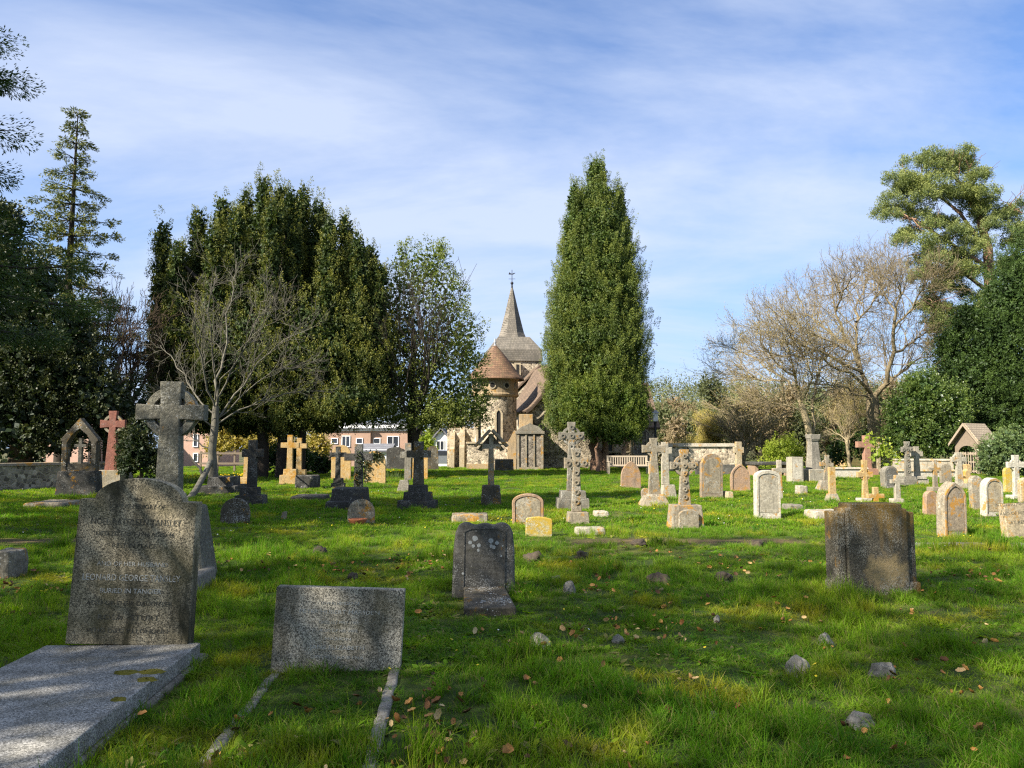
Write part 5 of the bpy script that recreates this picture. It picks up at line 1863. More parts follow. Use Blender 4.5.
def fit(polys, x0, x1, zt, base, ydep=1.0, keep=0.0):
    """scale a grown tree so that it fills x0..x1 and reaches zt; base stays"""
    allp = np.concatenate([p for p, _, _ in polys]) - base
    sx0 = -x0 / max(1e-6, -np.percentile(allp[:, 0], .5)) if x0 < 0 else 1
    sx1 = x1 / max(1e-6, np.percentile(allp[:, 0], 99.5))
    sz = zt / allp[:, 2].max()
    sy = (sx0 + sx1) / 2 * ydep
    res = []
    for p, r, l in polys:
        q = p - base
        q = q * np.stack([np.where(q[:, 0] < 0, sx0, sx1), np.full(len(q), sy), np.full(len(q), sz)], 1)
        res.append((q + base, r, l))
    return res


def bare_tree(name, label, px, pyb, Y, pxl, pxr, pyt, r0, bark, seed, lv=5, kids=(5, 5, 5, 4, 3), ang=.72, trunk=.28, leaf=None, group=None, lean=(0, 0, 1), trop=.06, wob=.15, ratio=.62, tipr=.008, buds=0, first=.35, twig=None):
    rng = np.random.default_rng(seed)
    base = P(px, 470, Y)
    g = gz1(base.x, Y)
    b = np.array([base.x, Y, g])
    o = empty(name, tuple(b), label, 'tree', group)
    s = sc(Y)
    H = P(px, pyt, Y).z - g
    polys = []
    grow(rng, b, np.array(lean, float), H * trunk, r0, 0, lv, polys, ang, kids, wob, trop, ratio, first, tipr)
    # the trunk passes on into leaders
    polys = fit(polys, (pxl - px) * s, (pxr - px) * s, H, b)
    tr = [q for q in polys if q[2] == 0]
    br = [q for q in polys if 0 < q[2] <= 2]
    tw = [q for q in polys if q[2] > 2]
    for nm, pl, mt in (('trunk', tr, BK[bark]), ('branches', br, BK[bark]), ('twigs', tw, BK[twig or bark])):
        if pl:
            V, Fq = tubes(pl)
            np_mesh(nm, V - b, Fq, mt, o, smooth=True)
    if leaf:
        ends = np.array([q[0][-1] for q in polys if q[2] >= lv - 1])
        dirs = np.array([q[0][-1] - q[0][-2] for q in polys if q[2] >= lv - 1])
        V, T = plume(ends, dirs, .35, .22, buds or 5, .07, .045, rng, 1.0, .8)
        link_leaves('buds', [V], [T], LF[leaf], o, b)
    return o


def crown_tree(name, label, Y, base_px, lobes, leaf, bark='dark', trunk_r=.25, trunk_top=None, density=5.0, n=34, ll=.14, lw=.06, pl=(.7, .22), up=.35, seed=1, group=None, cat='tree', fill=.35, filler=None, trunks=None, low=-.6, limbs=6, yr=None, filln=1.0, rough=.17):
    """evergreen: leafy sprays over a set of lobes (px, py, rx, rz [, dy, ry]) round a trunk"""
    rng = np.random.default_rng(seed)
    b0 = P(base_px, 470, Y)
    g = gz1(b0.x, Y)
    b = np.array([b0.x, Y, g])
    o = empty(name, tuple(b), label, cat, group)
    s = sc(Y)
    Vs, Ts = [], []
    cs = []
    for lb in lobes:
        px, py, rx, rz_ = lb[:4]
        dy = lb[4] if len(lb) > 4 else 0
        ry = (lb[5] if len(lb) > 5 else rx) * s
        c = P(px, py, Y + dy)
        kk = (Y + dy) / Y
        rr = np.array([rx * s * kk, ry, rz_ * s * kk])
        c = np.array(c)
        cs.append((c, rr))
    for c, rr in cs:
        area = 4 * np.pi * ((rr[0] * rr[1]) ** 1.6 / 3 + (rr[0] * rr[2]) ** 1.6 / 3 + (rr[1] * rr[2]) ** 1.6 / 3) ** (1 / 1.6)
        N = int(area * density)
        C, Nn = ellipsoid_pts(c, rr, N, rng, low, rough)
        # drop sprays well inside another lobe
        inside = np.zeros(N, bool)
        for c2, r2 in cs:
            if c2 is c:
                continue
            inside |= (((C - c2) / r2) ** 2).sum(1) < .72
        C, Nn = C[~inside], Nn[~inside]
        D = unit(Nn * (1 - up) + np.array([0, 0, up * 1.4]) + rng.normal(size=Nn.shape) * .25)
        Lp = pl[0] * rng.uniform(.6, 1.35, len(C))
        if len(C):
            V, T = plume(C - D * (Lp * .55)[:, None], D, Lp, pl[1] * rng.uniform(.7, 1.3, len(C)), n, ll, lw, rng)
            Vs.append(V)
            Ts.append(T)
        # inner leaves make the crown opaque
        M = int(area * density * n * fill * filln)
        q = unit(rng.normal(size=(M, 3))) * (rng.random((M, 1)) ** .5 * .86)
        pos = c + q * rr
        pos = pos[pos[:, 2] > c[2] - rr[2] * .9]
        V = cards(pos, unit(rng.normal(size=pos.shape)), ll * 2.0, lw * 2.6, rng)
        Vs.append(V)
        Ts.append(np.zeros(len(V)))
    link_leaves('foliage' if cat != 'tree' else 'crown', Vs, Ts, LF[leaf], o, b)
    # trunk(s) and limbs
    zt = trunk_top if trunk_top is not None else max(c[2] + r[2] * .5 for c, r in cs) - g
    tp = []
    for (tx, tr_) in (trunks or ((base_px, trunk_r),)):
        p0 = P(tx, 470, Y)
        pts = [np.array([p0.x, Y, g - .3])]
        for k in range(1, 7):
            pts.append(np.array([p0.x + rng.normal() * .06 * k ** .5, Y + rng.normal() * .05, g + zt * k / 6]))
        tp.append((np.array(pts), np.linspace(tr_ * 1.15, tr_ * .2, 7), 0))
    V, Fq = tubes(tp)
    np_mesh('trunk' if cat == 'tree' else 'stem', V - b, Fq, BK[bark], o, smooth=True)
    if limbs:
        lp = []
        idx = rng.choice(len(cs), min(limbs, len(cs)), replace=False)
        for i in idx:
            c, r = cs[i]
            st = np.array([b[0], Y, min(c[2] * .55, zt * .6) + g * .4])
            mid = (st + c) / 2 + np.array([0, 0, .25 * np.linalg.norm(c - st) * .3])
            lp.append((np.array([st, mid * .6 + st * .4, mid, c * .5 + mid * .5, c]), np.linspace(trunk_r * .55, trunk_r * .12, 5), 1))
        V, Fq = tubes(lp)
        np_mesh('limbs', V - b, Fq, BK[bark], o, smooth=True)
    return o, cs, b


# ---- the tall cypress
rng_c = np.random.default_rng(5)
lob = []
def env(top, base, cx_top, cx_bot, prof, dy, n=9):
    for k in range(n):
        t = (k + .5) / n
        py = top + (base - top) * t
        rx = np.interp(t, [p[0] for p in prof], [p[1] for p in prof])
        lob.append((cx_top + (cx_bot - cx_top) * t + rng_c.normal() * 1.2, py, rx, (base - top) / n * .95, dy))
env(166, 425, 598, 596, [(0, 6), (.08, 16), (.2, 31), (.4, 43), (.7, 52), (1, 46)], 0, 11)
env(192, 430, 576, 570, [(0, 4), (.15, 12), (.4, 20), (.7, 26), (1, 24)], -.6, 9)
env(194, 430, 620, 628, [(0, 4), (.12, 9), (.35, 16), (.7, 20), (1, 18)], .6, 9)
crown_tree('cypress', 'tall dense cypress with several pointed tops beside the church spire', 47, 600, lob, 'cypress', 'red', .42, 3.0, 3.6, 105, .105, .040, (1.0, .22), .62, 5, fill=.55, rough=.09,
           trunks=((597, .42), (604, .26)), limbs=0, low=-.9)
crown_tree('evergreen_shrub', 'bright green rounded evergreen growing against the foot of the cypress', 45, 613,
           [(580, 405, 18, 26), (600, 396, 20, 27), (622, 402, 20, 26), (638, 412, 13, 26), (590, 425, 16, 18), (617, 430, 22, 17)],
           'box', 'red', .16, 2.6, 9, 54, .10, .045, (.5, .18), .55, 6, cat='shrub', fill=.25, trunks=((597, .12), (624, .17)), limbs=0)
# ---- the great many-spired yew at the left
lob = []
ry_ = np.random.default_rng(8)
for px, top, dy in ((165, 228, 0), (178, 246, -1), (197, 216, 0), (213, 232, -1.5), (222, 203, .5), (237, 215, -1.2), (247, 197, .5), (262, 184, 0), (272, 205, -1.5), (281, 191, .6), (292, 196, -.8), (303, 193, .5), (318, 206, 0), (330, 222, -1),
                    (343, 222, .5), (357, 240, -.8), (366, 250, .4), (379, 268, -.6)):
    for k in range(5):
        t = (k + .5) / 5
        lob.append((px + ry_.normal() * 1.5, top + (375 - top) * t, 7 + 12 * t ** .8, (375 - top) / 5 * .85, dy))
for px, top in ((188, 262), (207, 250), (230, 235), (255, 222), (275, 218), (298, 215), (322, 232), (347, 252), (370, 280), (172, 275)):
    for k in range(3):
        t = (k + .5) / 3
        lob.append((px, top + (370 - top) * t, 12 + 9 * t, (370 - top) / 3 * .8, .4))
lob += [(200, 345, 44, 50, 0), (255, 350, 60, 62, 0), (320, 350, 58, 62, 0), (365, 365, 38, 52, 0), (180, 385, 34, 38, 0), (235, 395, 40, 30, 0), (300, 398, 44, 26, 0), (352, 400, 38, 22, -1)]
lob += [(165, 300, 14, 40, 0), (160, 340, 14, 40, 0), (160, 390, 13, 32, .5), (180, 420, 18, 18, 0), (230, 412, 36, 18, 0), (300, 415, 40, 16, 0), (345, 412, 34, 14, 0), (265, 418, 30, 14, 1), (205, 420, 26, 16, 1), (322, 422, 26, 12, 1), (285, 426, 22, 12, 0), (245, 424, 20, 14, 2), (368, 408, 22, 14, 0)]
crown_tree('yew_tree', 'huge dark yew with many golden tipped spires, filling the left half of the skyline', 36.5, 268, lob, 'yew', 'dark', .5, 8, 5.8, 50, .105, .043, (.7, .15), .74, 8, fill=.5,
           trunks=((262, .26), (280, .22), (300, .2)), limbs=10, low=-.8)
# ---- holly between yew and church: thin at the top, dense below
lob = [(398, 300, 14, 34), (412, 275, 16, 30), (432, 272, 17, 30), (448, 300, 19, 30), (420, 318, 28, 34), (455, 335, 24, 30), (395, 345, 26, 34), (468, 362, 18, 26), (430, 362, 36, 34), (404, 390, 34, 30), (452, 396, 32, 28), (380, 398, 26, 26), (426, 408, 40, 16), (478, 398, 14, 22), (402, 262, 7, 22), (441, 255, 7, 16), (372, 412, 24, 18), (455, 412, 28, 18), (474, 414, 14, 14), (425, 420, 34, 10), (385, 330, 16, 40)]
o, cs_h, b_h = crown_tree('holly_tree', 'airy green holly with a dense skirt, between the dark yew and the church turret', 37.5, 411, lob, 'holly', 'dark', .22, 7.5, 6.2, 32, .11, .065, (.6, .3), .35, 9, fill=.16,
           trunks=((411, .24),), limbs=0, low=-.8, filln=.5)
pl_ = []
rh = np.random.default_rng(3)
grow(rh, b_h, (0, 0, 1), 3.0, .2, 0, 4, pl_, .55, (7, 6, 4, 3), .12, .10, .66, .3, .008)
pl_ = fit(pl_, -(411 - 372) * sc(37.5), (472 - 411) * sc(37.5), P(411, 262, 37.5).z, b_h)
V, Fq = tubes(pl_)
np_mesh('limbs', V - b_h, Fq, BK['dark'], o, smooth=True)

# ---- small bare grey tree behind the granite graves
def limb_tree(name, label, Y, trunk, limbs, bark, seed, tw=14, tl=(.5, 1.15), tr=.022, mx=4, kids=(4, 4, 4, 3), stems=(), leaf=None, nb=3, tip=.0045, dyf=.25, ang=.6, bud=(.07, .04)):
    """leafless tree drawn limb by limb: picture points with a radius, then grown twigs"""
    rng = np.random.default_rng(seed)
    b0 = P(trunk[0][0], 470, Y)
    g = gz1(b0.x, Y)
    b = np.array([b0.x, Y, g])
    o = empty(name, tuple(b), label, 'tree')
    pt = lambda px, py, dy=0: np.array(P(px, py, Y + dy))
    tp = np.array([pt(q[0], q[1]) for q in trunk])
    tp[0][2] = g - .1
    polys = [(tp, np.array([q[2] for q in trunk]), 0)]
    for st in stems:
        polys.append((np.array([pt(q[0], q[1], q[3]) for q in st]), np.array([q[2] for q in st]), 0))
    for i, (r0, *lm) in enumerate(limbs):
        n = len(lm)
        sg = (1, -1, .4, -.5)[i % 4]
        c = np.array([pt(*q, dy=k * dyf * sg * 2) for k, q in enumerate(lm)])
        f = np.linspace(0, n - 1, (n - 1) * 3 + 1)
        pts = np.stack([np.interp(f, np.arange(n), c[:, k]) for k in range(3)], 1)
        seg = np.linalg.norm(c[1] - c[0])
        pts[1:-1] += rng.normal(size=pts[1:-1].shape) * seg * .035
        rr = np.linspace(r0, max(tip * 2, r0 * .12), len(pts))
        polys.append((pts, rr, 1))
        for k in range(tw):
            t = rng.uniform(.1, 1) ** .8
            ff = min(t, .995) * (len(pts) - 1)
            j = int(ff)
            q = pts[j] + (pts[j + 1] - pts[j]) * (ff - j)
            d = unit(pts[j + 1] - pts[j])
            d = unit(d + rng.normal(size=3) * .55 + np.array([0, 0, .12]))
            grow(rng, q, d, rng.uniform(*tl) * (1.2 - t * .5), min(tr, rr[j] * .6), 2, mx, polys, ang, kids, .15, .05, .6, .25, tip)
    for nm, pl in (('trunk', [q for q in polys if q[2] == 0]), ('branches', [q for q in polys if q[2] == 1]), ('twigs', [q for q in polys if q[2] > 1])):
        V, Fq = tubes(pl)
        np_mesh(nm, V - b, Fq, BK[bark], o, smooth=True)
    if leaf:
        e = [q for q in polys if q[2] >= mx]
        ends = np.array([q[0][-1] for q in e])
        dirs = np.array([q[0][-1] - q[0][-2] for q in e])
        V, T = plume(ends, dirs, .3, .2, nb, bud[0], bud[1], rng, 1.0, .8)
        link_leaves('buds', [V], [T], LF[leaf], o, b)
    return o


limb_tree('bare_tree', 'small leafless grey tree with a leaning stem behind the tall wheel cross', 25,
          [(214, 490, .19), (213, 470, .15), (212, 450, .125), (215, 425, .12), (216, 406, .10)],
          [(0.045, (216, 408), (221, 370), (227, 330), (233, 290), (236, 262)), (0.033, (216, 412), (206, 380), (197, 345), (192, 310), (189, 288)), (0.036, (216, 420), (235, 395), (258, 365), (285, 340), (312, 328)),
           (0.030, (217, 408), (232, 372), (250, 335), (262, 305), (272, 288)), (0.027, (215, 415), (196, 395), (182, 375), (170, 355), (160, 345)), (0.030, (215, 400), (212, 350), (210, 310), (213, 270)),
           (0.030, (216, 425), (240, 410), (268, 398), (295, 392), (322, 390)), (0.024, (214, 428), (195, 415), (183, 408), (172, 395)), (0.024, (216, 420), (245, 390), (275, 372), (300, 366)), (0.021, (217, 400), (240, 350), (262, 325), (290, 310)), (0.024, (208, 448), (194, 440), (186, 428))],
          'grey', 14, 13, (.6, 1.3), .012, tip=.0035,  stems=[[(186, 504, .10, -3), (196, 490, .09, -2), (206, 472, .085, -1), (211, 460, .08, 0)], [(203, 478, .045, -1.2), (200, 468, .04, -1.2), (194, 462, .03, -1.2), (189, 454, .01, -1.2)]])

crown_tree('undergrowth_bush', 'dark bush in the shade of the yew behind the golden crosses', 40, 285, [(272, 458, 16, 16), (290, 452, 14, 18), (302, 460, 12, 13)], 'yewr', 'dark', .08, 1, 6, 26, .12, .06, (.5, .2), .4, 24, cat='bush', fill=.25, limbs=0)
crown_tree('undergrowth_bush', 'dark bush below the yew, right of the golden crosses', 41, 318, [(314, 462, 12, 11), (328, 464, 10, 9)], 'yewr', 'dark', .08, 1, 6, 26, .12, .06, (.5, .2), .4, 25, cat='bush', fill=.25, limbs=0)
# ---- the dark ivied trees at the left
crown_tree('ivy_clad_tree', 'ivy covered dark tree mass at the left edge', 29, 20, [(10, 300, 42, 60), (-25, 270, 40, 70), (30, 345, 44, 55), (-10, 380, 55, 70), (52, 385, 36, 52), (20, 425, 55, 46), (60, 430, 30, 30), (-45, 330, 40, 90), (5, 232, 20, 38), (38, 292, 22, 34), (70, 335, 24, 34), (80, 375, 26, 30), (100, 400, 26, 30)],
           'ivy', 'brown', .4, 6, 5, 30, .13, .08, (.55, .25), .3, 21, fill=.25, limbs=5)
crown_tree('ivy_clad_tree', 'lower ivy covered tree right of the ivy mass, behind the red cross', 31, 110, [(96, 420, 26, 26), (128, 405, 18, 28), (142, 420, 16, 26), (84, 380, 20, 26), (118, 432, 22, 22), (112, 392, 12, 16)],
           'ivy', 'brown', .3, 5, 3.6, 24, .13, .08, (.6, .25), .3, 22, fill=.18, limbs=5)
crown_tree('holly_bush', 'dark glossy bush beside the red granite cross', 27, 138, [(138, 450, 20, 24), (128, 462, 12, 16), (150, 462, 12, 18), (140, 435, 13, 15)], 'ivy', 'brown', .1, 1.0, 9, 36, .09, .05, (.35, .18), .3, 23, cat='bush', fill=.3, limbs=0)
bare_tree('bare_tree', 'brown bare tree with fine spreading twigs above the ivied trees', 96, 470, 33, 40, 158, 262, .22, 'brown', 31, 5, (6, 5, 5, 4, 3), .6, .34)
bare_tree('bare_tree', 'second bare tree with upright grey twigs left of the yew', 128, 470, 35, 95, 168, 285, .18, 'brown', 33, 5, (6, 5, 5, 3, 3), .55, .36)


def fir(name, label, px, Y, pyt, half_px, seed, z0=2.0, leaf='fir', tiers=26, x=None, H=None, rad=None, ll=.16, group=None, r=.3, droop=.18, sparse=1.0, dn=1.0):
    """conifer: straight trunk, tiers of drooping boughs"""
    rng = np.random.default_rng(seed)
    if x is None:
        p = P(px, 470, Y)
        x = p.x
        H = P(px, pyt, Y).z
        rad = half_px * sc(Y)
    g = gz1(x, Y)
    b = np.array([x, Y, g])
    o = empty(name, tuple(b), label, 'tree', group)
    V, Fq = tubes([(np.array([[x, Y, g - .2], [x, Y, g + H * .5], [x + .1, Y, g + H]]), np.array([r, r * .55, .02]), 0)])
    np_mesh('trunk', V - b, Fq, BK['dark'], o, smooth=True)
    bo, C, D, L_ = [], [], [], []
    for k in range(tiers):
        t = k / (tiers - 1)
        z = z0 + (H - z0) * t ** .92
        R_ = rad * (1 - t) ** .92 * rng.uniform(.75, 1.1) + .12
        nb = int(rng.integers(5, 8) * sparse) or 3
        a0 = rng.uniform(0, 6.3)
        for j in range(nb):
            a = a0 + j * 2 * np.pi / nb + rng.uniform(-.25, .25)
            rr = R_ * rng.uniform(.65, 1.15)
            h = np.array([math.cos(a), math.sin(a), 0])
            pts = [np.array([x, Y, g + z]) + h * rr * f + np.array([0, 0, -droop * rr * (f * 1.4 - f * f * .5) + (.10 * rr * f ** 3) + .08 * math.sin(f * 3)]) for f in (0, .3, .6, .85, 1)]
            bo.append((np.array(pts), np.linspace(.02 + .012 * rr, .006, 5), 2))
            m_ = max(4, int(rr * 9 * (1.8 if dn > 2 else 1)))
            for q in range(m_):
                f = rng.uniform(.15, 1)
                base_ = pts[0] + (pts[-1] - pts[0]) * f
                base_[2] = np.interp(f, (0, .3, .6, .85, 1), [p[2] for p in pts])
                sd_ = np.array([-h[1], h[0], 0]) * rng.choice([-1, 1])
                C.append(base_)
                D.append(h * .8 + sd_ * rng.uniform(.2, .9) + np.array([0, 0, rng.uniform(-.45, .1)]))
                L_.append(rng.uniform(.35, .8) * (.4 + .5 * (1 - f) * rr / max(rad, .1) + .3))
    V, Fq = tubes(bo)
    np_mesh('boughs', V - b, Fq, BK['dark'], o, smooth=True)
    C, D, L_ = np.array(C), unit(np.array(D)), np.array(L_)
    V, T = plume(C, D, L_, .13 * dn, int(26 * dn), ll, ll * .30, rng, .8, .3)
    link_leaves('crown', [V], [T], LF[leaf], o, b)
    return o


fir('fir_tree', 'tall dark fir with layered drooping boughs at the left, above the ivied trees', 60, 34, 114, 78, 41, 3.0, tiers=19, ll=.17, droop=.12, dn=1.0)
fir('fir_tree', 'big dark conifer at the left edge, only its bough ends in view', 0, 13, 0, 0, 42, 4.6, tiers=26, x=-12.7, H=17.5, rad=4.8, ll=.09, r=.35, droop=.24, dn=3.0, leaf='yewr')

# ---- right hand trees
limb_tree('bare_tree', 'great bare tree with wide spreading crown and forked trunk, right of centre', 50,
          [(874, 470, .50), (875, 430, .42), (873, 410, .40), (872, 394, .36)],
          [(0.173, (872, 397), (861, 371), (845, 339), (834, 304), (830, 280)), (0.108, (861, 371), (825, 352), (790, 339), (776, 316)), (0.122, (862, 374), (855, 343), (856, 317), (860, 296), (868, 280)), (0.187, (873, 397), (886, 383), (893, 351), (894, 323), (900, 296), (896, 272)),
           (0.101, (892, 356), (906, 346), (922, 336), (938, 323)), (0.115, (872, 395), (850, 375), (822, 358), (792, 358), (763, 351)), (0.101, (880, 388), (900, 372), (918, 361), (934, 353)), (0.086, (893, 330), (908, 313), (918, 297), (925, 285)),
           (0.086, (845, 341), (825, 329), (805, 313), (795, 291)), (0.072, (836, 311), (845, 291), (850, 280), (852, 271)), (0.072, (856, 322), (872, 306), (880, 289), (884, 275)), (0.072, (850, 352), (832, 343), (812, 335), (800, 329)), (0.065, (896, 313), (886, 300), (882, 285), (880, 276)), (0.072, (872, 400), (846, 390), (820, 383), (800, 384))],
          'tan', 52, 20, (1.3, 2.7), .034, 5, (4, 4, 4, 3), leaf='bud', nb=1, tip=.0075, dyf=.8, ang=.62, bud=(.06, .04))
limb_tree('bare_tree', 'smaller budding yellowish bare tree behind the tall pale pillar', 48,
          [(811, 470, .26), (810, 440, .22), (808, 425, .21), (801, 404, .18)],
          [(0.094, (801, 405), (788, 383), (765, 366), (744, 353), (732, 344)), (0.086, (801, 404), (796, 374), (790, 350), (780, 329)), (0.101, (812, 436), (814, 400), (817, 374), (822, 353), (822, 336)), (0.065, (796, 376), (775, 361), (762, 344), (757, 329)), (0.058, (817, 376), (834, 359), (848, 353), (856, 348)),
           (0.058, (801, 402), (812, 378), (806, 357), (808, 338)), (0.058, (785, 381), (765, 381), (745, 376), (730, 371)), (0.050, (803, 410), (785, 405), (770, 402), (752, 404)), (0.043, (814, 400), (830, 391), (842, 386), (850, 378))],
          'ash', 53, 18, (1.1, 2.4), .032, 5, (4, 4, 4, 3), leaf='bud', nb=3, tip=.0075, dyf=.7, ang=.6, bud=(.07, .045))
bare_tree('bare_tree', 'thicket-like pale bare tree behind the long flint wall', 745, 470, 55, 700, 795, 385, .14, 'ash', 54, 4, (10, 7, 6, 5), .34, .5, leaf='bud', buds=3, first=.05)
bare_tree('bare_tree', 'yellow orange budding tree behind the long flint wall', 692, 470, 58, 668, 716, 408, .12, 'ash', 55, 5, (9, 6, 5, 4, 3), .45, .4, leaf='hedge', buds=9, first=.1)
bare_tree('bare_tree', 'thin bare tree with pale stems in front of the dark evergreens', 850, 470, 56, 822, 880, 372, .12, 'ash', 56, 5, (8, 5, 5, 4, 3), .4, .3, leaf='bud', buds=3, first=.15)
crown_tree('shrub', 'lime green shrub behind the dark table tomb', 49, 780, [(772, 452, 11, 10), (786, 447, 13, 11), (796, 456, 9, 10), (780, 460, 16, 10)], 'lime', 'ash', .06, 1.0, 7, 26, .11, .06, (.5, .2), .4, 57, cat='shrub', fill=.15, limbs=0)
crown_tree('shrub', 'yellow leaved young shrub beside the slender pillar cross', 38, 881, [(874, 440, 8, 6), (882, 447, 8, 8), (890, 460, 8, 9), (878, 455, 7, 8)], 'lime', 'ash', .04, .8, 5, 16, .12, .08, (.3, .25), .3, 58, cat='shrub', fill=.1, limbs=0)
crown_tree('shrub', 'yellow green shrub between the brick houses and the white cottage', 70, 426, [(426, 440, 6, 9), (431, 446, 5, 8), (421, 446, 5, 7)], 'lime', 'ash', .08, 1, 3, 20, .2, .12, (.6, .3), .4, 59, cat='shrub', fill=.2, limbs=0)
crown_tree('hedge_shrub', 'tawny yellow hedge glowing under the yew boughs', 50, 245, [(222, 440, 12, 16), (240, 436, 15, 18), (258, 441, 14, 17), (272, 446, 12, 16), (214, 448, 9, 13), (286, 448, 12, 14), (300, 444, 10, 14)], 'hedge', 'ash', .08, 1.2, 6, 26, .13, .07, (.7, .3), .5, 60, cat='hedge', fill=.3, limbs=0)
crown_tree('hedge_shrub', 'tawny twiggy shrub between the golden crosses and the brick houses', 52, 320, [(316, 442, 9, 14), (324, 450, 8, 12), (309, 450, 8, 12)], 'hedge', 'ash', .08, 1.2, 6, 26, .13, .07, (.7, .3), .5, 61, cat='shrub', fill=.3, limbs=0)
crown_tree('clipped_bush', 'big rounded glossy green bush beside the lychgate', 37.5, 1004, [(1000, 455, 20, 20), (1016, 452, 20, 20), (990, 462, 12, 14), (1008, 440, 14, 9), (1025, 460, 14, 18)], 'bush', 'brown', .12, 1.2, 11, 34, .10, .06, (.32, .2), .25, 62, cat='bush', fill=.3, limbs=0, low=-.95)
crown_tree('laurel_bush', 'leafy light green evergreen bush left of the dark yews at the right', 47, 918, [(905, 420, 20, 30), (925, 400, 22, 30), (945, 415, 24, 36), (900, 442, 18, 22), (930, 440, 26, 24), (958, 440, 18, 26), (915, 388, 12, 14)],
           'laurel', 'brown', .2, 3, 6, 32, .13, .075, (.5, .25), .35, 63, cat='bush', fill=.25, limbs=0)
crown_tree('yew_tree', 'massive dark green yew at the right edge behind the lychgate', 49, 1000,
           [(985, 350, 34, 44), (1010, 310, 30, 48), (1035, 300, 36, 60), (960, 385, 34, 40), (1000, 390, 40, 40), (1040, 380, 44, 60), (975, 415, 36, 32), (1015, 425, 46, 30), (940, 400, 20, 24), (1022, 270, 16, 22), (950, 345, 14, 18), (968, 322, 16, 20)],
           'yewr', 'dark', .5, 7, 5, 48, .125, .052, (.75, .22), .30, 64, fill=.4, limbs=5)
crown_tree('evergreen_tree', 'narrow dark evergreen among the bare stems behind the retaining wall', 60, 850, [(846, 440, 11, 20), (862, 446, 10, 18), (838, 455, 9, 14), (853, 425, 7, 14)], 'yewr', 'brown', .12, 2, 4.5, 26, .16, .08, (.6, .25), .45, 65, fill=.2, limbs=0)


def scots_pine():
    Y = 56
    rng = np.random.default_rng(71)
    b0 = P(992, 470, Y)
    g = gz1(b0.x, Y)
    b = np.array([b0.x, Y, g])
    o = empty('scots_pine', tuple(b), 'tall Scots pine with flat clumped crown, towering over the yews at the right', 'tree')
    pt = lambda px, py, dy=0: np.array(P(px, py + 8, Y + dy))
    s = sc(Y)
    trunk = [b - [0, 0, .3], pt(994, 400), pt(991, 330), pt(990, 280), pt(988, 240), pt(978, 205), pt(962, 178)]
    polys = [(np.array(trunk), np.array([.5, .45, .42, .38, .32, .22, .12]), 0)]
    clumps = []
    limbs = [((990, 285), (960, 262), (930, 250), (912, 246)), ((989, 260), (950, 235), (915, 212), (890, 205)), ((988, 245), (960, 205), (930, 180), (905, 168)), ((984, 225), (1000, 205), (1010, 198), (1022, 205)),
             ((990, 300), (960, 300), (935, 300), (920, 290)), ((991, 315), (965, 320), (940, 325), (922, 322)), ((980, 205), (960, 175), (945, 160), (930, 155)), ((989, 270), (1010, 250), (1025, 235), (1036, 225)), ((985, 215), (970, 190), (975, 170), (965, 165))]
    for lm in limbs:
        dy = rng.uniform(-2, 2)
        pts = np.array([pt(px, py, dy * k / 3) for k, (px, py) in enumerate(lm)])
        polys.append((pts, np.linspace(.15, .04, 4), 1))
        for k in range(6):
            t = rng.uniform(.4, 1)
            q = pts[0] + (pts[-1] - pts[0]) * t
            q[2] = np.interp(t, (0, .33, .66, 1), pts[:, 2])
            grow(rng, q, unit(rng.normal(size=3) + np.array([0, 0, .6])), 1.6, .045, 3, 4, polys, .7, (3, 3, 3, 3), .2, .1, .6, .4, .012)
    for px, py, rx, rz_, dy in ((893, 205, 20, 10, 0), (915, 190, 24, 14, -1), (905, 172, 18, 11, 0), (928, 158, 26, 12, 0), (955, 160, 24, 12, 1), (975, 172, 18, 12, 0), (945, 182, 30, 15, -1), (970, 195, 24, 14, 0), (925, 212, 24, 14, 0), (950, 222, 28, 15, 0),
                                (905, 228, 16, 10, 0), (985, 208, 16, 12, 1), (1005, 205, 22, 12, 0), (1025, 215, 20, 14, 0), (935, 245, 24, 14, -1), (955, 258, 22, 14, 0), (925, 265, 16, 10, 0), (945, 280, 22, 13, 0), (968, 275, 16, 13, 0), (930, 300, 18, 11, 0),
                                (955, 305, 20, 13, 0), (940, 325, 16, 9, 0), (968, 325, 14, 10, 0), (1015, 235, 16, 10, 1), (975, 240, 14, 12, -1), (1010, 262, 12, 9, 0), (985, 300, 14, 10, 0), (1000, 320, 18, 10, -1)):
        for j in range(6):
            clumps.append((px + rng.normal() * rx * .45, py + rng.normal() * rz_ * .5, rx * rng.uniform(.28, .5), rz_ * rng.uniform(.32, .55), dy + rng.normal() * 1.2))
    Vs, Ts = [], []
    for px, py, rx, rz_, dy in clumps:
        c = pt(px, py, dy)
        rr = np.array([rx * s, rx * s, rz_ * s])
        C, Nn = ellipsoid_pts(c, rr, int(16 + rx * 4.2), rng, -.5, .2)
        D = unit(Nn * .7 + np.array([0, 0, .55]))
        V, T = plume(C - D * .2, D, .55, .22, 30, .17, .055, rng, .9, .4)
        Vs.append(V)
        Ts.append(T)
    link_leaves('crown', Vs, Ts, LF['pine'], o, b)
    V, Fq = tubes(polys[:1])
    np_mesh('trunk', V - b, Fq, BK['red'], o, smooth=True)
    V, Fq = tubes(polys[1:])
    np_mesh('branches', V - b, Fq, BK['red'], o, smooth=True)


scots_pine()

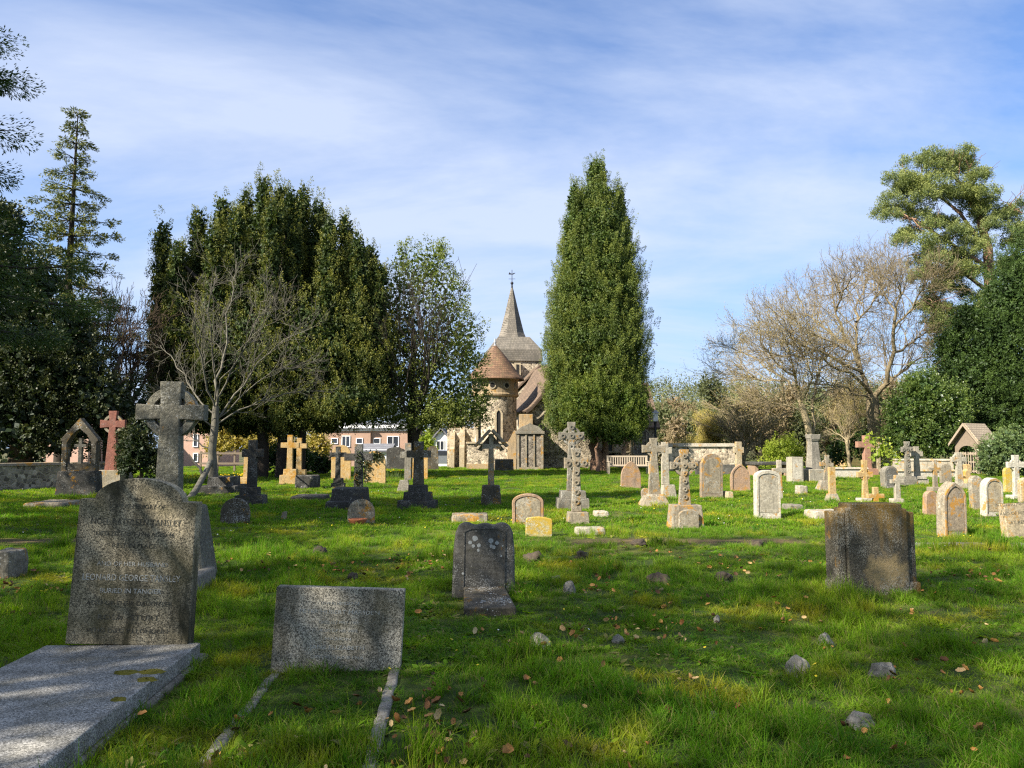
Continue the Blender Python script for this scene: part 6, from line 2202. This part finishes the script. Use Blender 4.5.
# ---- woods beyond the churchyard: each near tree its own, the far slope one mass
rw = np.random.default_rng(81)
far = [(660, 92, 402, 22, 'wood'), (684, 100, 395, 20, 'woodb'), (716, 96, 372, 20, 'wood'), (738, 104, 392, 18, 'woodb'), (760, 98, 384, 20, 'woodb'), (785, 105, 378, 20, 'woodb'), (808, 100, 385, 18, 'wood'), (832, 106, 380, 18, 'woodb'),
       (856, 98, 382, 18, 'wood'), (700, 88, 408, 14, 'wood'), (676, 86, 412, 12, 'woodb'), (880, 100, 375, 20, 'woodb'), (905, 104, 372, 18, 'wood'), (440, 96, 414, 14, 'wood'), (462, 98, 408, 14, 'woodb')]
names = {'wood': 'olive green tree in the wood beyond the wall', 'woodb': 'brown twiggy tree in the wood beyond the wall'}
where = ['just right of the cypress', 'above the long wall', 'tallest one', 'behind the thicket', 'behind the small bare tree crown', 'left of the tall pillar', 'right of the tall pillar', 'between the two bare trees', 'behind the great forked trunk', 'low, over the red roofed cottage', 'lowest, beside the red roofed cottage', 'behind the great bare crown', 'beside the laurels', 'over the white cottage', 'behind the church apse']
for i, (px, Y, top, hw, kd) in enumerate(far):
    Y *= .95
    L_ = []
    for k in range(7):
        t = (k + .5) / 7
        L_.append((px + rw.normal() * hw * .45, top + 12 + (460 - top) * t * .8, hw * rw.uniform(.5, .8), 13 + 6 * t, rw.normal() * 1.5))
    crown_tree('woodland_tree', names[kd] + ', ' + where[i], Y, px, L_, kd, 'tan', .25, None, 1.5, 20, .30, .12, (1.2, .45), .55, 100 + i, 'trees of the wood beyond the wall', fill=.22, limbs=3)


def far_wood():
    rng = np.random.default_rng(90)
    n = 900
    x = rng.uniform(-25, 190, n)
    y = rng.uniform(112, 240, n)
    m_ = (x > -10 + (y - 112) * .1)
    x, y = x[m_], y[m_]
    z = gz(x, y)
    Vs, Ts = [], []
    C = np.repeat(np.stack([x, y, z + 4], 1), 16, 0) + rng.normal(size=(len(x) * 16, 3)) * [2.2, 2.2, 2.4]
    D = unit(rng.normal(size=C.shape) * .5 + [0, 0, 1])
    V, T = plume(C, D, 2.0, .9, 12, .55, .30, rng)
    o = link_leaves('far_woodland', [V], [T], LF['wood'], None, (0, 0, 0))
    tag(o, kind='stuff')


far_wood()

# ---- trees beside and behind the camera whose shade lies over the near turf
def shade_tree(x, y, H, rad, seed, label, z0=3.0, dens=.35, n=24):
    rng = np.random.default_rng(seed)
    g = 0.0
    b = np.array([x, y, g])
    o = empty('lime_tree', tuple(b), label, 'tree', 'tall trees shading the near turf')
    pl = []
    grow(rng, b, (0, 0, 1), H * .36, .32, 0, 4, pl, .7, (8, 6, 5, 4), .12, .05, .62, .35, .012)
    pl = fit(pl, -rad * .9, rad * .9, H * .95, b)
    V, Fq = tubes(pl)
    np_mesh('trunk', V - b, Fq, BK['brown'], o, smooth=True)
    N = int(rad * rad * H * dens)
    c = np.array([x, y, (z0 + H) / 2])
    q = unit(rng.normal(size=(N, 3))) * rng.random((N, 1)) ** .4 * (1 + rng.normal(size=(N, 1)) * .08)
    C = c + q * np.array([rad, rad, (H - z0) / 2])
    D = unit(q + rng.normal(size=q.shape) * .6)
    V, T = plume(C, D, .8, .30, n, .19, .13, rng, .9, .6)
    link_leaves('crown', [V], [T], LF['shade'], o, b)


shade_tree(-12.0, -1.6, 17, 4.9, 201, 'tall leafy tree beside the camera, left of the granite graves', 3.0, 1.9)
shade_tree(-11.0, -10.0, 17, 5.0, 202, 'taller leafy tree farther behind the camera at the left', 3.0, 1.9)
shade_tree(-19.0, -1.8, 16.5, 4.8, 203, 'leafy tree outside the left edge of the view', 2.6, 1.8)
shade_tree(-18.5, -12.0, 18, 5.0, 204, 'leafy tree behind the camera in the second row', 3.0, 1.8)
shade_tree(-6.5, -9.0, 11, 3.6, 205, 'small leafy tree close behind the camera', 2.4, 1.9)
shade_tree(-17.6, 7.6, 15, 3.8, 206, 'leafy tree beyond the left edge, shading the graves by the wall', 3.0, 1.9, 36)
shade_tree(-24.0, 13.0, 16, 4.2, 207, 'farther leafy tree beyond the left edge', 3.0, 1.8, 36)

# ================================================================ grass and litter
def blade_clump(name, nb, rad, h, wd, seed, bend=.5):
    rng = np.random.default_rng(seed)
    V, Fq, T = [], [], []
    for i in range(nb):
        a = rng.uniform(0, 2 * PI)
        r = rad * math.sqrt(rng.random())
        p = np.array([r * math.cos(a), r * math.sin(a), -.01])
        ta = rng.uniform(0, 2 * PI)
        bd = bend * rng.uniform(.25, 1.3)
        dr = np.array([math.cos(ta), math.sin(ta), 0])
        fa = rng.uniform(0, 2 * PI)
        sd_ = np.array([math.cos(fa), math.sin(fa), 0])
        hh = h * rng.uniform(.55, 1.25)
        w_ = wd * rng.uniform(.7, 1.3)
        o = len(V)
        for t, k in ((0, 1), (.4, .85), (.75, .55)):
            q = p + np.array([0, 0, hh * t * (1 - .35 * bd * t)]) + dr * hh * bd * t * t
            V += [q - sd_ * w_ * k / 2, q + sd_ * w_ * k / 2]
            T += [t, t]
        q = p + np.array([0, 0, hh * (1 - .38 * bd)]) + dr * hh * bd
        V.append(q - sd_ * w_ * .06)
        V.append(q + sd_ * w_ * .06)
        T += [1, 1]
        for k in range(3):
            Fq.append((o + 2 * k, o + 2 * k + 1, o + 2 * k + 3, o + 2 * k + 2))
    o = np_mesh(name, np.array(V), np.array(Fq), GRASS, None, {'tip': np.array(T)})
    COL.objects.unlink(o)
    return o


def grass_mat():
    m_, t, out = new_mat('grass_blades')
    geo = t.node('ShaderNodeNewGeometry')
    p = geo.outputs['Position']
    at = t.node('ShaderNodeAttribute', attribute_name='tip')
    oi = t.node('ShaderNodeObjectInfo')
    n1_ = t.noise(p, .45, 4, .6)
    n2_ = t.noise(p, 2.3, 4, .65)
    n3_ = t.noise(p, 7, 3, .6)
    col = t.mix(t.maprange(n2_, .35, .65), (0.072, 0.21, 0.010), (0.19, 0.37, 0.014))
    col = t.mix(t.maprange(n1_, .48, .68, 0, .8), col, (0.38, 0.48, 0.02))
    col = t.mix(t.maprange(oi.outputs['Random'], .5, 1, 0, .7), col, (0.24, 0.36, 0.03))
    col = t.mix(t.maprange(oi.outputs['Random'], .5, 0, 0, .6), col, (0.05, 0.14, 0.014))
    moss = t.noise(t.node('ShaderNodeVectorMath', operation='ADD', ins={0: p, 1: (31, 7, 0)}).outputs[0], .8, 5, .62)
    col = t.mix(t.maprange(moss, .55, .64, 0, .85), col, (0.44, 0.40, 0.03))
    dry = t.math('MULTIPLY', t.maprange(geo.outputs['Random Per Island'], .90, .92), .8)
    col = t.mix(dry, col, (0.34, 0.27, 0.11))
    col = t.mix(t.math('MULTIPLY', t.math('SUBTRACT', 1.0, at.outputs['Fac']), .7), col, (0.03, 0.06, 0.010))  # blade feet darkened in the colour, like shade low in the turf
    d = t.node('ShaderNodeBsdfPrincipled', ins={'Base Color': col, 'Roughness': .6, 'Specular IOR Level': .12})
    tr = t.node('ShaderNodeBsdfTranslucent', ins={'Color': t.mix(1.0, col, (1.4, 1.5, .4), 'MULTIPLY')})
    mx = t.node('ShaderNodeMixShader', ins={0: .5, 1: d.outputs[0], 2: tr.outputs[0]})
    t.l.new(mx.outputs[0], out.inputs[0])
    return m_


GRASS = grass_mat()


def footprint_mask(x, y, grow_=.0):
    k = np.ones(len(x), bool)
    for (cx, cy, hw, hd, r) in KEEP:
        dx, dy = x - cx, y - cy
        a = dx * math.cos(r) + dy * math.sin(r)
        b = -dx * math.sin(r) + dy * math.cos(r)
        k &= ~((np.abs(a) < hw + grow_) & (np.abs(b) < hd + grow_))
    return k


def scatter_tree(name, protos, pts, scl, rot, kind):
    """one object whose points carry the clumps"""
    me = bpy.data.meshes.new(name)
    me.vertices.add(len(pts))
    me.vertices.foreach_set('co', pts.astype(np.float32).ravel())
    a = me.attributes.new('scl', 'FLOAT_VECTOR', 'POINT')
    a.data.foreach_set('vector', scl.astype(np.float32).ravel())
    a = me.attributes.new('rot', 'FLOAT_VECTOR', 'POINT')
    a.data.foreach_set('vector', rot.astype(np.float32).ravel())
    a = me.attributes.new('pick', 'INT', 'POINT')
    a.data.foreach_set('value', kind.astype(np.int32))
    o = bpy.data.objects.new(name, me)
    COL.objects.link(o)
    ng = bpy.data.node_groups.new(name + '_nodes', 'GeometryNodeTree')
    ng.interface.new_socket('Geometry', in_out='INPUT', socket_type='NodeSocketGeometry')
    ng.interface.new_socket('Geometry', in_out='OUTPUT', socket_type='NodeSocketGeometry')
    N = ng.nodes
    gi, go = N.new('NodeGroupInput'), N.new('NodeGroupOutput')
    j = N.new('GeometryNodeJoinGeometry')
    for p in protos[::-1]:
        oi = N.new('GeometryNodeObjectInfo')
        oi.inputs['Object'].default_value = p
        oi.inputs['As Instance'].default_value = True
        ng.links.new(oi.outputs['Geometry'], j.inputs[0])
    ip = N.new('GeometryNodeInstanceOnPoints')
    ip.inputs['Pick Instance'].default_value = True
    ng.links.new(gi.outputs[0], ip.inputs['Points'])
    ng.links.new(j.outputs[0], ip.inputs['Instance'])
    for an, ty, sk in (('scl', 'FLOAT_VECTOR', 'Scale'), ('rot', 'FLOAT_VECTOR', 'Rotation'), ('pick', 'INT', 'Instance Index')):
        na = N.new('GeometryNodeInputNamedAttribute')
        na.data_type = ty
        na.inputs['Name'].default_value = an
        ng.links.new(na.outputs['Attribute'], ip.inputs[sk])
    ng.links.new(ip.outputs[0], go.inputs[0])
    md = o.modifiers.new('scatter', 'NODES')
    md.node_group = ng
    return tag(o, kind='stuff')


def sample_band(rng, y0, y1, dens, margin=2.2):
    A = (y1 - y0) * (.66 * (y0 + y1) + 2 * margin)
    n = int(A * dens)
    y = rng.uniform(y0, y1, n * 2)
    x = rng.uniform(-1, 1, n * 2) * (.66 * y1 + margin)
    k = np.abs(x) < .66 * y + margin
    return x[k][:n], y[k][:n]


def rosette(name, nb, L_, seed):
    """low broad-leaved weed"""
    rng = np.random.default_rng(seed)
    V, Fq, T = [], [], []
    for i in range(nb):
        a = rng.uniform(0, 6.28)
        d = np.array([math.cos(a), math.sin(a), 0])
        s_ = np.array([-d[1], d[0], 0])
        l = L_ * rng.uniform(.6, 1.2)
        w_ = l * rng.uniform(.22, .34)
        up = rng.uniform(.3, 1.1)
        o = len(V)
        for t, k in ((0, .15), (.35, .8), (.7, 1.0), (1, .15)):
            q = d * l * t + np.array([0, 0, .01 + l * up * t * (1 - .55 * t)])
            V += [q - s_ * w_ * k / 2, q + s_ * w_ * k / 2]
            T += [.6 + .4 * t] * 2
        for k in range(3):
            Fq.append((o + 2 * k, o + 2 * k + 1, o + 2 * k + 3, o + 2 * k + 2))
    o = np_mesh(name, np.array(V), np.array(Fq), GRASS, None, {'tip': np.array(T)})
    COL.objects.unlink(o)
    return o


def make_grass():
    rng = np.random.default_rng(77)
    near = [blade_clump('grass_tuft_a', 36, .06, .080, .0042, 1), blade_clump('grass_tuft_b', 34, .05, .115, .0044, 2, .8), blade_clump('grass_tuft_c', 40, .075, .050, .0042, 3, 1.0)]
    farp = [blade_clump('grass_tuft_d', 40, .16, .085, .012, 4, .7), blade_clump('grass_tuft_e', 40, .17, .11, .013, 5, .8), blade_clump('grass_tuft_f', 34, .18, .06, .014, 6, .8)]
    weeds = [rosette('weed_rosette_a', 11, .075, 9), rosette('weed_rosette_b', 16, .05, 10), blade_clump('grass_tuft_g', 46, .05, .13, .006, 11, .8)]
    P_, S_, R_, K_ = [], [], [], []
    for y0, y1, dens, far_ in ((2.2, 4.5, 330, 0), (4.5, 7, 260, 0), (7, 10, 190, 0), (10, 14, 120, 0), (14, 20, 42, 1), (20, 30, 26, 1), (30, 52, 16, 1), (52, 75, 5, 1)):
        x, y = sample_band(rng, y0, y1, dens)
        k = footprint_mask(x, y, .015)
        bare = vnoise(x + 13, y, 1.6) * .6 + vnoise(x, y + 50, .5) * .4
        strip = np.exp(-((y - 12.2 - .25 * np.sin(x * .7)) / .5) ** 2) * ((x > .8) & (x < 4.5) | (x < -6))
        k &= (bare < .74) | (rng.random(len(x)) < .45)
        k &= ~((strip > .2) & (rng.random(len(x)) < 1.15 * strip))
        x, y, strip = x[k], y[k], strip[k]
        tall = vnoise(x, y, .9) * .55 + vnoise(x + 9, y + 3, .35) * .45
        tuss = vnoise(x + 77, y, .55)
        h = .42 + .95 * np.clip((tall - .3) / .4, 0, 1) ** 1.3 + 1.0 * np.clip((tuss - .70) / .12, 0, 1)
        h *= rng.uniform(.75, 1.25, len(x)) * (1 - .5 * strip)
        if y0 > 12:
            h = .7 + (h - .7) * .6
        # long grass inside the low kerbed grave and along stone edges
        edge = ~footprint_mask(x, y, .14)
        h = np.where(edge, h * .95, h)
        w_ = rng.uniform(.85, 1.25, len(x))
        P_.append(np.stack([x, y, gz(x, y) - .01], 1))
        S_.append(np.stack([w_, w_, h], 1))
        R_.append(np.stack([rng.normal(size=len(x)) * .14, rng.normal(size=len(x)) * .14, rng.uniform(0, 6.28, len(x))], 1))
        kk = rng.choice(3, len(x), p=(.45, .3, .25)) + (3 if far_ else 0)
        wd = vnoise(x + 5, y + 91, 1.1) > .56
        r3 = rng.random(len(x))
        if y0 < 16:
            kk = np.where(wd & (r3 < .16), rng.choice(2, len(x)) + 6, kk)
            kk = np.where(~wd & (r3 < .05), 8, kk)
        K_.append(kk)
    pts, scl, rot, kd = map(np.concatenate, (P_, S_, R_, K_))
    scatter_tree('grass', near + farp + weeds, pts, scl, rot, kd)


make_grass()


def litter():
    """curled dead leaves scattered over the near turf"""
    rng = np.random.default_rng(19)
    m_, t, out = new_mat('dead_leaf')
    geo = t.node('ShaderNodeNewGeometry')
    col = t.ramp(geo.outputs['Random Per Island'], [(0, (0.07, 0.04, 0.02)), (.35, (0.24, 0.10, 0.025)), (.7, (0.42, 0.22, 0.06)), (1, (0.46, 0.36, 0.18))])
    principled(t, out, col, .7, spec=.3)
    V, Fq = [], []
    x, y = sample_band(rng, 2.6, 11, 26, .5)
    k = footprint_mask(x, y, .02) & (vnoise(x + 3, y + 8, .8) * .6 + vnoise(x, y, .25) * .4 > .56)
    k |= (rng.random(len(x)) < .03)
    x, y = x[k], y[k]
    # a drift along the right kerb of the low grave
    x = np.concatenate([x, rng.normal(-.43, .16, 34), rng.normal(-.25, .3, 18)])
    y = np.concatenate([y, rng.uniform(3.2, 4.9, 34), rng.normal(8.0, .2, 18)])
    for px, py in zip(x, y):
        z = gz1(px, py) + rng.uniform(.02, .075)
        L_ = rng.uniform(.012, .032)
        w_ = L_ * rng.uniform(.45, .75)
        M = Matrix.Rotation(rng.uniform(0, 6.28), 3, 'Z') @ Matrix.Rotation(rng.normal() * .6, 3, 'X') @ Matrix.Rotation(rng.normal() * .5, 3, 'Y')
        cu = rng.uniform(.3, 1.3)
        o = len(V)
        for i in range(5):
            a = (i / 4 - .5) * 2
            hw = w_ * math.sqrt(max(0, 1 - a * a * .96)) * (1 + .25 * (i % 2))
            for j in (-1, 0, 1):
                q = M @ Vector((a * L_, j * hw, abs(j) * hw * cu + a * a * L_ * cu * .5))
                V.append((px + q.x, py + q.y, z + q.z))
        for i in range(4):
            for j in range(2):
                Fq.append((o + i * 3 + j, o + i * 3 + j + 1, o + i * 3 + j + 4, o + i * 3 + j + 3))
    o = np_mesh('leaf_litter', np.array(V), np.array(Fq), m_, smooth=True)
    tag(o, kind='stuff')


litter()


def flowers():
    """tiny yellow and white flowers in the turf"""
    rng = np.random.default_rng(23)
    for name, mat, dens, sz, yr in (('celandines', plain_mat('celandine_yellow', (.75, .55, .02), .5, .1), 2.2, .010, (5, 24)), ('daisies', plain_mat('daisy_white', (.75, .74, .68), .6, .1), 1.0, .009, (5, 34))):
        V, Fq = [], []
        x, y = sample_band(rng, yr[0], yr[1], dens, .5)
        k = footprint_mask(x, y, .03) & (vnoise(x + (60 if sz else 0), y + 11, 2.2) > .52)
        for px, py in zip(x[k], y[k]):
            z = gz1(px, py) + rng.uniform(.06, .10)
            r = sz * rng.uniform(.7, 1.3) * (1 + py * .008)
            o = len(V)
            tx, ty = rng.normal() * .3, rng.normal() * .3
            for i in range(6):
                a = i * PI / 3
                dx, dy = math.cos(a) * r, math.sin(a) * r
                V.append((px + dx, py + dy, z + dx * tx + dy * ty + r * .3))
            V.append((px, py, z))
            for i in range(0, 6, 2):
                Fq.append((o + 6, o + i, o + i + 1, o + (i + 2) % 6))
        o = np_mesh(name, np.array(V), np.array(Fq), mat)
        tag(o, kind='stuff')


flowers()


def daffodils(label, px, py, n, hw, seed):
    x, y = G(px, py)
    rng = np.random.default_rng(seed)
    g = gz1(x, y)
    o = empty('daffodil_clump', (x, y, g), label, 'flowers', 'daffodil clumps among the graves')
    V, Fq, T = [], [], []
    for i in range(n * 4):
        p = rng.normal(size=2) * hw
        h = rng.uniform(.2, .38)
        a = rng.uniform(0, 6.3)
        q = np.array([math.cos(a), math.sin(a), 0])
        b = np.array([p[0], p[1], -.02])
        o_ = len(V)
        for t_, k in ((0, 1), (.6, .9), (1, .2)):
            c = b + np.array([0, 0, h * t_]) + q * .08 * t_ * t_
            V += [c - np.array([.008 * k, 0, 0]), c + np.array([.008 * k, 0, 0])]
            T += [t_, t_]
        Fq += [(o_, o_ + 1, o_ + 3, o_ + 2), (o_ + 2, o_ + 3, o_ + 5, o_ + 4)]
    np_mesh('leaves', np.array(V), np.array(Fq), LF['laurel'], o, {'tip': np.array(T)})
    m_ = MB()
    for i in range(n):
        p = rng.normal(size=2) * hw
        h = rng.uniform(.28, .4)
        m_.lathe([(.002, h - .01), (.018, h + .01), (.05, h + .02), (.02, h + .015), (.022, h + .045)], p[0], p[1], 6)
    m_.build('blooms', LF['daff'], o)


daffodils('daffodils in bloom beside the black stepped tomb', 235, 484, 22, .30, 1)
daffodils('bright yellow green daffodil clump right of the tall wheel cross', 190, 484, 14, .28, 2)
daffodils('daffodils between the ivied golden headstone and the holly', 394, 478, 10, .35, 3)
daffodils('small daffodil clump near the white carved headstone', 742, 474, 8, .3, 4)
# ivy on the stones that carry it
def ivy_patch(parent, pts, n, seed, size=.06, spread=.08, face=-.09):
    rng = np.random.default_rng(seed)
    q = np.array(pts, float)
    t = rng.random(n) * (len(q) - 1)
    i = t.astype(int)
    f = (t - i)[:, None]
    c = q[i] * (1 - f) + q[np.minimum(i + 1, len(q) - 1)] * f
    c = c + rng.normal(size=c.shape) * spread * np.array([1, .25, 1])
    c[:, 1] = np.minimum(c[:, 1], face - rng.random(n) * .04)
    D = unit(rng.normal(size=c.shape) * [1, .3, 1] + [0, -.4, -.2])
    V = cards(c, D, size, size * .9, rng)
    return np_mesh('ivy', V, np.arange(len(V)).reshape(-1, 4), LF['ivy'], parent, {'tip': rng.random(len(V)) * .5})


for ob in list(bpy.data.objects):
    lb = ob.get('label', '')
    if 'ivy trailing over its left side' in lb:
        ivy_patch(ob, [(-.42, -.1, .1), (-.38, -.1, .6), (-.25, -.1, .95), (0, -.1, 1.12), (.3, -.1, 1.05)], 260, 4, .09, .10, -.09)
    elif 'thick black cross wound with ivy' in lb:
        ivy_patch(ob, [(.05, -.12, .2), (-.05, -.12, .6), (.05, -.12, 1.0), (.0, -.12, 1.3)], 160, 5, .06, .05, -.08)
